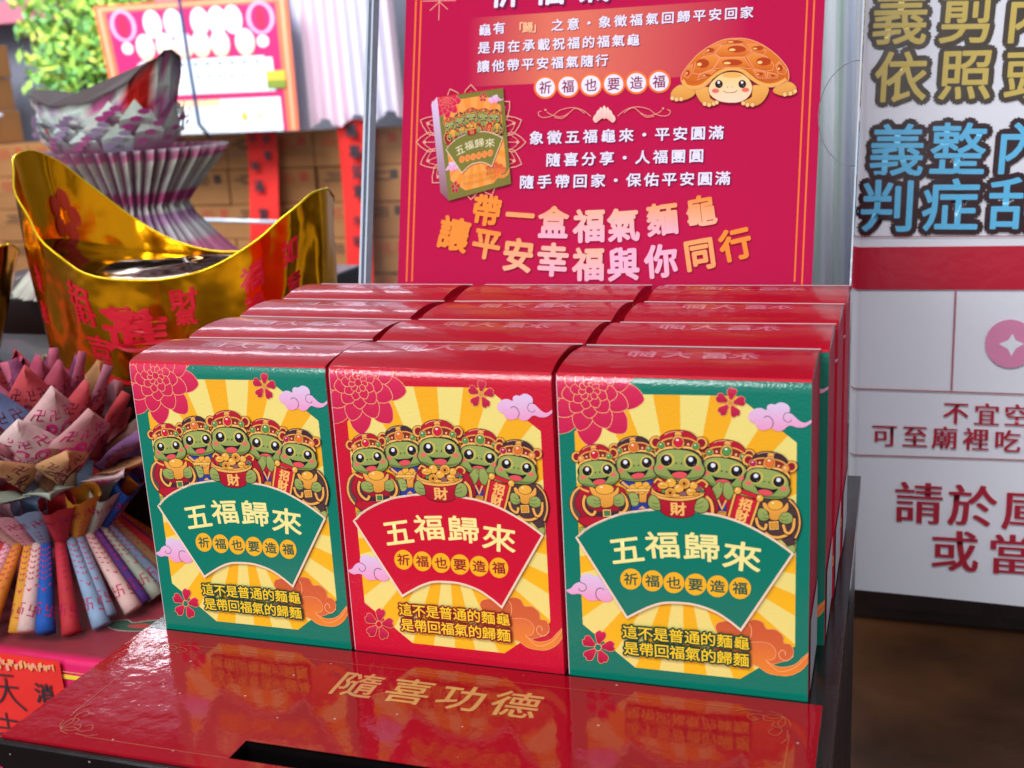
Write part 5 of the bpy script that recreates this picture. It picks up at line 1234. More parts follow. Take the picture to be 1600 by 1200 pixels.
# ------------------------------------------------------------------ materials
M = dict(
    print_=new_mat('printed_card', vcol=True, rough=0.45, spec=0.1, coat=1.0, coat_rough=0.085, ccoat_ior=1.55, bump=0.00010, bscale=900, bdetail=3, bump2=(0.0003, 25)),
    poster=new_mat('poster_print', vcol=True, rough=0.55, spec=0.04, bump=0.00005, bscale=60),
    card_red=new_mat('red_card', (168, 8, 32), rough=0.4, spec=0.08, coat=0.45, coat_rough=0.045, ccoat_ior=1.5, bump=0.00003, bscale=700, bump2=(0.0006, 22), var=0.05, vscale=60),
    card_side=new_mat('red_card_side', (226, 44, 80), rough=0.6, spec=0.05, coat=0.04, coat_rough=0.15, bump=0.00004, bscale=500, bump2=(0.0004, 30), var=0.10, vscale=45),
    card_edge=new_mat('card_edge', (222, 186, 194), rough=0.7),
    label_=new_mat('grey_label', (214, 216, 224), rough=0.5),
    black=new_mat('black_acrylic', (16, 12, 14), rough=0.22, spec=0.6, coat=0.3, bump=0.00004, bscale=500, var=0.2, vscale=40),
    blackm=new_mat('black_panel', (34, 28, 32), rough=0.38, var=0.2, vscale=20, bump=0.00008, bscale=300),
    void=new_mat('slot_dark', (4, 3, 4), rough=0.9),
    lam=new_mat('laminated_red', (160, 5, 28), rough=0.4, spec=0.02, coat=1.0, coat_rough=0.012, ccoat_ior=1.52, bump=0.00015, bscale=140, bdetail=5, bump2=(0.0007, 16), var=0.06, vscale=25),
    lamprint=new_mat('gold_print', vcol=True, rough=0.3, coat=0.8, coat_rough=0.03, bump=0.00006, bscale=150),
    paper=new_mat('joss_paper', vcol=True, rough=0.72, spec=0.3, bump=0.0003, bscale=220, var=0.10, vscale=70),
    gold=new_mat('gold_foil', (255, 172, 18), rough=0.16, metal=1.0, bump=0.006, bscale=9, bdetail=2, bump2=(0.0020, 28)),
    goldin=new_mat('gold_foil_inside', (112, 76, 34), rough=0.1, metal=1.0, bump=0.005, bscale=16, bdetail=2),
    goldrim=new_mat('gold_rim', (255, 214, 0), rough=0.25, metal=0.6),
    redfoil=new_mat('red_foil', (206, 20, 30), rough=0.3, spec=0.6),
    redpaper=new_mat('red_paper', (222, 34, 28), rough=0.65, var=0.08, vscale=30, bump=0.0002, bscale=60),
    carton=new_mat('carton_board', (158, 108, 62), rough=0.8, var=0.14, vscale=9, bump=0.0003, bscale=120),
    ink=new_mat('carton_ink', (70, 52, 44), rough=0.8),
    inkred=new_mat('carton_red_ink', (170, 74, 48), rough=0.8),
    white=new_mat('white_sheet', vcol=True, rough=0.28, spec=0.55, coat=0.5, coat_rough=0.06, bump=0.0016, bscale=9, bdetail=2, bump2=(0.0002, 120)),
    cloth=new_mat('red_cloth', vcol=True, rough=0.5, bump=0.0004, bscale=90, sheen=0.2, var=0.05),
    wood=new_mat('brown_floor', (66, 38, 18), rough=0.34, var=0.6, vscale=5.5, coat=0.5, coat_rough=0.1, bump=0.0012, bscale=24, bdetail=6),
    darkwood=new_mat('dark_wood', (30, 17, 15), rough=0.35, var=0.3, vscale=8, coat=0.2),
    wall=new_mat('grey_wall', (128, 130, 146), rough=0.7, var=0.05, vscale=3, bump=0.0006, bscale=30),
    curtain=new_mat('pale_curtain', vcol=True, rough=0.7),
    leaf=new_mat('leaf', vcol=True, rough=0.5, var=0.2, vscale=12),
    cable=new_mat('blue_cable', (30, 62, 120), rough=0.5),
    clear_edge=new_mat('acrylic_edge', (196, 210, 226), rough=0.12, spec=0.9, coat=1, coat_rough=0.03, bump=0.0004, bscale=130),
)
def dusty(m, scale, size, cov):
    # dust specks lying on the gloss and smears that dull it
    n = m.node_tree.nodes; l = m.node_tree.links; p = n['Principled BSDF']
    t = n.new('ShaderNodeTexCoord'); v = n.new('ShaderNodeTexVoronoi'); v.inputs['Scale'].default_value = scale
    l.new(t.outputs['Object'], v.inputs['Vector'])
    c = n.new('ShaderNodeMath'); c.operation = 'LESS_THAN'; c.inputs[1].default_value = size; l.new(v.outputs['Distance'], c.inputs[0])
    s = n.new('ShaderNodeSeparateColor'); l.new(v.outputs['Color'], s.inputs[0])
    k = n.new('ShaderNodeMath'); k.operation = 'LESS_THAN'; k.inputs[1].default_value = cov; l.new(s.outputs[0], k.inputs[0])
    w = n.new('ShaderNodeMath'); w.operation = 'MULTIPLY'; l.new(c.outputs[0], w.inputs[0]); l.new(k.outputs[0], w.inputs[1])
    mx = n.new('ShaderNodeMix'); mx.data_type = 'RGBA'; mx.inputs['B'].default_value = (.55, .42, .42, 1)
    l.new(w.outputs[0], mx.inputs['Factor'])
    src = p.inputs['Base Color'].links[0].from_socket
    l.new(src, mx.inputs['A']); l.new(mx.outputs['Result'], p.inputs['Base Color'])
    ns = n.new('ShaderNodeTexNoise'); ns.inputs['Scale'].default_value = 26; ns.inputs['Detail'].default_value = 5; ns.inputs['Distortion'].default_value = 1.5
    l.new(t.outputs['Object'], ns.inputs['Vector'])
    mr_ = n.new('ShaderNodeMapRange'); mr_.inputs[1].default_value = .42; mr_.inputs[2].default_value = .72; mr_.inputs[3].default_value = .008; mr_.inputs[4].default_value = .11
    l.new(ns.outputs['Fac'], mr_.inputs[0]); l.new(mr_.outputs[0], p.inputs['Coat Roughness'])
dusty(M['lam'], 170, .085, .16)
dusty(M['black'], 150, .07, .14)
def acrylic(name, tint, veil=0.02):
    m = bpy.data.materials.new(name); m.use_nodes = True
    n = m.node_tree.nodes; l = m.node_tree.links; n.clear()
    out = n.new('ShaderNodeOutputMaterial'); tr = n.new('ShaderNodeBsdfTransparent'); gl = n.new('ShaderNodeBsdfGlossy')
    df = n.new('ShaderNodeBsdfDiffuse'); df.inputs[0].default_value = (0.8, 0.82, 0.9, 1)
    tr.inputs[0].default_value = (*tint, 1); gl.inputs['Roughness'].default_value = 0.02
    fr = n.new('ShaderNodeFresnel'); fr.inputs[0].default_value = 1.30
    ns = n.new('ShaderNodeTexNoise'); ns.inputs['Scale'].default_value = 7
    tco = n.new('ShaderNodeTexCoord'); l.new(tco.outputs['Object'], ns.inputs['Vector'])
    bp = n.new('ShaderNodeBump'); bp.inputs['Distance'].default_value = 0.00025; l.new(ns.outputs['Fac'], bp.inputs['Height'])
    l.new(bp.outputs[0], gl.inputs['Normal'])
    m0 = n.new('ShaderNodeMixShader'); m0.inputs[0].default_value = veil
    l.new(tr.outputs[0], m0.inputs[1]); l.new(df.outputs[0], m0.inputs[2])
    mx = n.new('ShaderNodeMixShader'); l.new(fr.outputs[0], mx.inputs[0]); l.new(m0.outputs[0], mx.inputs[1]); l.new(gl.outputs[0], mx.inputs[2])
    l.new(mx.outputs[0], out.inputs[0])
    return m
M['acrylic'] = acrylic('clear_acrylic', (0.97, 0.98, 0.99), 0.003)

# ------------------------------------------------------------------ setting
b = MB(); b.box(-6, 6, -4, 6, -0.80, -0.75); FLR = b.obj('floor', M['wood']); tag(FLR, kind='structure')
b = MB(); b.box(-3.2, 3.2, 2.50, 2.58, -0.75, 1.8); tag(b.obj('wall', M['wall']), kind='structure')

# ------------------------------------------------------------------ donation box
DB = thing('donation_box', (0.15, 0.09, -0.75), 'tall black donation box with a glossy red top sheet and gold writing', 'donation box')
def at(o): return tuple(-Vector(o.location))
def shift(mb, root):
    l = root.location
    mb.V = [(v[0] - l.x, v[1] - l.y, v[2] - l.z) for v in mb.V]
    return mb
X0, X1, Y0, Y1 = -0.0105, 0.3165, -0.1055, 0.281
SX0, SX1, SY0, SY1 = 0.0937, 0.2075, -0.0935, -0.0815
b = MB()
b.box(X0 + .002, X1 - .002, Y0 + .003, Y1 - .002, -0.75, -0.0141)
shift(b, DB).obj('body', M['blackm'], DB)
b = MB()
for x0, x1, y0, y1 in ((X0, SX0, Y0, Y1), (SX1, X1, Y0, Y1), (SX0, SX1, Y0, SY0), (SX0, SX1, SY1, Y1)):
    b.box(x0, x1, y0, y1, -0.012, -0.0012)
b.box(X0 + .0015, X1 - .0015, Y0 + .0012, Y1 - .0015, -0.014, -0.0121)
shift(b, DB).obj('lid', M['black'], DB)
b = MB()
b.add([(SX0, SY0, -.0118), (SX1, SY0, -.0118), (SX1, SY1, -.0118), (SX0, SY1, -.0118)], [(0, 1, 2, 3)])
shift(b, DB).obj('coin_slot', M['void'], DB)
# red laminated sheet, 4 pieces round the slot in one mesh
b = MB(); zs = 0.0
rx0, rx1, ry0, ry1 = -0.0093, 0.3108, -0.1015, -0.0034
xs = [rx0, SX0 - .0004, SX1 + .0004, rx1]; ys = [ry0, SY0 - .0004, SY1 + .0004, ry1]
V = [(x, y, zs) for y in ys for x in xs]; F = []
for j in range(3):
    for i in range(3):
        if (i, j) != (1, 1): F.append((j * 4 + i, j * 4 + i + 1, j * 4 + i + 5, j * 4 + i + 4))
b.add(V, F)
def skirt(x0, x1, y0, y1):
    b.add([(x0, y0, zs), (x1, y0, zs), (x1, y1, zs), (x0, y1, zs), (x0, y0, zs - .0011), (x1, y0, zs - .0011), (x1, y1, zs - .0011), (x0, y1, zs - .0011)],
          [(0, 1, 5, 4), (1, 2, 6, 5), (2, 3, 7, 6), (3, 0, 4, 7)])
skirt(rx0, rx1, ry0, ry1)
sheet = shift(b, DB).obj('top_sheet', M['lam'], DB)
A = Art(step=0.01)
for ch, u in (('隨', 118.0), ('喜', 142.3), ('功', 166.3), ('德', 190.2)):
    A.text(ch, 'goldf', u, 30.6, 21.0, 0, 0.22, 1.02)
A.G('border')
def curl(cx, cy, fx, fy):
    for P in ([(0, 9), (2, 4), (7, 2.2), (11, 4), (10, 7), (7, 6.4)], [(9, 0), (4, 2), (2.2, 7), (4, 11), (7, 10), (6.4, 7)], [(3, 3), (8, 5), (13, 3), (17, 5), (15, 8), (12.5, 6.5)], [(3, 3), (5, 8), (3, 13), (5, 17), (8, 15), (6.5, 12.5)], [(12, 1), (18, 0.6), (22, 2.5)], [(1, 12), (.6, 18), (2.5, 22)]):
        A.line(catmull([(cx + fx * x, cy + fy * y) for x, y in P], False), 0.35, 'goldl')
for P in ([(26, 15), (284, 13)], [(300, 28), (300, 79)], [(26, 94.3), (92.8, 94.2)], [(208.4, 94), (284, 93.7)], [(8.2, 28), (8.8, 80)]):
    A.line(P, 0.3, 'goldl')
curl(8, 15, 1, 1); curl(300, 13, -1, 1); curl(8.8, 94.5, 1, -1); curl(300, 93.8, -1, -1)
for key, (V, F, C) in A.meshes(lambda u, v, h: Vector((u / 1000, -v / 1000, 0.0001 + h / 1000)) - DB.location).items():
    mesh_obj('gold_lettering' if key[0] == 'art' else 'gold_border', V, F, M['lamprint'], sheet, C)
b = MB(); b.box(X0 + .006, X1 - .006, Y0 + .0005, Y0 + .0028, -0.40, -0.026)
shift(b, DB).obj('front_sheet', M['lam'], DB)
b = MB(); b.box(X0 + .003, X1 - .003, Y0 + .0002, Y0 + .0028, -0.0235, -0.0145)
shift(b, DB).obj('front_trim', new_mat('blue_grey_reflection', (70, 78, 104), rough=0.2, spec=0.8), DB)  # blue-grey reflection on the black edge, put into the trim's colour

# ------------------------------------------------------------------ gift boxes
BW, BD, BH = 0.100, 0.0492, 0.1349
PLACE_H = 0.00016
def bend(v): return 0.00115 * ((6 - v) / 6) ** 2 if v < 6 else 0.0
def front_meshes(pal):
    A = Art(pal=pal, clip=(0, 0, 100, 134.9), step=0.0022)
    A.k = .8; A.run(BOX_ART)
    out = {}
    for key, (V, F, C) in A.g.items():
        if not F: continue
        bm = bmesh.new()
        ly = bm.verts.layers.float_color.new('Col')
        bv = []
        for p, c in zip(V, C):
            q = bm.verts.new(p); q[ly] = (c[0], c[1], c[2], 1); bv.append(q)
        for f in F:
            if len(set(f)) >= 3:
                try: bm.faces.new([bv[i] for i in f])
                except ValueError: pass
        if min(p[1] for p in V) < 6:
            for cut in (.6, 1.2, 1.8, 2.5, 3.3, 4.2, 5, 6):
                bmesh.ops.bisect_plane(bm, geom=bm.verts[:] + bm.edges[:] + bm.faces[:], plane_co=(0, cut, 0), plane_no=(0, 1, 0))
        me = bpy.data.meshes.new(key[0])
        for q in bm.verts:
            u, v, h = q.co
            q.co = (u / 1000, -h / 1000 - PLACE_H + bend(v), (134.9 - v) / 1000)
        bmesh.ops.recalc_face_normals(bm, faces=bm.faces[:])
        for f in bm.faces:
            if f.normal.y > 0: f.normal_flip()
            f.smooth = True
        bm.to_mesh(me); bm.free()
        me.materials.append(M['print_'])
        out[key] = me
    return out
GREEN = dict(base=(0, 122, 102), ink=(20, 92, 72), ink2=(12, 70, 56))
RED = dict(base=(206, 14, 50), ink=(150, 24, 40), ink2=(132, 20, 34))
ART_G = front_meshes(GREEN); ART_R = front_meshes(RED)

def carton_mesh():
    b = MB()
    t = 0.0006
    # outer shell with the front recessed behind the printed panel
    b.mi = 0
    b.add([(0, 0.0, 0), (BW, 0.0, 0), (BW, BD, 0), (0, BD, 0), (0, 0.0, BH - .0064), (BW, 0.0, BH - .0064), (BW, BD, BH), (0, BD, BH), (0, 0.0012, BH - .0004), (BW, 0.0012, BH - .0004)],
          [(0, 3, 2, 1), (1, 2, 6, 9, 5), (3, 0, 4, 8, 7), (2, 3, 7, 6), (0, 1, 5, 4), (4, 5, 9, 8)])
    b.mi = 1
    for x0, x1 in ((-0.00035, 0.00040),):
        P = [(x0, v) for v in ()]
        zz = [0.0004, BH - .006, BH - .004, BH - .002, BH - .0006]
        for i in range(4):
            y0 = bend((BH - zz[i]) * 1000); y1 = bend((BH - zz[i + 1]) * 1000)
            b.add([(x0, y0 - .00009, zz[i]), (x1, y0 - .00009, zz[i]), (x1, y1 - .00009, zz[i + 1]), (x0, y1 - .00009, zz[i + 1]), (x0, y0 + .0007, zz[i]), (x0, y1 + .0007, zz[i + 1]), (x1, y0 + .0007, zz[i]), (x1, y1 + .0007, zz[i + 1])],
                  [(0, 1, 2, 3), (4, 0, 3, 5), (1, 6, 7, 2)])
    me = mesh_obj('carton', b.V, b.F, None, None, None, False, [M['card_side'], M['card_edge']], b.M)
    return me
carton0 = carton_mesh()
def flap_mesh(seed):
    rnd = random.Random(seed)
    b = MB(); n = 14; m = 6
    V = []; F = []
    k = rnd.uniform(.7, 1.2); tw = rnd.uniform(-.0009, .0009); k2 = rnd.uniform(-.0004, .0004)
    def prof(t, x):
        y = 0.0009 + t * (BD - .0006)
        z = BH + 0.0034 * k * (max(0, math.sin(math.pi * min(t * 1.04, 1))) ** .75) + tw * (x / BW - .5) * t + k2 * math.sin(x / BW * 4 + 3 * t) * math.sin(math.pi * min(t, 1))
        return y, z
    for i in range(n + 1):
        for j in range(m + 1):
            x = -.0002 + (BW + .0004) * j / m
            y, z = prof(i / n, x); V.append((x, y, z))
    for i in range(n):
        for j in range(m): F.append((i * (m + 1) + j, i * (m + 1) + j + 1, (i + 1) * (m + 1) + j + 1, (i + 1) * (m + 1) + j))
    b.add(V, F)
    # side cheeks close the bulge; the rear edge shows the raw pale board
    for j, flip in ((0, 1), (m, 0)):
        for i in range(n):
            a, c = V[i * (m + 1) + j], V[(i + 1) * (m + 1) + j]
            q = [a, c, (c[0], c[1], BH - .001), (a[0], a[1], BH - .001)]
            b.add(q, [(0, 1, 2, 3) if flip else (3, 2, 1, 0)])
    b.mi = 1
    a, c = V[n * (m + 1)], V[n * (m + 1) + m]
    b.add([(a[0], a[1] + .0003, a[2] + .0006), (c[0], c[1] + .0003, c[2] + .0006), (c[0], c[1] + .0003, BH - .002), (a[0], a[1] + .0003, BH - .002), (a[0], a[1] - .0006, a[2] + .0003), (c[0], c[1] - .0006, c[2] + .0003)], [(0, 1, 2, 3), (4, 5, 1, 0)])
    o = mesh_obj('top_flap', b.V, b.F, None, None, None, True, [M['card_red'], M['card_edge']], b.M)
    # lettering on the flap, read from behind
    A = Art(step=0.003, pal=dict(tl=(206, 120, 140)))
    for ch, u in (('永', 72.0), ('富', 60.4), ('大', 45.0), ('師', 30.0)): A.text(ch, 'tl', u, 24.5, 11.5, 180, 0.25, 1.1)
    Vt = []
    VV, FF, CC = A.g[('art', 0)]
    for u, v, h in VV:
        y, z = prof((v / 1000 - .0009) / (BD - .0006), u / 1000)
        Vt.append((u / 1000, y, z + .0001 + h / 1000))
    t = mesh_obj('flap_lettering', Vt, FF, M['print_'], o, CC)
    return o
lab0 = None
GROUP = 'gift boxes stacked in rows on the donation box'
shift_x = {0: [0, -.0018, -.0034, -.0052], 1: [0, .0006, .0006, .0004], 2: [0, .0034, .0046, .0058]}
colx = [0.0, 0.10236, 0.20472]
colname = ['left', 'middle', 'right']
LBL = {
    (0, 0): 'green-fronted gift box at the left end of the front row', (1, 0): 'red-fronted gift box standing between the two green-fronted ones',
    (2, 0): 'green-fronted gift box at the right end of the front row',
    (0, 1): 'red-topped gift box directly behind the left green-fronted box', (1, 1): 'red-topped gift box directly behind the red-fronted box',
    (2, 1): 'gift box behind the right green-fronted one, a green strip of its front showing',
    (0, 2): 'red-topped gift box third from the front in the left column', (1, 2): 'red-topped gift box third from the front in the middle column',
    (2, 2): 'red-topped gift box third from the front in the right column',
    (0, 3): 'rearmost red-topped gift box of the left column, beside the gold ingot', (1, 3): 'rearmost red-topped gift box of the middle column, against the red poster',
    (2, 3): 'rearmost red-topped gift box of the right column, nearest the white banner'}
first = True
for r in range(4):
    for c in range(3):
        x = colx[c] + shift_x[c][r]; y = r * 0.0503
        rz = {(0, 0): .004, (1, 0): -.003, (2, 0): .002}.get((c, r), random.uniform(-.006, .006))
        root = thing('gift_box', (x, y, -0.0011), LBL[(c, r)], 'gift box', GROUP, rz)
        if first: body = carton0; first = False
        else: body = carton0.copy(); COL.objects.link(body)
        body.parent = root
        fl = flap_mesh(r * 3 + c + 1); fl.parent = root
        green = (r + c) % 2 == 0 if r == 0 else (c == 2 and r == 1)
        art = ART_G if green else ART_R
        panel = None
        for key, me in art.items():
            nm = {'front_panel': 'front_panel', 'turtle': 'turtle_print', 'fan_emblem': 'fan_emblem', 'slogan_lettering': 'slogan_lettering'}[key[0]]
            o = bpy.data.objects.new(nm, me); COL.objects.link(o)
            if panel is None: panel = o; o.parent = root
            else: o.parent = panel
        b = MB(); b.add([(BW + .0006, .004, .003), (BW + .0006, BD - .004, .003), (BW + .0006, BD - .004, .034), (BW + .0006, .004, .034)], [(0, 1, 2, 3)])
        if c == 2: b.obj('side_label', M['label_'], root)

# ------------------------------------------------------------------ poster in its clear stand
PM = Matrix(((0.99928, 0.01657, -0.03401, 0.15), (-0.03686, 0.2245, -0.97378, 0.205), (-0.0085, 0.97433, 0.22495, 0.0), (0, 0, 0, 1)))
post = bpy.data.objects.new('poster', None); COL.objects.link(post); post.matrix_world = PM
tag(post, 'magenta poster with white verses and a golden turtle, in a clear stand', 'poster')
A = Art(step=0.006)
px0, px1, pv0, pv1 = -123.1, 136.4, -430, -4
A.run([['F', 'magenta', [px0, pv0, px1, pv0, px1, pv1, px0, pv1], 0, '', 0]])
A.run(POSTER_ART)
# little picture of the gift box, set on the poster
q = POSTER_QUAD
def quad_xf(u, v):
    s_, t_ = u / 100, v / 134.9
    return tuple((1 - t_) * ((1 - s_) * q[0][i] + s_ * q[1][i]) + t_ * ((1 - s_) * q[3][i] + s_ * q[2][i]) for i in (0, 1))
A.G('box_picture')
A.run([['F', 'lav>purp', [x for p in POSTER_SIDE for x in p], 0, '', 0]])
A.pal.update(base=(126, 124, 56), pale=(246, 166, 84), orange=(244, 150, 66), orange2=(246, 150, 60), ink=(226, 110, 60), ink2=(96, 96, 50), amber=(240, 150, 80), slog=(220, 170, 70), title=(250, 232, 200))
A.xf = quad_xf; A.clip = (0, 0, 100, 134.9); A.step = 0.0015
keep = [o for o in BOX_ART]
for o in keep:
    if o[0] == 'G': continue
    if o[0] == 'T': A.text(o[1], o[2], o[3], o[4], o[5], o[6], 0, o[8])
    else: A.run([o])
pz = lambda u, v, h: (u / 1000, -v / 1000, h / 1000 + 0.0004)
for key, (V, F, C) in A.meshes(pz).items():
    nm = {'art': 'sheet', 'p': 'lettering', 'turtle_picture': 'turtle_picture', 'box_picture': 'box_picture'}[key[0]]
    mesh_obj(nm, V, F, M['poster'], post, C)
b = MB(); b.box(px0 / 1000, px1 / 1000, -pv1 / 1000, -pv0 / 1000, -.0002, .0002)
b.obj('backing', M['card_edge'], post)
st = bpy.data.objects.new('sign_stand', None); COL.objects.link(st); st.matrix_world = PM
tag(st, 'clear acrylic sign stand holding the magenta poster', 'sign stand')
sx0, sx1, sz0, sz1 = -0.1475, 0.1572, 0.0006, 0.445
b = MB(); b.add([(sx0, sz0, .0042), (sx1, sz0, .0042), (sx1, sz1, .0042), (sx0, sz1, .0042)], [(0, 1, 2, 3)])
b.obj('front_sheet', M['acrylic'], st)
b = MB(); b.add([(sx0, sz0, -.003), (sx1, sz0, -.003), (sx1, sz1, -.003), (sx0, sz1, -.003)], [(0, 1, 2, 3)])
b.obj('rear_sheet', M['acrylic'], st)
for x0, x1 in ((sx0 - .0016, sx0), (sx0 + .0022, sx0 + .0034), (sx1, sx1 + .0009)):
    b = MB(); b.box(x0, x1, sz0, sz1, -.0034, .0046); b.obj('polished_edge', M['clear_edge'], st)
b = MB(); P = []
for i in range(17):
    t = math.pi / 2 + math.pi * i / 16
    P.append((sx1 + .021 * math.cos(t), .2285 + .029 * math.sin(t), .0044))
b.tube(P, .00028, 5); b.obj('thumb_notch', new_mat('notch_line', (120, 126, 140), rough=.3), st, True)

# ------------------------------------------------------------------ white banner
BN = thing('banner', (0.40, 0.42, 0.08), 'white hanging banner with gold, sky blue and red writing', 'banner')
def bannerx(x):
    # left edge curls back a little, and the sheet has gentle waves
    y = 0.0
    d = (x - 0.304)
    if d < 0.006: y += 0.006 * ((0.006 - d) / 0.006) ** 2
    return y
def bplace(u, v, h):
    x = u / 1000; z = -v / 1000
    wv = 0.0007 * math.sin(x * 24 + z * 9) + 0.0006 * math.sin(z * 18 - x * 12)
    zz = z
    return Vector((x, 0.42 + bannerx(x) + wv - h / 1000 - .0002, zz)) - BN.location
A = Art(step=0.03, clip=(303.6, -520, 620, 142.5))
V = []; F = []; C = []
nx, nz = 60, 40
for j in range(nz + 1):
    for i in range(nx + 1):
        t = i / nx; u = 303.4 + (320 * t ** 1.6); v = -420 + (562.3 + 2.2 * (u - 312) / 118) * j / nz
        V.append(bplace(u, v, -.2)); C.append(lin((238, 241, 252)))
for j in range(nz):
    for i in range(nx): F.append((j * (nx + 1) + i, (j + 1) * (nx + 1) + i, (j + 1) * (nx + 1) + i + 1, j * (nx + 1) + i + 1))
mesh_obj('sheet', V, F, M['white'], BN, C, True)
A.run(BANNER_ART, newgroup=())
for key, (V, F, C) in A.g.items():
    if not F: continue
    bm = bmesh.new(); ly = bm.verts.layers.float_color.new('Col'); bv = []
    for p, c in zip(V, C):
        w = bm.verts.new(p); w[ly] = (*c, 1); bv.append(w)
    for f in F:
        try: bm.faces.new([bv[i] for i in f])
        except ValueError: pass
    if key[0] in ('red_band', 'ruled_lines', 'coin_emblem', 'art'):
        us = [303.8, 304.5, 305.5, 307, 309, 311, 314] + list(range(318, 640, 7))
        for cut in us: bmesh.ops.bisect_plane(bm, geom=bm.verts[:] + bm.edges[:] + bm.faces[:], plane_co=(cut, 0, 0), plane_no=(1, 0, 0))
        for cut in range(-130, 60, 7): bmesh.ops.bisect_plane(bm, geom=bm.verts[:] + bm.edges[:] + bm.faces[:], plane_co=(0, cut, 0), plane_no=(0, 1, 0))
    for w in bm.verts: w.co = bplace(w.co.x, w.co.y, w.co.z + .22)
    for f in bm.faces: f.smooth = True
    me = bpy.data.meshes.new(key[0]); bm.to_mesh(me); bm.free(); me.materials.append(M['white'])
    o = bpy.data.objects.new(key[0], me); COL.objects.link(o); o.parent = BN

V = []; F = []; C = []  # added sheet; its colour streaks imitate reflections in the clear stand
for k in range(10):
    z = .55 - .62 * k / 9
    for i in range(73):
        s_ = i / 72; x = .235 + .115 * s_
        V.append((x, .62 + .006 * math.sin(s_ * 40 + .6 * math.sin(k * .5)) + .003 * math.sin(s_ * 90), z)); q_ = math.sin(s_ * 23) + .5 * math.sin(s_ * 61)
        C.append(lin((244, 248, 255) if q_ > .3 else (214, 236, 228) if q_ > -.5 else (222, 228, 246)))
for k in range(9):
    for i in range(72): F.append((k * 73 + i, (k + 1) * 73 + i, (k + 1) * 73 + i + 1, k * 73 + i + 1))
tag(mesh_obj('reflection_streak_sheet', V, F, new_mat('streak_sheet_film', vcol=True, rough=.22, spec=.6, coat=.5), None, C, True), 'added pale sheet with painted reflection streaks, between the magenta poster and the white banner', 'curtain')

# ------------------------------------------------------------------ offering table, cloth, slip
TB = thing('offering_table', (-0.6, 0.35, -0.75), 'low offering table under a red cloth, left of the donation box', 'table')
b = MB(); b.box(-1.2, -0.016, 0.090, 0.62, -0.72, -0.0835); shift(b, TB).obj('frame', M['darkwood'], TB)
def cloth_col(x, y): return lin((176, 16, 44))
V = []; F = []; C = []
prof = [(0.62, -.08), (0.4, -.08), (0.25, -.08), (0.12, -.0799), (0.095, -.08), (0.0875, -.0803), (0.0862, -.0815), (0.0858, -.084), (0.0855, -.10), (0.0850, -.14), (0.0845, -.3)]
xsx = [-1.2 + 1.1835 * i / 60 for i in range(61)]
for j, (y, z) in enumerate(prof):
    for x in xsx:
        wv = 0.0008 * math.sin(x * 45) * min(1, max(0, (-.08 - z) / .05))
        V.append((x, y + wv, z)); C.append(lin((146, 8, 40)) if j < 5 else lin((226, 8, 100)))
for j in range(len(prof) - 1):
    for i in range(60): F.append((j * 61 + i, (j + 1) * 61 + i, (j + 1) * 61 + i + 1, j * 61 + i + 1))
cl = mesh_obj('tablecloth', [Vector(v) - TB.location for v in V], F, M['cloth'], TB, C, True)
A = Art(step=0.01, pal=dict(cg=(30, 92, 70), co=(196, 66, 52), cw=(210, 214, 220), cb=(120, 160, 220), cgr=(60, 170, 120)))
A.line([(-160, 91.2), (-60, 91.0), (-16.2, 91.2)], 3.0, 'ribbon')
A.line([(-160, 87.8), (-16.2, 87.8)], .5, 'peach')
for x0 in (-128, -78, -30):
    A.fill(catmull([(x0 - 14, 112), (x0 - 15, 103), (x0 - 8, 97.5), (x0, 100), (x0 + 6, 103), (x0 + 12, 106), (x0 + 10, 113)], True), 'cw')
    A.fill(catmull([(x0 - 14, 110), (x0 - 14, 104), (x0 - 9, 99), (x0 - 2, 102), (x0, 108), (x0 - 6, 111)], True), 'cgr')
    A.fill(catmull([(x0 + 2, 104), (x0 + 6, 103.5), (x0 + 10, 106.5), (x0 + 5, 108)], True), 'cb')
for key, (V, F, C) in A.meshes(lambda u, v, h: Vector((u / 1000, 0.0847 - h / 1000, -v / 1000)) - TB.location).items():
    mesh_obj('cloth_ribbon', V, F, M['cloth'], cl, C)
A = Art(step=0.01, pal=dict(cg=(24, 84, 62), co=(188, 60, 52), cw=(198, 186, 176)))
for x0, y0, s_ in ((-128, -136, 1.05), (-180, -300, 1.4), (-60, -210, 1.2)):
    P = [(-34, 6), (-30, -4), (-18, -8), (-8, -4), (6, -12), (20, -16), (34, -24), (44, -36), (58, -34), (52, -14), (36, 0), (14, 10), (-14, 14)]
    A.fill(catmull([(x0 + x * s_ * .62, y0 + y * s_ * .62) for x, y in P], True), 'cg')
    A.line(catmull([(x0 + x * s_ * .62, y0 + y * s_ * .62) for x, y in P], True), .9, 'cw', True)
    P = [(-10, 4), (2, -4), (14, -6), (30, -20), (38, -20), (24, -4), (6, 6)]
    A.fill(catmull([(x0 + x * s_ * .62, y0 + y * s_ * .62) for x, y in P], True), 'co')
for key, (V, F, C) in A.meshes(lambda u, v, h: Vector((u / 1000, -v / 1000, -0.0797 + h / 1000)) - TB.location).items():
    mesh_obj('cloud_embroidery', V, F, M['cloth'], cl, C)
SL = thing('paper_slip', (-0.19, 0.0838, -0.115), 'bright red paper slip with black brush writing pinned to the cloth edge', 'paper slip')
b = MB()
for i in range(6):
    pass
V = []; F = []
for j in range(7):
    for i in range(7):
        x = -0.30 + (0.30 - 0.1465) * i / 6; z = -0.0795 - 0.075 * j / 6
        V.append(Vector((x, 0.0832 - 0.0006 * math.sin(i * 1.3 + j * .8), z)) - SL.location)
for j in range(6):
    for i in range(6): F.append((j * 7 + i, (j + 1) * 7 + i, (j + 1) * 7 + i + 1, j * 7 + i + 1))
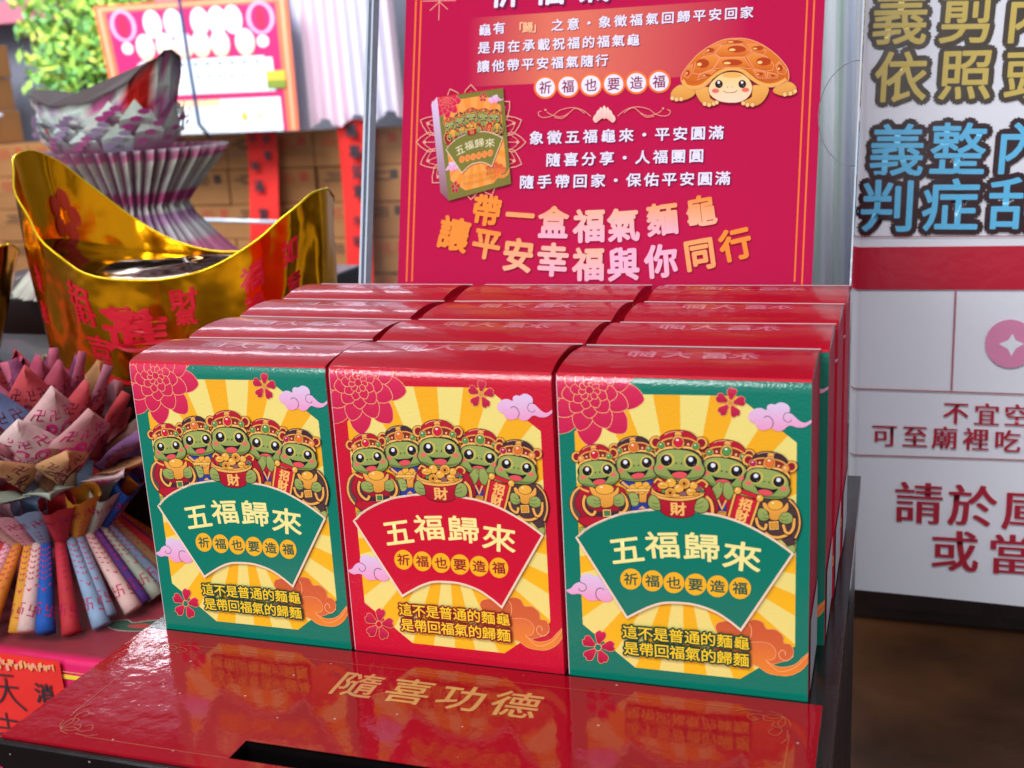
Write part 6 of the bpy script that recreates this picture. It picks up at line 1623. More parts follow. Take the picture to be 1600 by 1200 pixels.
mesh_obj('sheet', V, F, new_mat('slip_red', (238, 46, 40), rough=.6, var=.06, vscale=30), SL, None, True)
A = Art(step=0.01, pal=dict(gf=(240, 176, 96), gp=(250, 160, 140)))
def brush(P, w, col='ink3'): A.line(catmull(P, False), w, col)
# 天
for P, w in (([(-195, 94.5), (-184, 94.0)], 1.2), ([(-203, 103), (-181.5, 102)], 1.3), ([(-190.5, 96), (-191, 103), (-196, 112), (-204, 117)], 1.4), ([(-190.5, 103), (-186, 111), (-178, 117.5)], 1.5)): brush(P, w)
for P, w in (([(-206, 126), (-186, 126.5)], 1.4), ([(-195, 121), (-195, 132)], 1.2), ([(-204, 132.5), (-184, 132)], 1.2), ([(-182, 124), (-180, 128), (-176, 127)], 1.0), ([(-206, 138), (-198, 137), (-190, 141)], 1.4), ([(-188, 136), (-180, 142)], 1.2)): brush(P, w)
A.text('消', 'ink3', -161.5, 103.5, 15, 0, .3); A.text('四', 'ink3', -161.0, 118.5, 12, 0, .3); A.text('天', 'ink3', -161, 133, 13, 0, .3)
rr_ = random.Random(3)
for i in range(26):
    x = -205 + i * 2.1 + rr_.uniform(-1, 1); y = 82 + rr_.uniform(0, 4)
    A.fill([(x, y), (x + rr_.uniform(1, 3), y - .6), (x + rr_.uniform(1, 3), y + rr_.uniform(2, 5)), (x + .4, y + rr_.uniform(2, 5))], 'gf' if i % 2 else 'gp')
for key, (V, F, C) in A.meshes(lambda u, v, h: Vector((u / 1000, 0.0819 - h / 1000, -v / 1000)) - SL.location).items():
    mesh_obj('brush_writing', V, F, M['cloth'], SL, C)

# ------------------------------------------------------------------ folded joss paper lotus
PAPERS = [(212, 178, 172), (196, 48, 52), (206, 188, 146), (132, 160, 190), (208, 144, 44), (26, 82, 168), (96, 62, 148), (214, 156, 166), (136, 160, 190), (176, 138, 98), (180, 46, 54), (176, 190, 172), (210, 128, 44)]
def scaled(c, k): return tuple(v * k for v in lin(c))
LOTUS = (-0.208, 0.167, -0.0795)
LT = thing('paper_lotus', LOTUS, 'lotus folded from rolled coloured joss paper in the lower left', 'paper lotus')
MANJI = glyph('卍')
def decal(mb, fn, u0, v0, su, sv, col, rot=0, vs_fs=None):
    vs, fs = vs_fs or MANJI
    ca, sa = math.cos(rot), math.sin(rot)
    V = []
    for x, y in vs:
        X = x * ca - y * sa; Y = x * sa + y * ca
        V.append(fn(u0 + X * su, v0 + Y * sv))
    mb.add(V, fs, lin(col))
rl = random.Random(11)
NT = 36
for i in range(NT):
    a = 2 * math.pi * i / NT + rl.uniform(-.05, .05) - 1.2
    ca, sa = math.cos(a), math.sin(a); col = PAPERS[(i * 5 + i // 3) % len(PAPERS)]
    dirv = Vector((ca, sa, 0)); side = Vector((-sa, ca, 0))
    p0 = dirv * 0.037 + Vector((0, 0, .053)); p1 = dirv * (0.074 + rl.uniform(-.005, .004)) + Vector((0, 0, .004 + rl.uniform(-.001, .005))) + side * rl.uniform(-.003, .003)
    ax = (p1 - p0); L = ax.length; axn = ax.normalized(); up = side.cross(axn).normalized()
    if up.dot(dirv) < 0: up = -up
    def surf(th, t, off=0, p0=p0, ax=ax, side=side, up=up):
        r1 = 0.0034 + 0.0028 * t; r2 = 0.0030 + .0040 * t
        return p0 + ax * t + side * math.sin(th) * (r1 + off) + up * math.cos(th) * (r2 + off)
    mb = MB(); n = 12; K = 8; V = []; F = []; CC = []
    for k in range(K + 1):
        for j in range(n):
            V.append(surf(2 * math.pi * j / n, k / K)); CC.append(scaled(col, rl.uniform(.94, 1.04)))
    for k in range(K):
        for j in range(n): F.append((k * n + j, k * n + (j + 1) % n, (k + 1) * n + (j + 1) % n, (k + 1) * n + j))
    F.append(tuple(K * n + j for j in range(n)))
    mb.add(V, F, CC)
    pc = (190, 24, 84) if col not in ((206, 52, 56), (190, 54, 60)) else (84, 28, 52)
    if col in ((40, 96, 176), (112, 76, 160)): pc = (116, 30, 110)
    f1 = lambda u, v: surf(u, v, .0003)
    for th in (-.9, .75): decal(mb, f1, th + rl.uniform(-.1, .1), .78 + th * .03, 1.5, .16, pc, math.pi + .2)
    for kk in range(6):
        t0 = .10 + kk * .065
        for sg in (-1, 1):
            mb.add([f1(sg * .1, t0), f1(sg * 1.0, t0 - .05), f1(sg * 1.0, t0 - .035), f1(sg * .1, t0 + .02)], [(0, 1, 2, 3)], lin(pc))
    mb.add([f1(-.9, .48), f1(0, .56), f1(0, .58), f1(-.9, .495)], [(0, 1, 2, 3)], lin(pc)); mb.add([f1(.9, .48), f1(0, .56), f1(0, .58), f1(.9, .495)], [(0, 1, 2, 3)], lin(pc))
    mb.obj('rolled_paper', M['paper'], LT, True, True)
# flaring cones above the waist
NC = 22
for i in range(NC):
    a = 2 * math.pi * (i + .4) / NC - 1.2
    ca, sa = math.cos(a), math.sin(a); col = PAPERS[(i * 7 + 3) % len(PAPERS)]
    dirv = Vector((ca, sa, 0)); side = Vector((-sa, ca, 0))
    p0 = dirv * 0.031 + Vector((0, 0, .046)); p1 = dirv * (0.060 + rl.uniform(-.003, .003)) + Vector((0, 0, .086 + rl.uniform(-.003, .004)))
    ax = p1 - p0; up = side.cross(ax.normalized()).normalized()
    if up.dot(dirv) < 0: up = -up
    def surf(th, t, off=0, p0=p0, ax=ax, side=side, up=up):
        r1 = .0028 + .0085 * t; r2 = .0028 + .0052 * t
        dz = 0.0022 * math.sin(3 * th + 1) * t * t
        return p0 + ax * t + side * math.sin(th) * (r1 + off) + up * math.cos(th) * (r2 + off) + Vector((0, 0, dz))
    mb = MB(); n = 14; K = 6; V = []; F = []; CC = []
    for k in range(K + 1):
        for j in range(n): V.append(surf(2 * math.pi * j / n, k / K)); CC.append(scaled(col, rl.uniform(.92, 1.04)))
    for k in range(K):
        for j in range(n): F.append((k * n + j, k * n + (j + 1) % n, (k + 1) * n + (j + 1) % n, (k + 1) * n + j))
    mb.add(V, F, CC)
    pc = (186, 28, 90) if col not in ((206, 52, 56), (190, 54, 60)) else (80, 28, 50)
    f1 = lambda u, v: surf(u, v, .0003)
    for th in (-.8, .3, 1.2): decal(mb, f1, th, .74, 1.0, .17, pc, .3)
    for kk in range(5):
        t0 = .12 + kk * .09
        for sg in (-1, 1): mb.add([f1(sg * .1, t0 + .05), f1(sg * 1.1, t0), f1(sg * 1.1, t0 + .02), f1(sg * .1, t0 + .075)], [(0, 1, 2, 3)], lin(pc))
    mb.obj('paper_cone', M['paper'], LT, True, True)
# petals
def petal(base, tip, hw, col, fold, pc, prints=True, curl=0.0, parent=None, loc=None):
    base, tip = Vector(base), Vector(tip); ax = tip - base
    rad = Vector((base.x + tip.x, base.y + tip.y, 0))
    if rad.length < 1e-5: rad = Vector((0, -1, 0))
    rad.normalize(); side = Vector((0, 0, 1)).cross(rad).normalized(); out = side.cross(ax.normalized())
    if out.dot(rad) < 0: out = -out
    wob = .05; ph_ = rl.uniform(0, 6.28)
    def f(u, v, off=.0003):
        w = hw * (min(v / .55, 1) ** .8 * min(1, (1.001 - v) / .45)) if v < 1 else 0
        if v > .55: w = hw * (1 - v) / .45
        else: w = hw * (.25 + .75 * v / .55)
        return base + ax * v + side * u * w + out * (fold * hw * (1 - abs(u)) + off + curl * hw * (v - .5) ** 2 + wob * hw * math.sin(v * 7 + u * 3 + ph_))
    mb = MB(); V = []; F = []; CC = []; K = 10
    for k in range(K + 1):
        for j in range(5): V.append(f(-1 + j / 2, k / K * .998, 0)); CC.append(scaled(col, .96 + .06 * rl.random()))
    for k in range(K):
        for j in range(4): F.append((k * 5 + j, k * 5 + j + 1, (k + 1) * 5 + j + 1, (k + 1) * 5 + j))
    mb.add(V, F, CC)
    if prints:
        for u in (-.62, 0.0, .62): decal(mb, f, u, .66, .52 if u == 0 else .5, .17, pc, 0)
        for (u, v, r_) in ((-.5, .38, .2), (.45, .42, .18), (0, .3, .22), (-.15, .48, .12), (.2, .18, .2), (-.3, .2, .15)):
            for rr in (1, .55):
                P = [f(u + r_ * rr * 1.2 * math.cos(t), v + r_ * rr * .45 * math.sin(t)) for t in (2 * math.pi * k / 10 for k in range(10))]
                Q = [f(u + (r_ * rr + .04) * 1.2 * math.cos(t), v + (r_ * rr + .04) * .45 * math.sin(t)) for t in (2 * math.pi * k / 10 for k in range(10))]
                mb.add(P + Q, [(k, (k + 1) % 10, 10 + (k + 1) % 10, 10 + k) for k in range(10)], lin(pc))
    o = mb.obj('paper_petal', M['paper'], parent or LT, True, True)
    md = o.modifiers.new('thickness', 'SOLIDIFY'); md.thickness = .0003; md.offset = 0
    return o
def ring(n, r0, z0, r1, z1, hw, cols, ph, fold=.3, curl=0, jit=.1):
    for i in range(n):
        a = 2 * math.pi * i / n + ph + rl.uniform(-jit, jit)
        c = cols[i % len(cols)]
        rr = r1 * rl.uniform(.94, 1.06); zz = z1 + rl.uniform(-.004, .004)
        pc = (200, 34, 120) if sum(c) > 480 else (110, 22, 54)
        petal((r0 * math.cos(a), r0 * math.sin(a), z0), (rr * math.cos(a), rr * math.sin(a), zz), hw * rl.uniform(.93, 1.07), c, fold, pc, True, curl)
PH = -math.pi / 2 + .55
MIX = [(206, 168, 166), (188, 70, 78), (170, 104, 124), (190, 140, 96), (124, 86, 134), (186, 150, 150), (160, 50, 62), (150, 160, 146), (176, 150, 120), (96, 110, 150)]
ring(13, .040, .092, .080, .102, .017, [(150, 162, 146), (196, 170, 172), (180, 128, 88), (110, 84, 146), (176, 190, 178), (160, 120, 96)], PH + .2, .25, 0, .14)
ring(11, .036, .096, .071, .122, .017, MIX[3:] + MIX[:3], PH + .5, .45, .1, .16)
ring(9, .030, .098, .056, .146, .023, [(214, 184, 182), (200, 150, 150), (178, 62, 66), (170, 116, 132), (190, 140, 96), (116, 84, 124), (190, 160, 156), (206, 176, 172), (170, 100, 110)], PH, .26, .1, .06)
ring(10, .024, .108, .044, .160, .019, MIX, PH + .33, .4, .2, .16)
ring(9, .016, .116, .030, .168, .017, [(186, 70, 76), (156, 62, 82), (170, 86, 110), (140, 70, 112), (160, 140, 116), (180, 60, 66)], PH + .1, .4, .2, .16)
ring(6, .006, .120, .012, .172, .014, [(160, 62, 88), (176, 84, 108), (130, 60, 100)], PH + .4, .5, .2, .2)

# ------------------------------------------------------------------ gold foil ingots on a dark plinth
b = MB(); b.box(-0.62, -0.055, 0.235, 0.40, -0.0795, 0.052)
PL = b.obj('plinth', M['darkwood'], None, False, False, .003)
tag(PL, 'dark lacquered wooden plinth under the gold foil ingots', 'plinth')
def ingot_hull(name, loc, label, a, bw, ab, bb, zt0, ztL, ztR, rz, mats, group=None, depth=.02, decals=True):
    T = thing(name, loc, label, 'ingot', group, rz)
    n = 72; K = 10
    def rimz(th):
        c = math.cos(th)
        return zt0 + (ztR - zt0) * abs(c) ** 2.6 if c > 0 else zt0 + (ztL - zt0) * abs(c) ** 2.2
    def surf(th, t, off=0.0):
        e = t ** .85
        ra = ab + (a - ab) * e; rb = bb + (bw - bb) * e
        c, s_ = math.cos(th), math.sin(th)
        sx_, sy_ = (1 if c >= 0 else -1), (1 if s_ >= 0 else -1)
        ra *= .93 if c > 0 else 1.0
        dent = .0016 * math.sin(th * 7 + t * 2) * math.sin(t * 3.1) + .0010 * math.sin(th * 17 - t * 5)
        return Vector(((ra + off + dent) * sx_ * abs(c) ** .92, (rb + off + dent) * sy_ * abs(s_) ** .88, rimz(th) * t))
    V = []; F = []
    for k in range(K + 1):
        for j in range(n): V.append(surf(2 * math.pi * j / n, k / K))
    for k in range(K):
        for j in range(n): F.append((k * n + j, k * n + (j + 1) % n, (k + 1) * n + (j + 1) % n, (k + 1) * n + j))
    o = mesh_obj('foil_wall', V, F, mats[0], T, None, True)
    # inner membrane, a dished sheet
    V = []; F = []; K2 = 10
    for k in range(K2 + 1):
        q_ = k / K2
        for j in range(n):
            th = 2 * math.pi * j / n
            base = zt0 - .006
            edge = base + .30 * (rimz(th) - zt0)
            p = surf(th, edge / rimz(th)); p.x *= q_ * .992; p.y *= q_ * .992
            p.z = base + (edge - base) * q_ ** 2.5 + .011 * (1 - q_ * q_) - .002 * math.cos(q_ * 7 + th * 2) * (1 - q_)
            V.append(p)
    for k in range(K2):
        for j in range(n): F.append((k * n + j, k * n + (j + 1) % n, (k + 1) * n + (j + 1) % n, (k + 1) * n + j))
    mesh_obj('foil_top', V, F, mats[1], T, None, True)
    mb = MB(); P = [surf(2 * math.pi * j / 96, 1.0) for j in range(96)]; P.append(P[0]); mb.tube(P, .0009, 6); mb.obj('rim', mats[2], T, True)
    mb = MB(); P = [surf(2 * math.pi * j / 72, 0.0, .0006) + Vector((0, 0, .003)) for j in range(73)]
    V = []; F = []
    for p in P: V += [p + Vector((0, 0, -.003)), p + Vector((0, 0, .0035))]
    for i in range(72): F.append((2 * i, 2 * i + 2, 2 * i + 3, 2 * i + 1))
    mb.add(V, F); mb.obj('base_band', M['redfoil'], T, True)
    return T, surf
IX, IY, IZ = -0.174, 0.305, 0.0525
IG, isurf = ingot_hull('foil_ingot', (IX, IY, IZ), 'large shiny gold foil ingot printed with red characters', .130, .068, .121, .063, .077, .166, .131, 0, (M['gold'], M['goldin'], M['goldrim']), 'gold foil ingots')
RCH = new_mat('red_print', (200, 16, 40), rough=.35)
def ing_text(ch, th, t, size, col=(206, 24, 44), boldk=.03):
    vs, fs = glyph(ch); mb = MB()
    for i in range(7):
        dx, dy = (0, 0) if i == 6 else (boldk * math.cos(i * math.pi / 3), boldk * math.sin(i * math.pi / 3))
        V = [isurf(th + (x + dx) * size / .085, t + (y + dy) * size / .085, .0004 + i * .00001) for x, y in vs]
        mb.add(V, fs)
    mb.obj('red_character', RCH, IG)
FR = -math.pi / 2
for ch, th, t, s_ in (('進', FR - .02, .52, .036), ('寶', FR - .04, .63, .022), ('招', FR - .36, .76, .017), ('財', FR - .33, .60, .015), ('財', FR + .30, .80, .017), ('氣', FR + .30, .64, .013), ('吉', FR - .28, .34, .017), ('祥', FR - .28, .20, .015), ('福', FR + .78, .78, .016), ('祿', FR + .78, .58, .014), ('旺', FR + .80, .40, .014), ('如', FR + 1.12, .78, .014), ('意', FR + 1.15, .56, .015), ('發', FR - .85, .6, .012), ('來', FR - .85, .4, .012)):
    ing_text(ch, th, t, s_)
mb = MB()
def blob(th, t, r):
    P = [isurf(th + r * math.cos(q) / .1, t + r * math.sin(q) / .12, -.0010) for q in (2 * math.pi * k / 14 for k in range(14))]
    mb.add(P, [tuple(range(14))])
for k_, (dq, rr_) in enumerate(((.4, 1), (1.66, 1), (2.9, 1), (4.17, 1), (5.4, 1))): blob(math.pi - .30 + .10 * math.cos(dq), .72 + .085 * math.sin(dq), .0062)
mb.obj('coin_print', new_mat('red_print_dark', (190, 50, 20), rough=.3), IG)
IG2, s2 = ingot_hull('foil_ingot', (-0.447, 0.29, IZ), 'smaller gold foil ingot cut off by the left edge of the photo', .125, .055, .085, .045, .050, .095, .095, .05, (M['gold'], M['goldin'], M['goldrim']), 'gold foil ingots')

# ------------------------------------------------------------------ paper ingot on a pleated stand, behind
PB = thing('paper_ingot', (-0.400, 0.55, 0.02), 'joss paper ingot with folded scales on a pleated paper stand', 'paper ingot')
b = MB(); b.box(-0.62, -0.2, 0.46, 0.66, -0.0795, 0.0735)
tag(b.obj('shelf_block', M['darkwood'], None, False, False, .003), 'dark block under the pleated paper stand', 'shelf block')
V = []; F = []; C = []
NP = 52
prf = [(.118, .055), (.080, .095), (.058, .120), (.052, .132), (.066, .150), (.090, .176), (.098, .188)]
band = [(216, 226, 208), (214, 120, 160), (206, 210, 214), (180, 140, 184), (222, 230, 222), (206, 80, 146), (216, 230, 222)]
for k in range(len(prf) * 3 - 2):
    f_ = k / 3; i0 = min(int(f_), len(prf) - 2); t = f_ - i0
    r_ = prf[i0][0] + (prf[i0 + 1][0] - prf[i0][0]) * t; z_ = prf[i0][1] + (prf[i0 + 1][1] - prf[i0][1]) * t
    cc = lin(band[(k // 2) % len(band)])
    for j in range(NP * 2):
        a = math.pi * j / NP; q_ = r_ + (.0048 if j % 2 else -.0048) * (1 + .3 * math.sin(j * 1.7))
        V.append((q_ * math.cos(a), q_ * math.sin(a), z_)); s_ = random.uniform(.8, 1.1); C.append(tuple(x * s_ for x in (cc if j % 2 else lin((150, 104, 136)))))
kk = len(prf) * 3 - 2
for k in range(kk - 1):
    for j in range(NP * 2):
        j2 = (j + 1) % (NP * 2); F.append((k * NP * 2 + j, k * NP * 2 + j2, (k + 1) * NP * 2 + j2, (k + 1) * NP * 2 + j))
mesh_obj('pleated_stand', V, F, M['paper'], PB, C)
def bsurf(th, t, off=0.0):
    c, s_ = math.cos(th), math.sin(th)
    z = .186 + t * (.046 + (.046 if c > 0 else .016) * abs(c) ** 2.4) + .0016 * math.sin(th * 13 + t * 9)
    e = t ** .7; off = off + .0022 * math.sin(th * 11 + t * 7) * math.sin(th * 5 - t * 4)
    return Vector(((.052 + .028 * e + off) * c - .010, (.040 + .018 * e + off) * s_, z))
V = []; F = []; n = 40
for k in range(7):
    for j in range(n): V.append(bsurf(2 * math.pi * j / n, k / 6))
for k in range(6):
    for j in range(n): F.append((k * n + j, k * n + (j + 1) % n, (k + 1) * n + (j + 1) % n, (k + 1) * n + j))
F.append(tuple(6 * n + j for j in range(n)))
HC = []
for k in range(7):
    for j in range(n):
        th = 2 * math.pi * j / n; c_ = math.cos(th); t_ = k / 6
        if t_ > .9: q_ = (70, 58, 60)
        elif .28 < t_ < .86 and .62 < c_ < .93: q_ = (206, 34, 26)
        elif c_ < -.72 and t_ < .75: q_ = (206, 34, 26)
        else: q_ = random.choice([(206, 226, 212), (212, 228, 218), (196, 90, 150), (180, 160, 190), (220, 230, 224)])
        HC.append(lin(q_))
mesh_obj('folded_hull', V, F, M['paper'], PB, HC, False)
mb = MB()
for row, (t, nn, hh, hw) in enumerate(((.0, 13, .5, .015), (.24, 13, .46, .015), (.5, 12, .36, .012))):
    for i in range(nn):
        th = 2 * math.pi * (i + .5 * (row % 2)) / nn
        if row and abs(math.cos(th)) > (.80 if row == 1 else .6): continue
        A0 = bsurf(th, t, .004); A1 = bsurf(th, t + hh, .008); sd = Vector((-math.sin(th), math.cos(th), 0)) * hw
        Mx = bsurf(th, t + hh * .4, .010)
        c1_ = lin(random.choice([(208, 228, 214), (200, 218, 210), (224, 234, 226)])); c2_ = lin(random.choice([(176, 66, 136), (196, 100, 156), (166, 146, 180)]))
        mb.add([A0 - sd * .9, A0 + sd * .9, Mx - sd, Mx + sd, A1, Mx + (Mx - A0) * .1], [(0, 2, 5), (0, 5, 1), (1, 5, 3), (2, 4, 5), (5, 4, 3)], [c2_, c2_, c1_, c1_, c1_, c1_])
        for q_ in range(3):
            e_ = A0.lerp(A1, .25 + q_ * .2) + (A1 - A0).cross(sd).normalized() * -.0 + Vector((math.cos(th), math.sin(th), 0)) * .0085; r_ = .0030
            up_ = (A1 - A0).normalized(); sn = sd.normalized()
            mb.add([e_ + (sn * math.cos(k) * 2.1 + up_ * math.sin(k)) * r_ + sn * (q_ - 1) * .007 for k in (2 * math.pi * i_ / 8 for i_ in range(8))], [tuple(range(8))], c2_)
mb.obj('folded_scales', M['paper'], PB, False, True)

# ------------------------------------------------------------------ background: strips, and a glass reflection built as cartons, board, shrub, curtain
CG = 'brown cartons stacked along the back'
def carton_proto(seed):
    w, d, h = .122, .14, .088
    b = MB(); b.box(-w / 2, w / 2, 0, d, 0, h)
    root = b.obj('carton', M['carton'], None, False, False, .002)
    b = MB(); b.box(-w / 2 - .0004, w / 2 + .0004, -.0006, .0004, h * .47, h * .53); b.obj('tape', new_mat('packing_tape', (150, 104, 60), rough=.35), root)
    r_ = random.Random(seed); b = MB()
    for k in range(3):
        x = -.045 + r_.random() * .02; z = .052 + k * .009
        b.box(x, x + .03 + r_.random() * .02, -.0012, -.0004, z, z + .004)
    x = .02; b.box(x, x + .022, -.0012, -.0004, .055, .078)
    b.obj('printed_marks', M['ink'] if seed % 3 else M['inkred'], root)
    return root
protos = [carton_proto(i) for i in range(4)]
used = [False] * 4
def put_carton(x, y, z, k):
    if not used[k]:
        used[k] = True; o = protos[k]
    else:
        o = protos[k].copy(); COL.objects.link(o)
        for ch in protos[k].children:
            c = ch.copy(); COL.objects.link(c); c.parent = o
    o.location = (x, y, z); o.rotation_euler = (0, 0, random.uniform(-.03, .03))
    tag(o, 'brown cardboard carton in the stack behind the paper ingots, a glass reflection built solid', 'carton', CG)
for ci in range(12):
    x = -2.14 + ci * .126
    top = 5 if ci > 0 else 8; 
    for ri in range(top):
        z = .168 - .09 * (5 - ri)
        put_carton(x + random.uniform(-.003, .003), 2.2 + random.uniform(-.006, .006), z, random.randrange(4))
b = MB(); b.box(-2.25, -0.68, 2.15, 2.45, -.75, -.285); tag(b.obj('counter', M['darkwood']), 'dark counter the cartons are stacked on', 'counter')
def strip(x0, x1, xb0, xb1, z1, z0, label, chars, y=2.14):
    T = thing('paper_strip', ((x0 + x1) / 2, y, z1), label, 'paper strip', 'red paper strips hanging on the cartons')
    V = []; F = []
    for k in range(9):
        t = k / 8; z = z1 + (z0 - z1) * t
        for j in range(4):
            q_ = j / 3; xx = (x0 + (x1 - x0) * q_) * (1 - t) + (xb0 + (xb1 - xb0) * q_) * t
            V.append(Vector((xx, y + .006 * math.sin(t * 5 + q_), z)) - T.location)
    for k in range(8):
        for j in range(3): F.append((k * 4 + j, (k + 1) * 4 + j, (k + 1) * 4 + j + 1, k * 4 + j + 1))
    mesh_obj('sheet', V, F, M['redpaper'], T, None, True)
    A = Art(step=.05)
    for ch, u, v, s_ in chars: A.G('w', True); A.text(ch, 'ink3', u * 1000, v * 1000, s_ * 1000, 0, s_ * 30)
    for key, (V, F, C) in A.meshes(lambda u, v, h: Vector((u / 1000, y - .010 - h / 1000, -v / 1000)) - T.location).items():
        mesh_obj('brush_character', V, F, M['cloth'], T, C)
strip(-1.222, -1.138, -1.240, -1.152, .175, -.13, 'red paper strip in two columns of faded writing, behind the gold ingot', [('平', -1.20, -.155, .022), ('安', -1.16, -.155, .022), ('福', -1.20, -.09, .022), ('氣', -1.16, -.115, .022), ('滿', -1.195, -.04, .03), ('堂', -1.19, .03, .03)])
strip(-.968, -.878, -.972, -.905, .190, -.25, 'red paper strip with large brush writing, beside the clear stand', [('萬', -.925, -.165, .034), ('事', -.92, -.115, .036), ('如', -.915, -.068, .038), ('意', -.918, -.02, .034), ('大', -.93, .05, .026), ('吉', -.935, .1, .026)])
strip(-1.80, -1.70, -1.80, -1.71, .28, .02, 'dark red paper strip behind the scaled paper ingot', [('招', -1.75, -.2, .03), ('財', -1.75, -.12, .03)])
# notice board, solid stand-in for its reflection in glass
NB = thing('reflected_notice_board', (-1.29, 2.05, .18), 'magenta notice board with orange frame and white panels, a glass reflection built solid', 'notice board')
A = Art(step=.1, pal=dict(mg=(206, 40, 108), fr=(250, 120, 84), fr2=(252, 176, 140), wp=(226, 238, 250), wo=(250, 214, 170), rd=(214, 40, 80), gr=(110, 110, 130), lp=(240, 170, 220), yl=(236, 190, 70), gn=(130, 150, 60)))
NB4 = [(-1.552, .492), (-1.018, .482), (-1.020, .175), (-1.520, .179)]
def nb(s_, t_):
    return tuple(1000 * ((1 - t_) * ((1 - s_) * NB4[0][i] + s_ * NB4[1][i]) + t_ * ((1 - s_) * NB4[3][i] + s_ * NB4[2][i])) for i in (0, 1))
def nbq(s0, t0, s1, t1, c, rnd=0):
    P = [nb(s0, t0), nb(s1, t0), nb(s1, t1), nb(s0, t1)]
    A.fill([(u, -v) for u, v in P], c)
def nbe(s_, t_, rs, rt, c): A.fill([(u, -v) for u, v in (nb(s_ + rs * math.cos(q_), t_ + rt * math.sin(q_)) for q_ in (2 * math.pi * k / 16 for k in range(16)))], c)
nbq(0, 0, 1, 1, 'fr'); nbq(.02, .02, .98, 1, 'fr2'); nbq(.035, .035, .965, 1, 'fr'); nbq(.06, .055, .94, 1, 'mg')
for s_ in (.14, .86):
    nbe(s_, .16, .07, .12, 'lp'); nbe(s_, .16, .05, .10, 'mg'); nbe(s_, .16, .022, .09, 'rd'); nbe(s_, .33, .03, .045, 'wp')
for i, s_ in enumerate((.30, .41, .55, .64, .72)): nbe(s_, .16, .048, .105, 'wp')
for i, s_ in enumerate((.24, .35, .45, .54, .64, .77)): nbe(s_, .33, .05, .10, 'wp>wo')
nbq(.18, .45, .90, .70, 'wp'); nbq(.20, .435, .86, .46, 'wp'); nbq(.30, .745, .92, 1, 'wp'); nbq(.30, .745, .60, .80, 'wo')
for i in range(9): nbe(.30 + i * .065, .475, .012, .012, 'gr')
for i in range(5): nbe(.50 + i * .06, .57, .010, .010, 'gr')
nbq(.86, .55, .96, .62, 'yl'); nbq(.86, .62, .96, .68, 'gn')
nbe(.72, .88, .016, .035, 'yl'); nbe(.80, .88, .018, .03, 'wo')
for key, (V, F, C) in A.meshes(lambda u, v, h: Vector((u / 1000, 2.047 - h / 1000, -v / 1000)) - NB.location).items():
    mesh_obj('printed_face', V, F, new_mat('board_print', vcol=True, rough=.4), NB, C)
b = MB()
P4 = [(x, z) for x, z in NB4]
b.add([(x, y, z) for y in (2.0475, 2.058) for x, z in P4], [(0, 1, 2, 3), (7, 6, 5, 4), (0, 4, 5, 1), (1, 5, 6, 2), (2, 6, 7, 3), (3, 7, 4, 0)])
shift(b, NB).obj('panel', M['wall'], NB)
# cable in front of the board
b = MB(); b.tube([(-1.265, 1.98, .8), (-1.262, 1.98, .49), (-1.256, 1.98, .35), (-1.248, 1.98, .20), (-1.248, 2.02, .168)], .0045, 8)
tag(b.obj('hanging_cable', M['cable'], None, True), 'thin blue cable hanging in front of the notice board', 'cable')
# corrugated curtain, mirrored in glass but built as an object
V = []; F = []; C = []; NXc = 120
for k in range(8):
    t = k / 7
    for i in range(NXc + 1):
        s_ = i / NXc; x = -1.10 + .30 * s_ + .02 * t * s_
        z = .75 + (.178 + .02 * s_ + .012 * math.sin(s_ * 23) - .75) * t
        V.append((x, 2.12 + .010 * math.sin(s_ * 70), z)); C.append(lin((214, 210, 226) if math.sin(s_ * 9 + 1) > 0 else (232, 206, 222)))
for k in range(7):
    for i in range(NXc): F.append((k * (NXc + 1) + i, (k + 1) * (NXc + 1) + i, (k + 1) * (NXc + 1) + i + 1, k * (NXc + 1) + i + 1))
tag(mesh_obj('curtain', V, F, M['curtain'], None, C, True), 'pale pleated curtain hanging between the notice board and the clear stand, a glass reflection built solid', 'curtain')
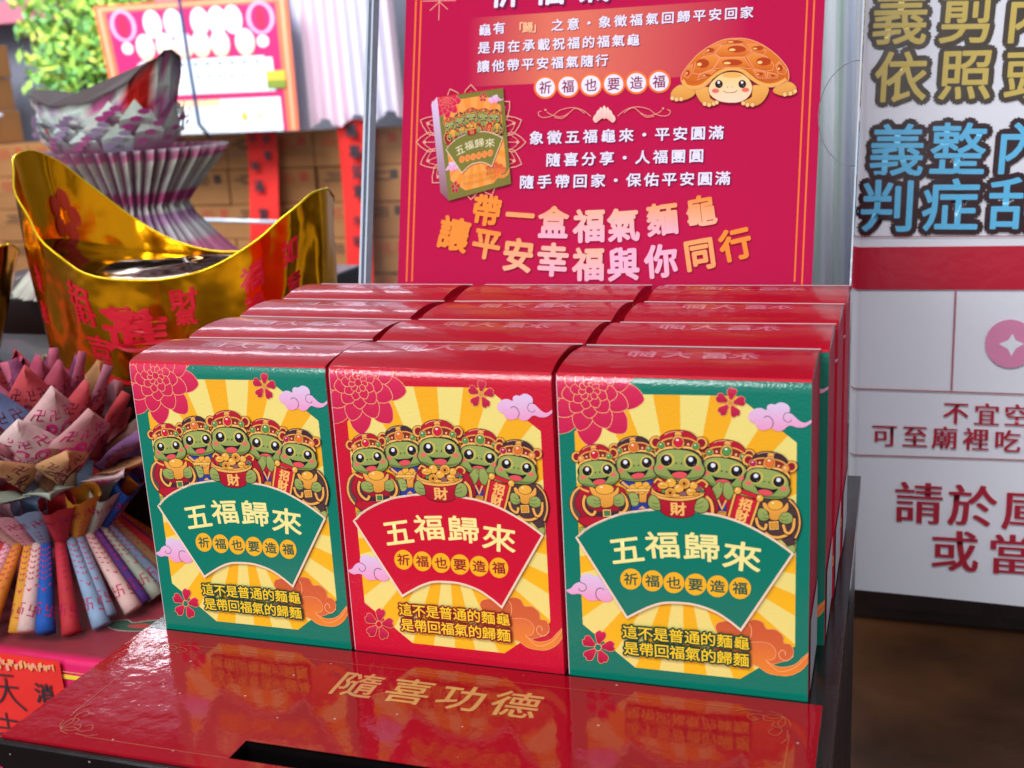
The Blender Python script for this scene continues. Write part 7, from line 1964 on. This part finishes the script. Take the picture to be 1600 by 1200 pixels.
# shrub, greenery of the glass reflection modelled as leaves
SH = thing('shrub', (-1.74, 2.26, .168), 'bright green leafy shrub left of the notice board, a glass reflection built solid', 'shrub')
mb = MB(); rs = random.Random(5)
for i in range(2600):
    x = rs.uniform(-.17, .16); y = rs.uniform(-.09, .12); z = rs.uniform(.08, .40) + .05 * math.sin(x * 30)
    c = Vector((x, y, z)); a = Vector((rs.gauss(0, 1), rs.gauss(0, 1), rs.gauss(0, 1))).normalized(); d = a.orthogonal().normalized(); L = rs.uniform(.010, .022)
    cc = lin(rs.choice([(150, 206, 90), (126, 186, 84), (176, 220, 100), (120, 180, 110), (212, 224, 100)]))
    mb.add([c - a * L, c + d * L * .4, c + a * L, c - d * L * .4], [(0, 1, 2, 3)], cc)
mb.obj('foliage', M['leaf'], SH, False, True)
b = MB()
for i in range(7): b.tube([(rs.uniform(-.03, .03), .02, 0), (rs.uniform(-.1, .1), rs.uniform(-.05, .08), .2), (rs.uniform(-.15, .15), rs.uniform(-.06, .1), .36)], [.006, .004, .002], 6)
b.obj('stem', M['darkwood'], SH, True)
# awning edge
b = MB(); b.box(-2.3, -1.53, 2.38, 2.49, .50, .56); tag(b.obj('awning', new_mat('awning_cloth', (196, 120, 140), rough=.7)), 'faded pink awning above the shrub', 'awning')
# clear rods
for P, nm in (([(-1.09, 1.6, .02), (-.80, 1.62, .005)], 'clear plastic rod in front of the red strips'), ([(-1.70, 1.6, .27), (-1.48, 1.6, .245)], 'white plastic rod at the left edge under the shrub')):
    b = MB(); b.tube(P, .004, 8); tag(b.obj('plastic_rod', M['clear_edge'], None, True), nm, 'rod')
# dark cabinet behind the banner
b = MB(); b.box(.25, .78, 1.62, 2.1, -.75, -.30)
cb = b.obj('cabinet', M['darkwood'], None, False, False, .006); tag(cb, 'dark cabinet on the brown floor under the banner', 'cabinet')
b = MB(); b.box(.30, .50, 1.611, 1.619, -.72, -.33); b.obj('door', M['darkwood'], cb)
b = MB(); b.box(.53, .74, 1.611, 1.619, -.72, -.33); b.obj('door', M['darkwood'], cb)
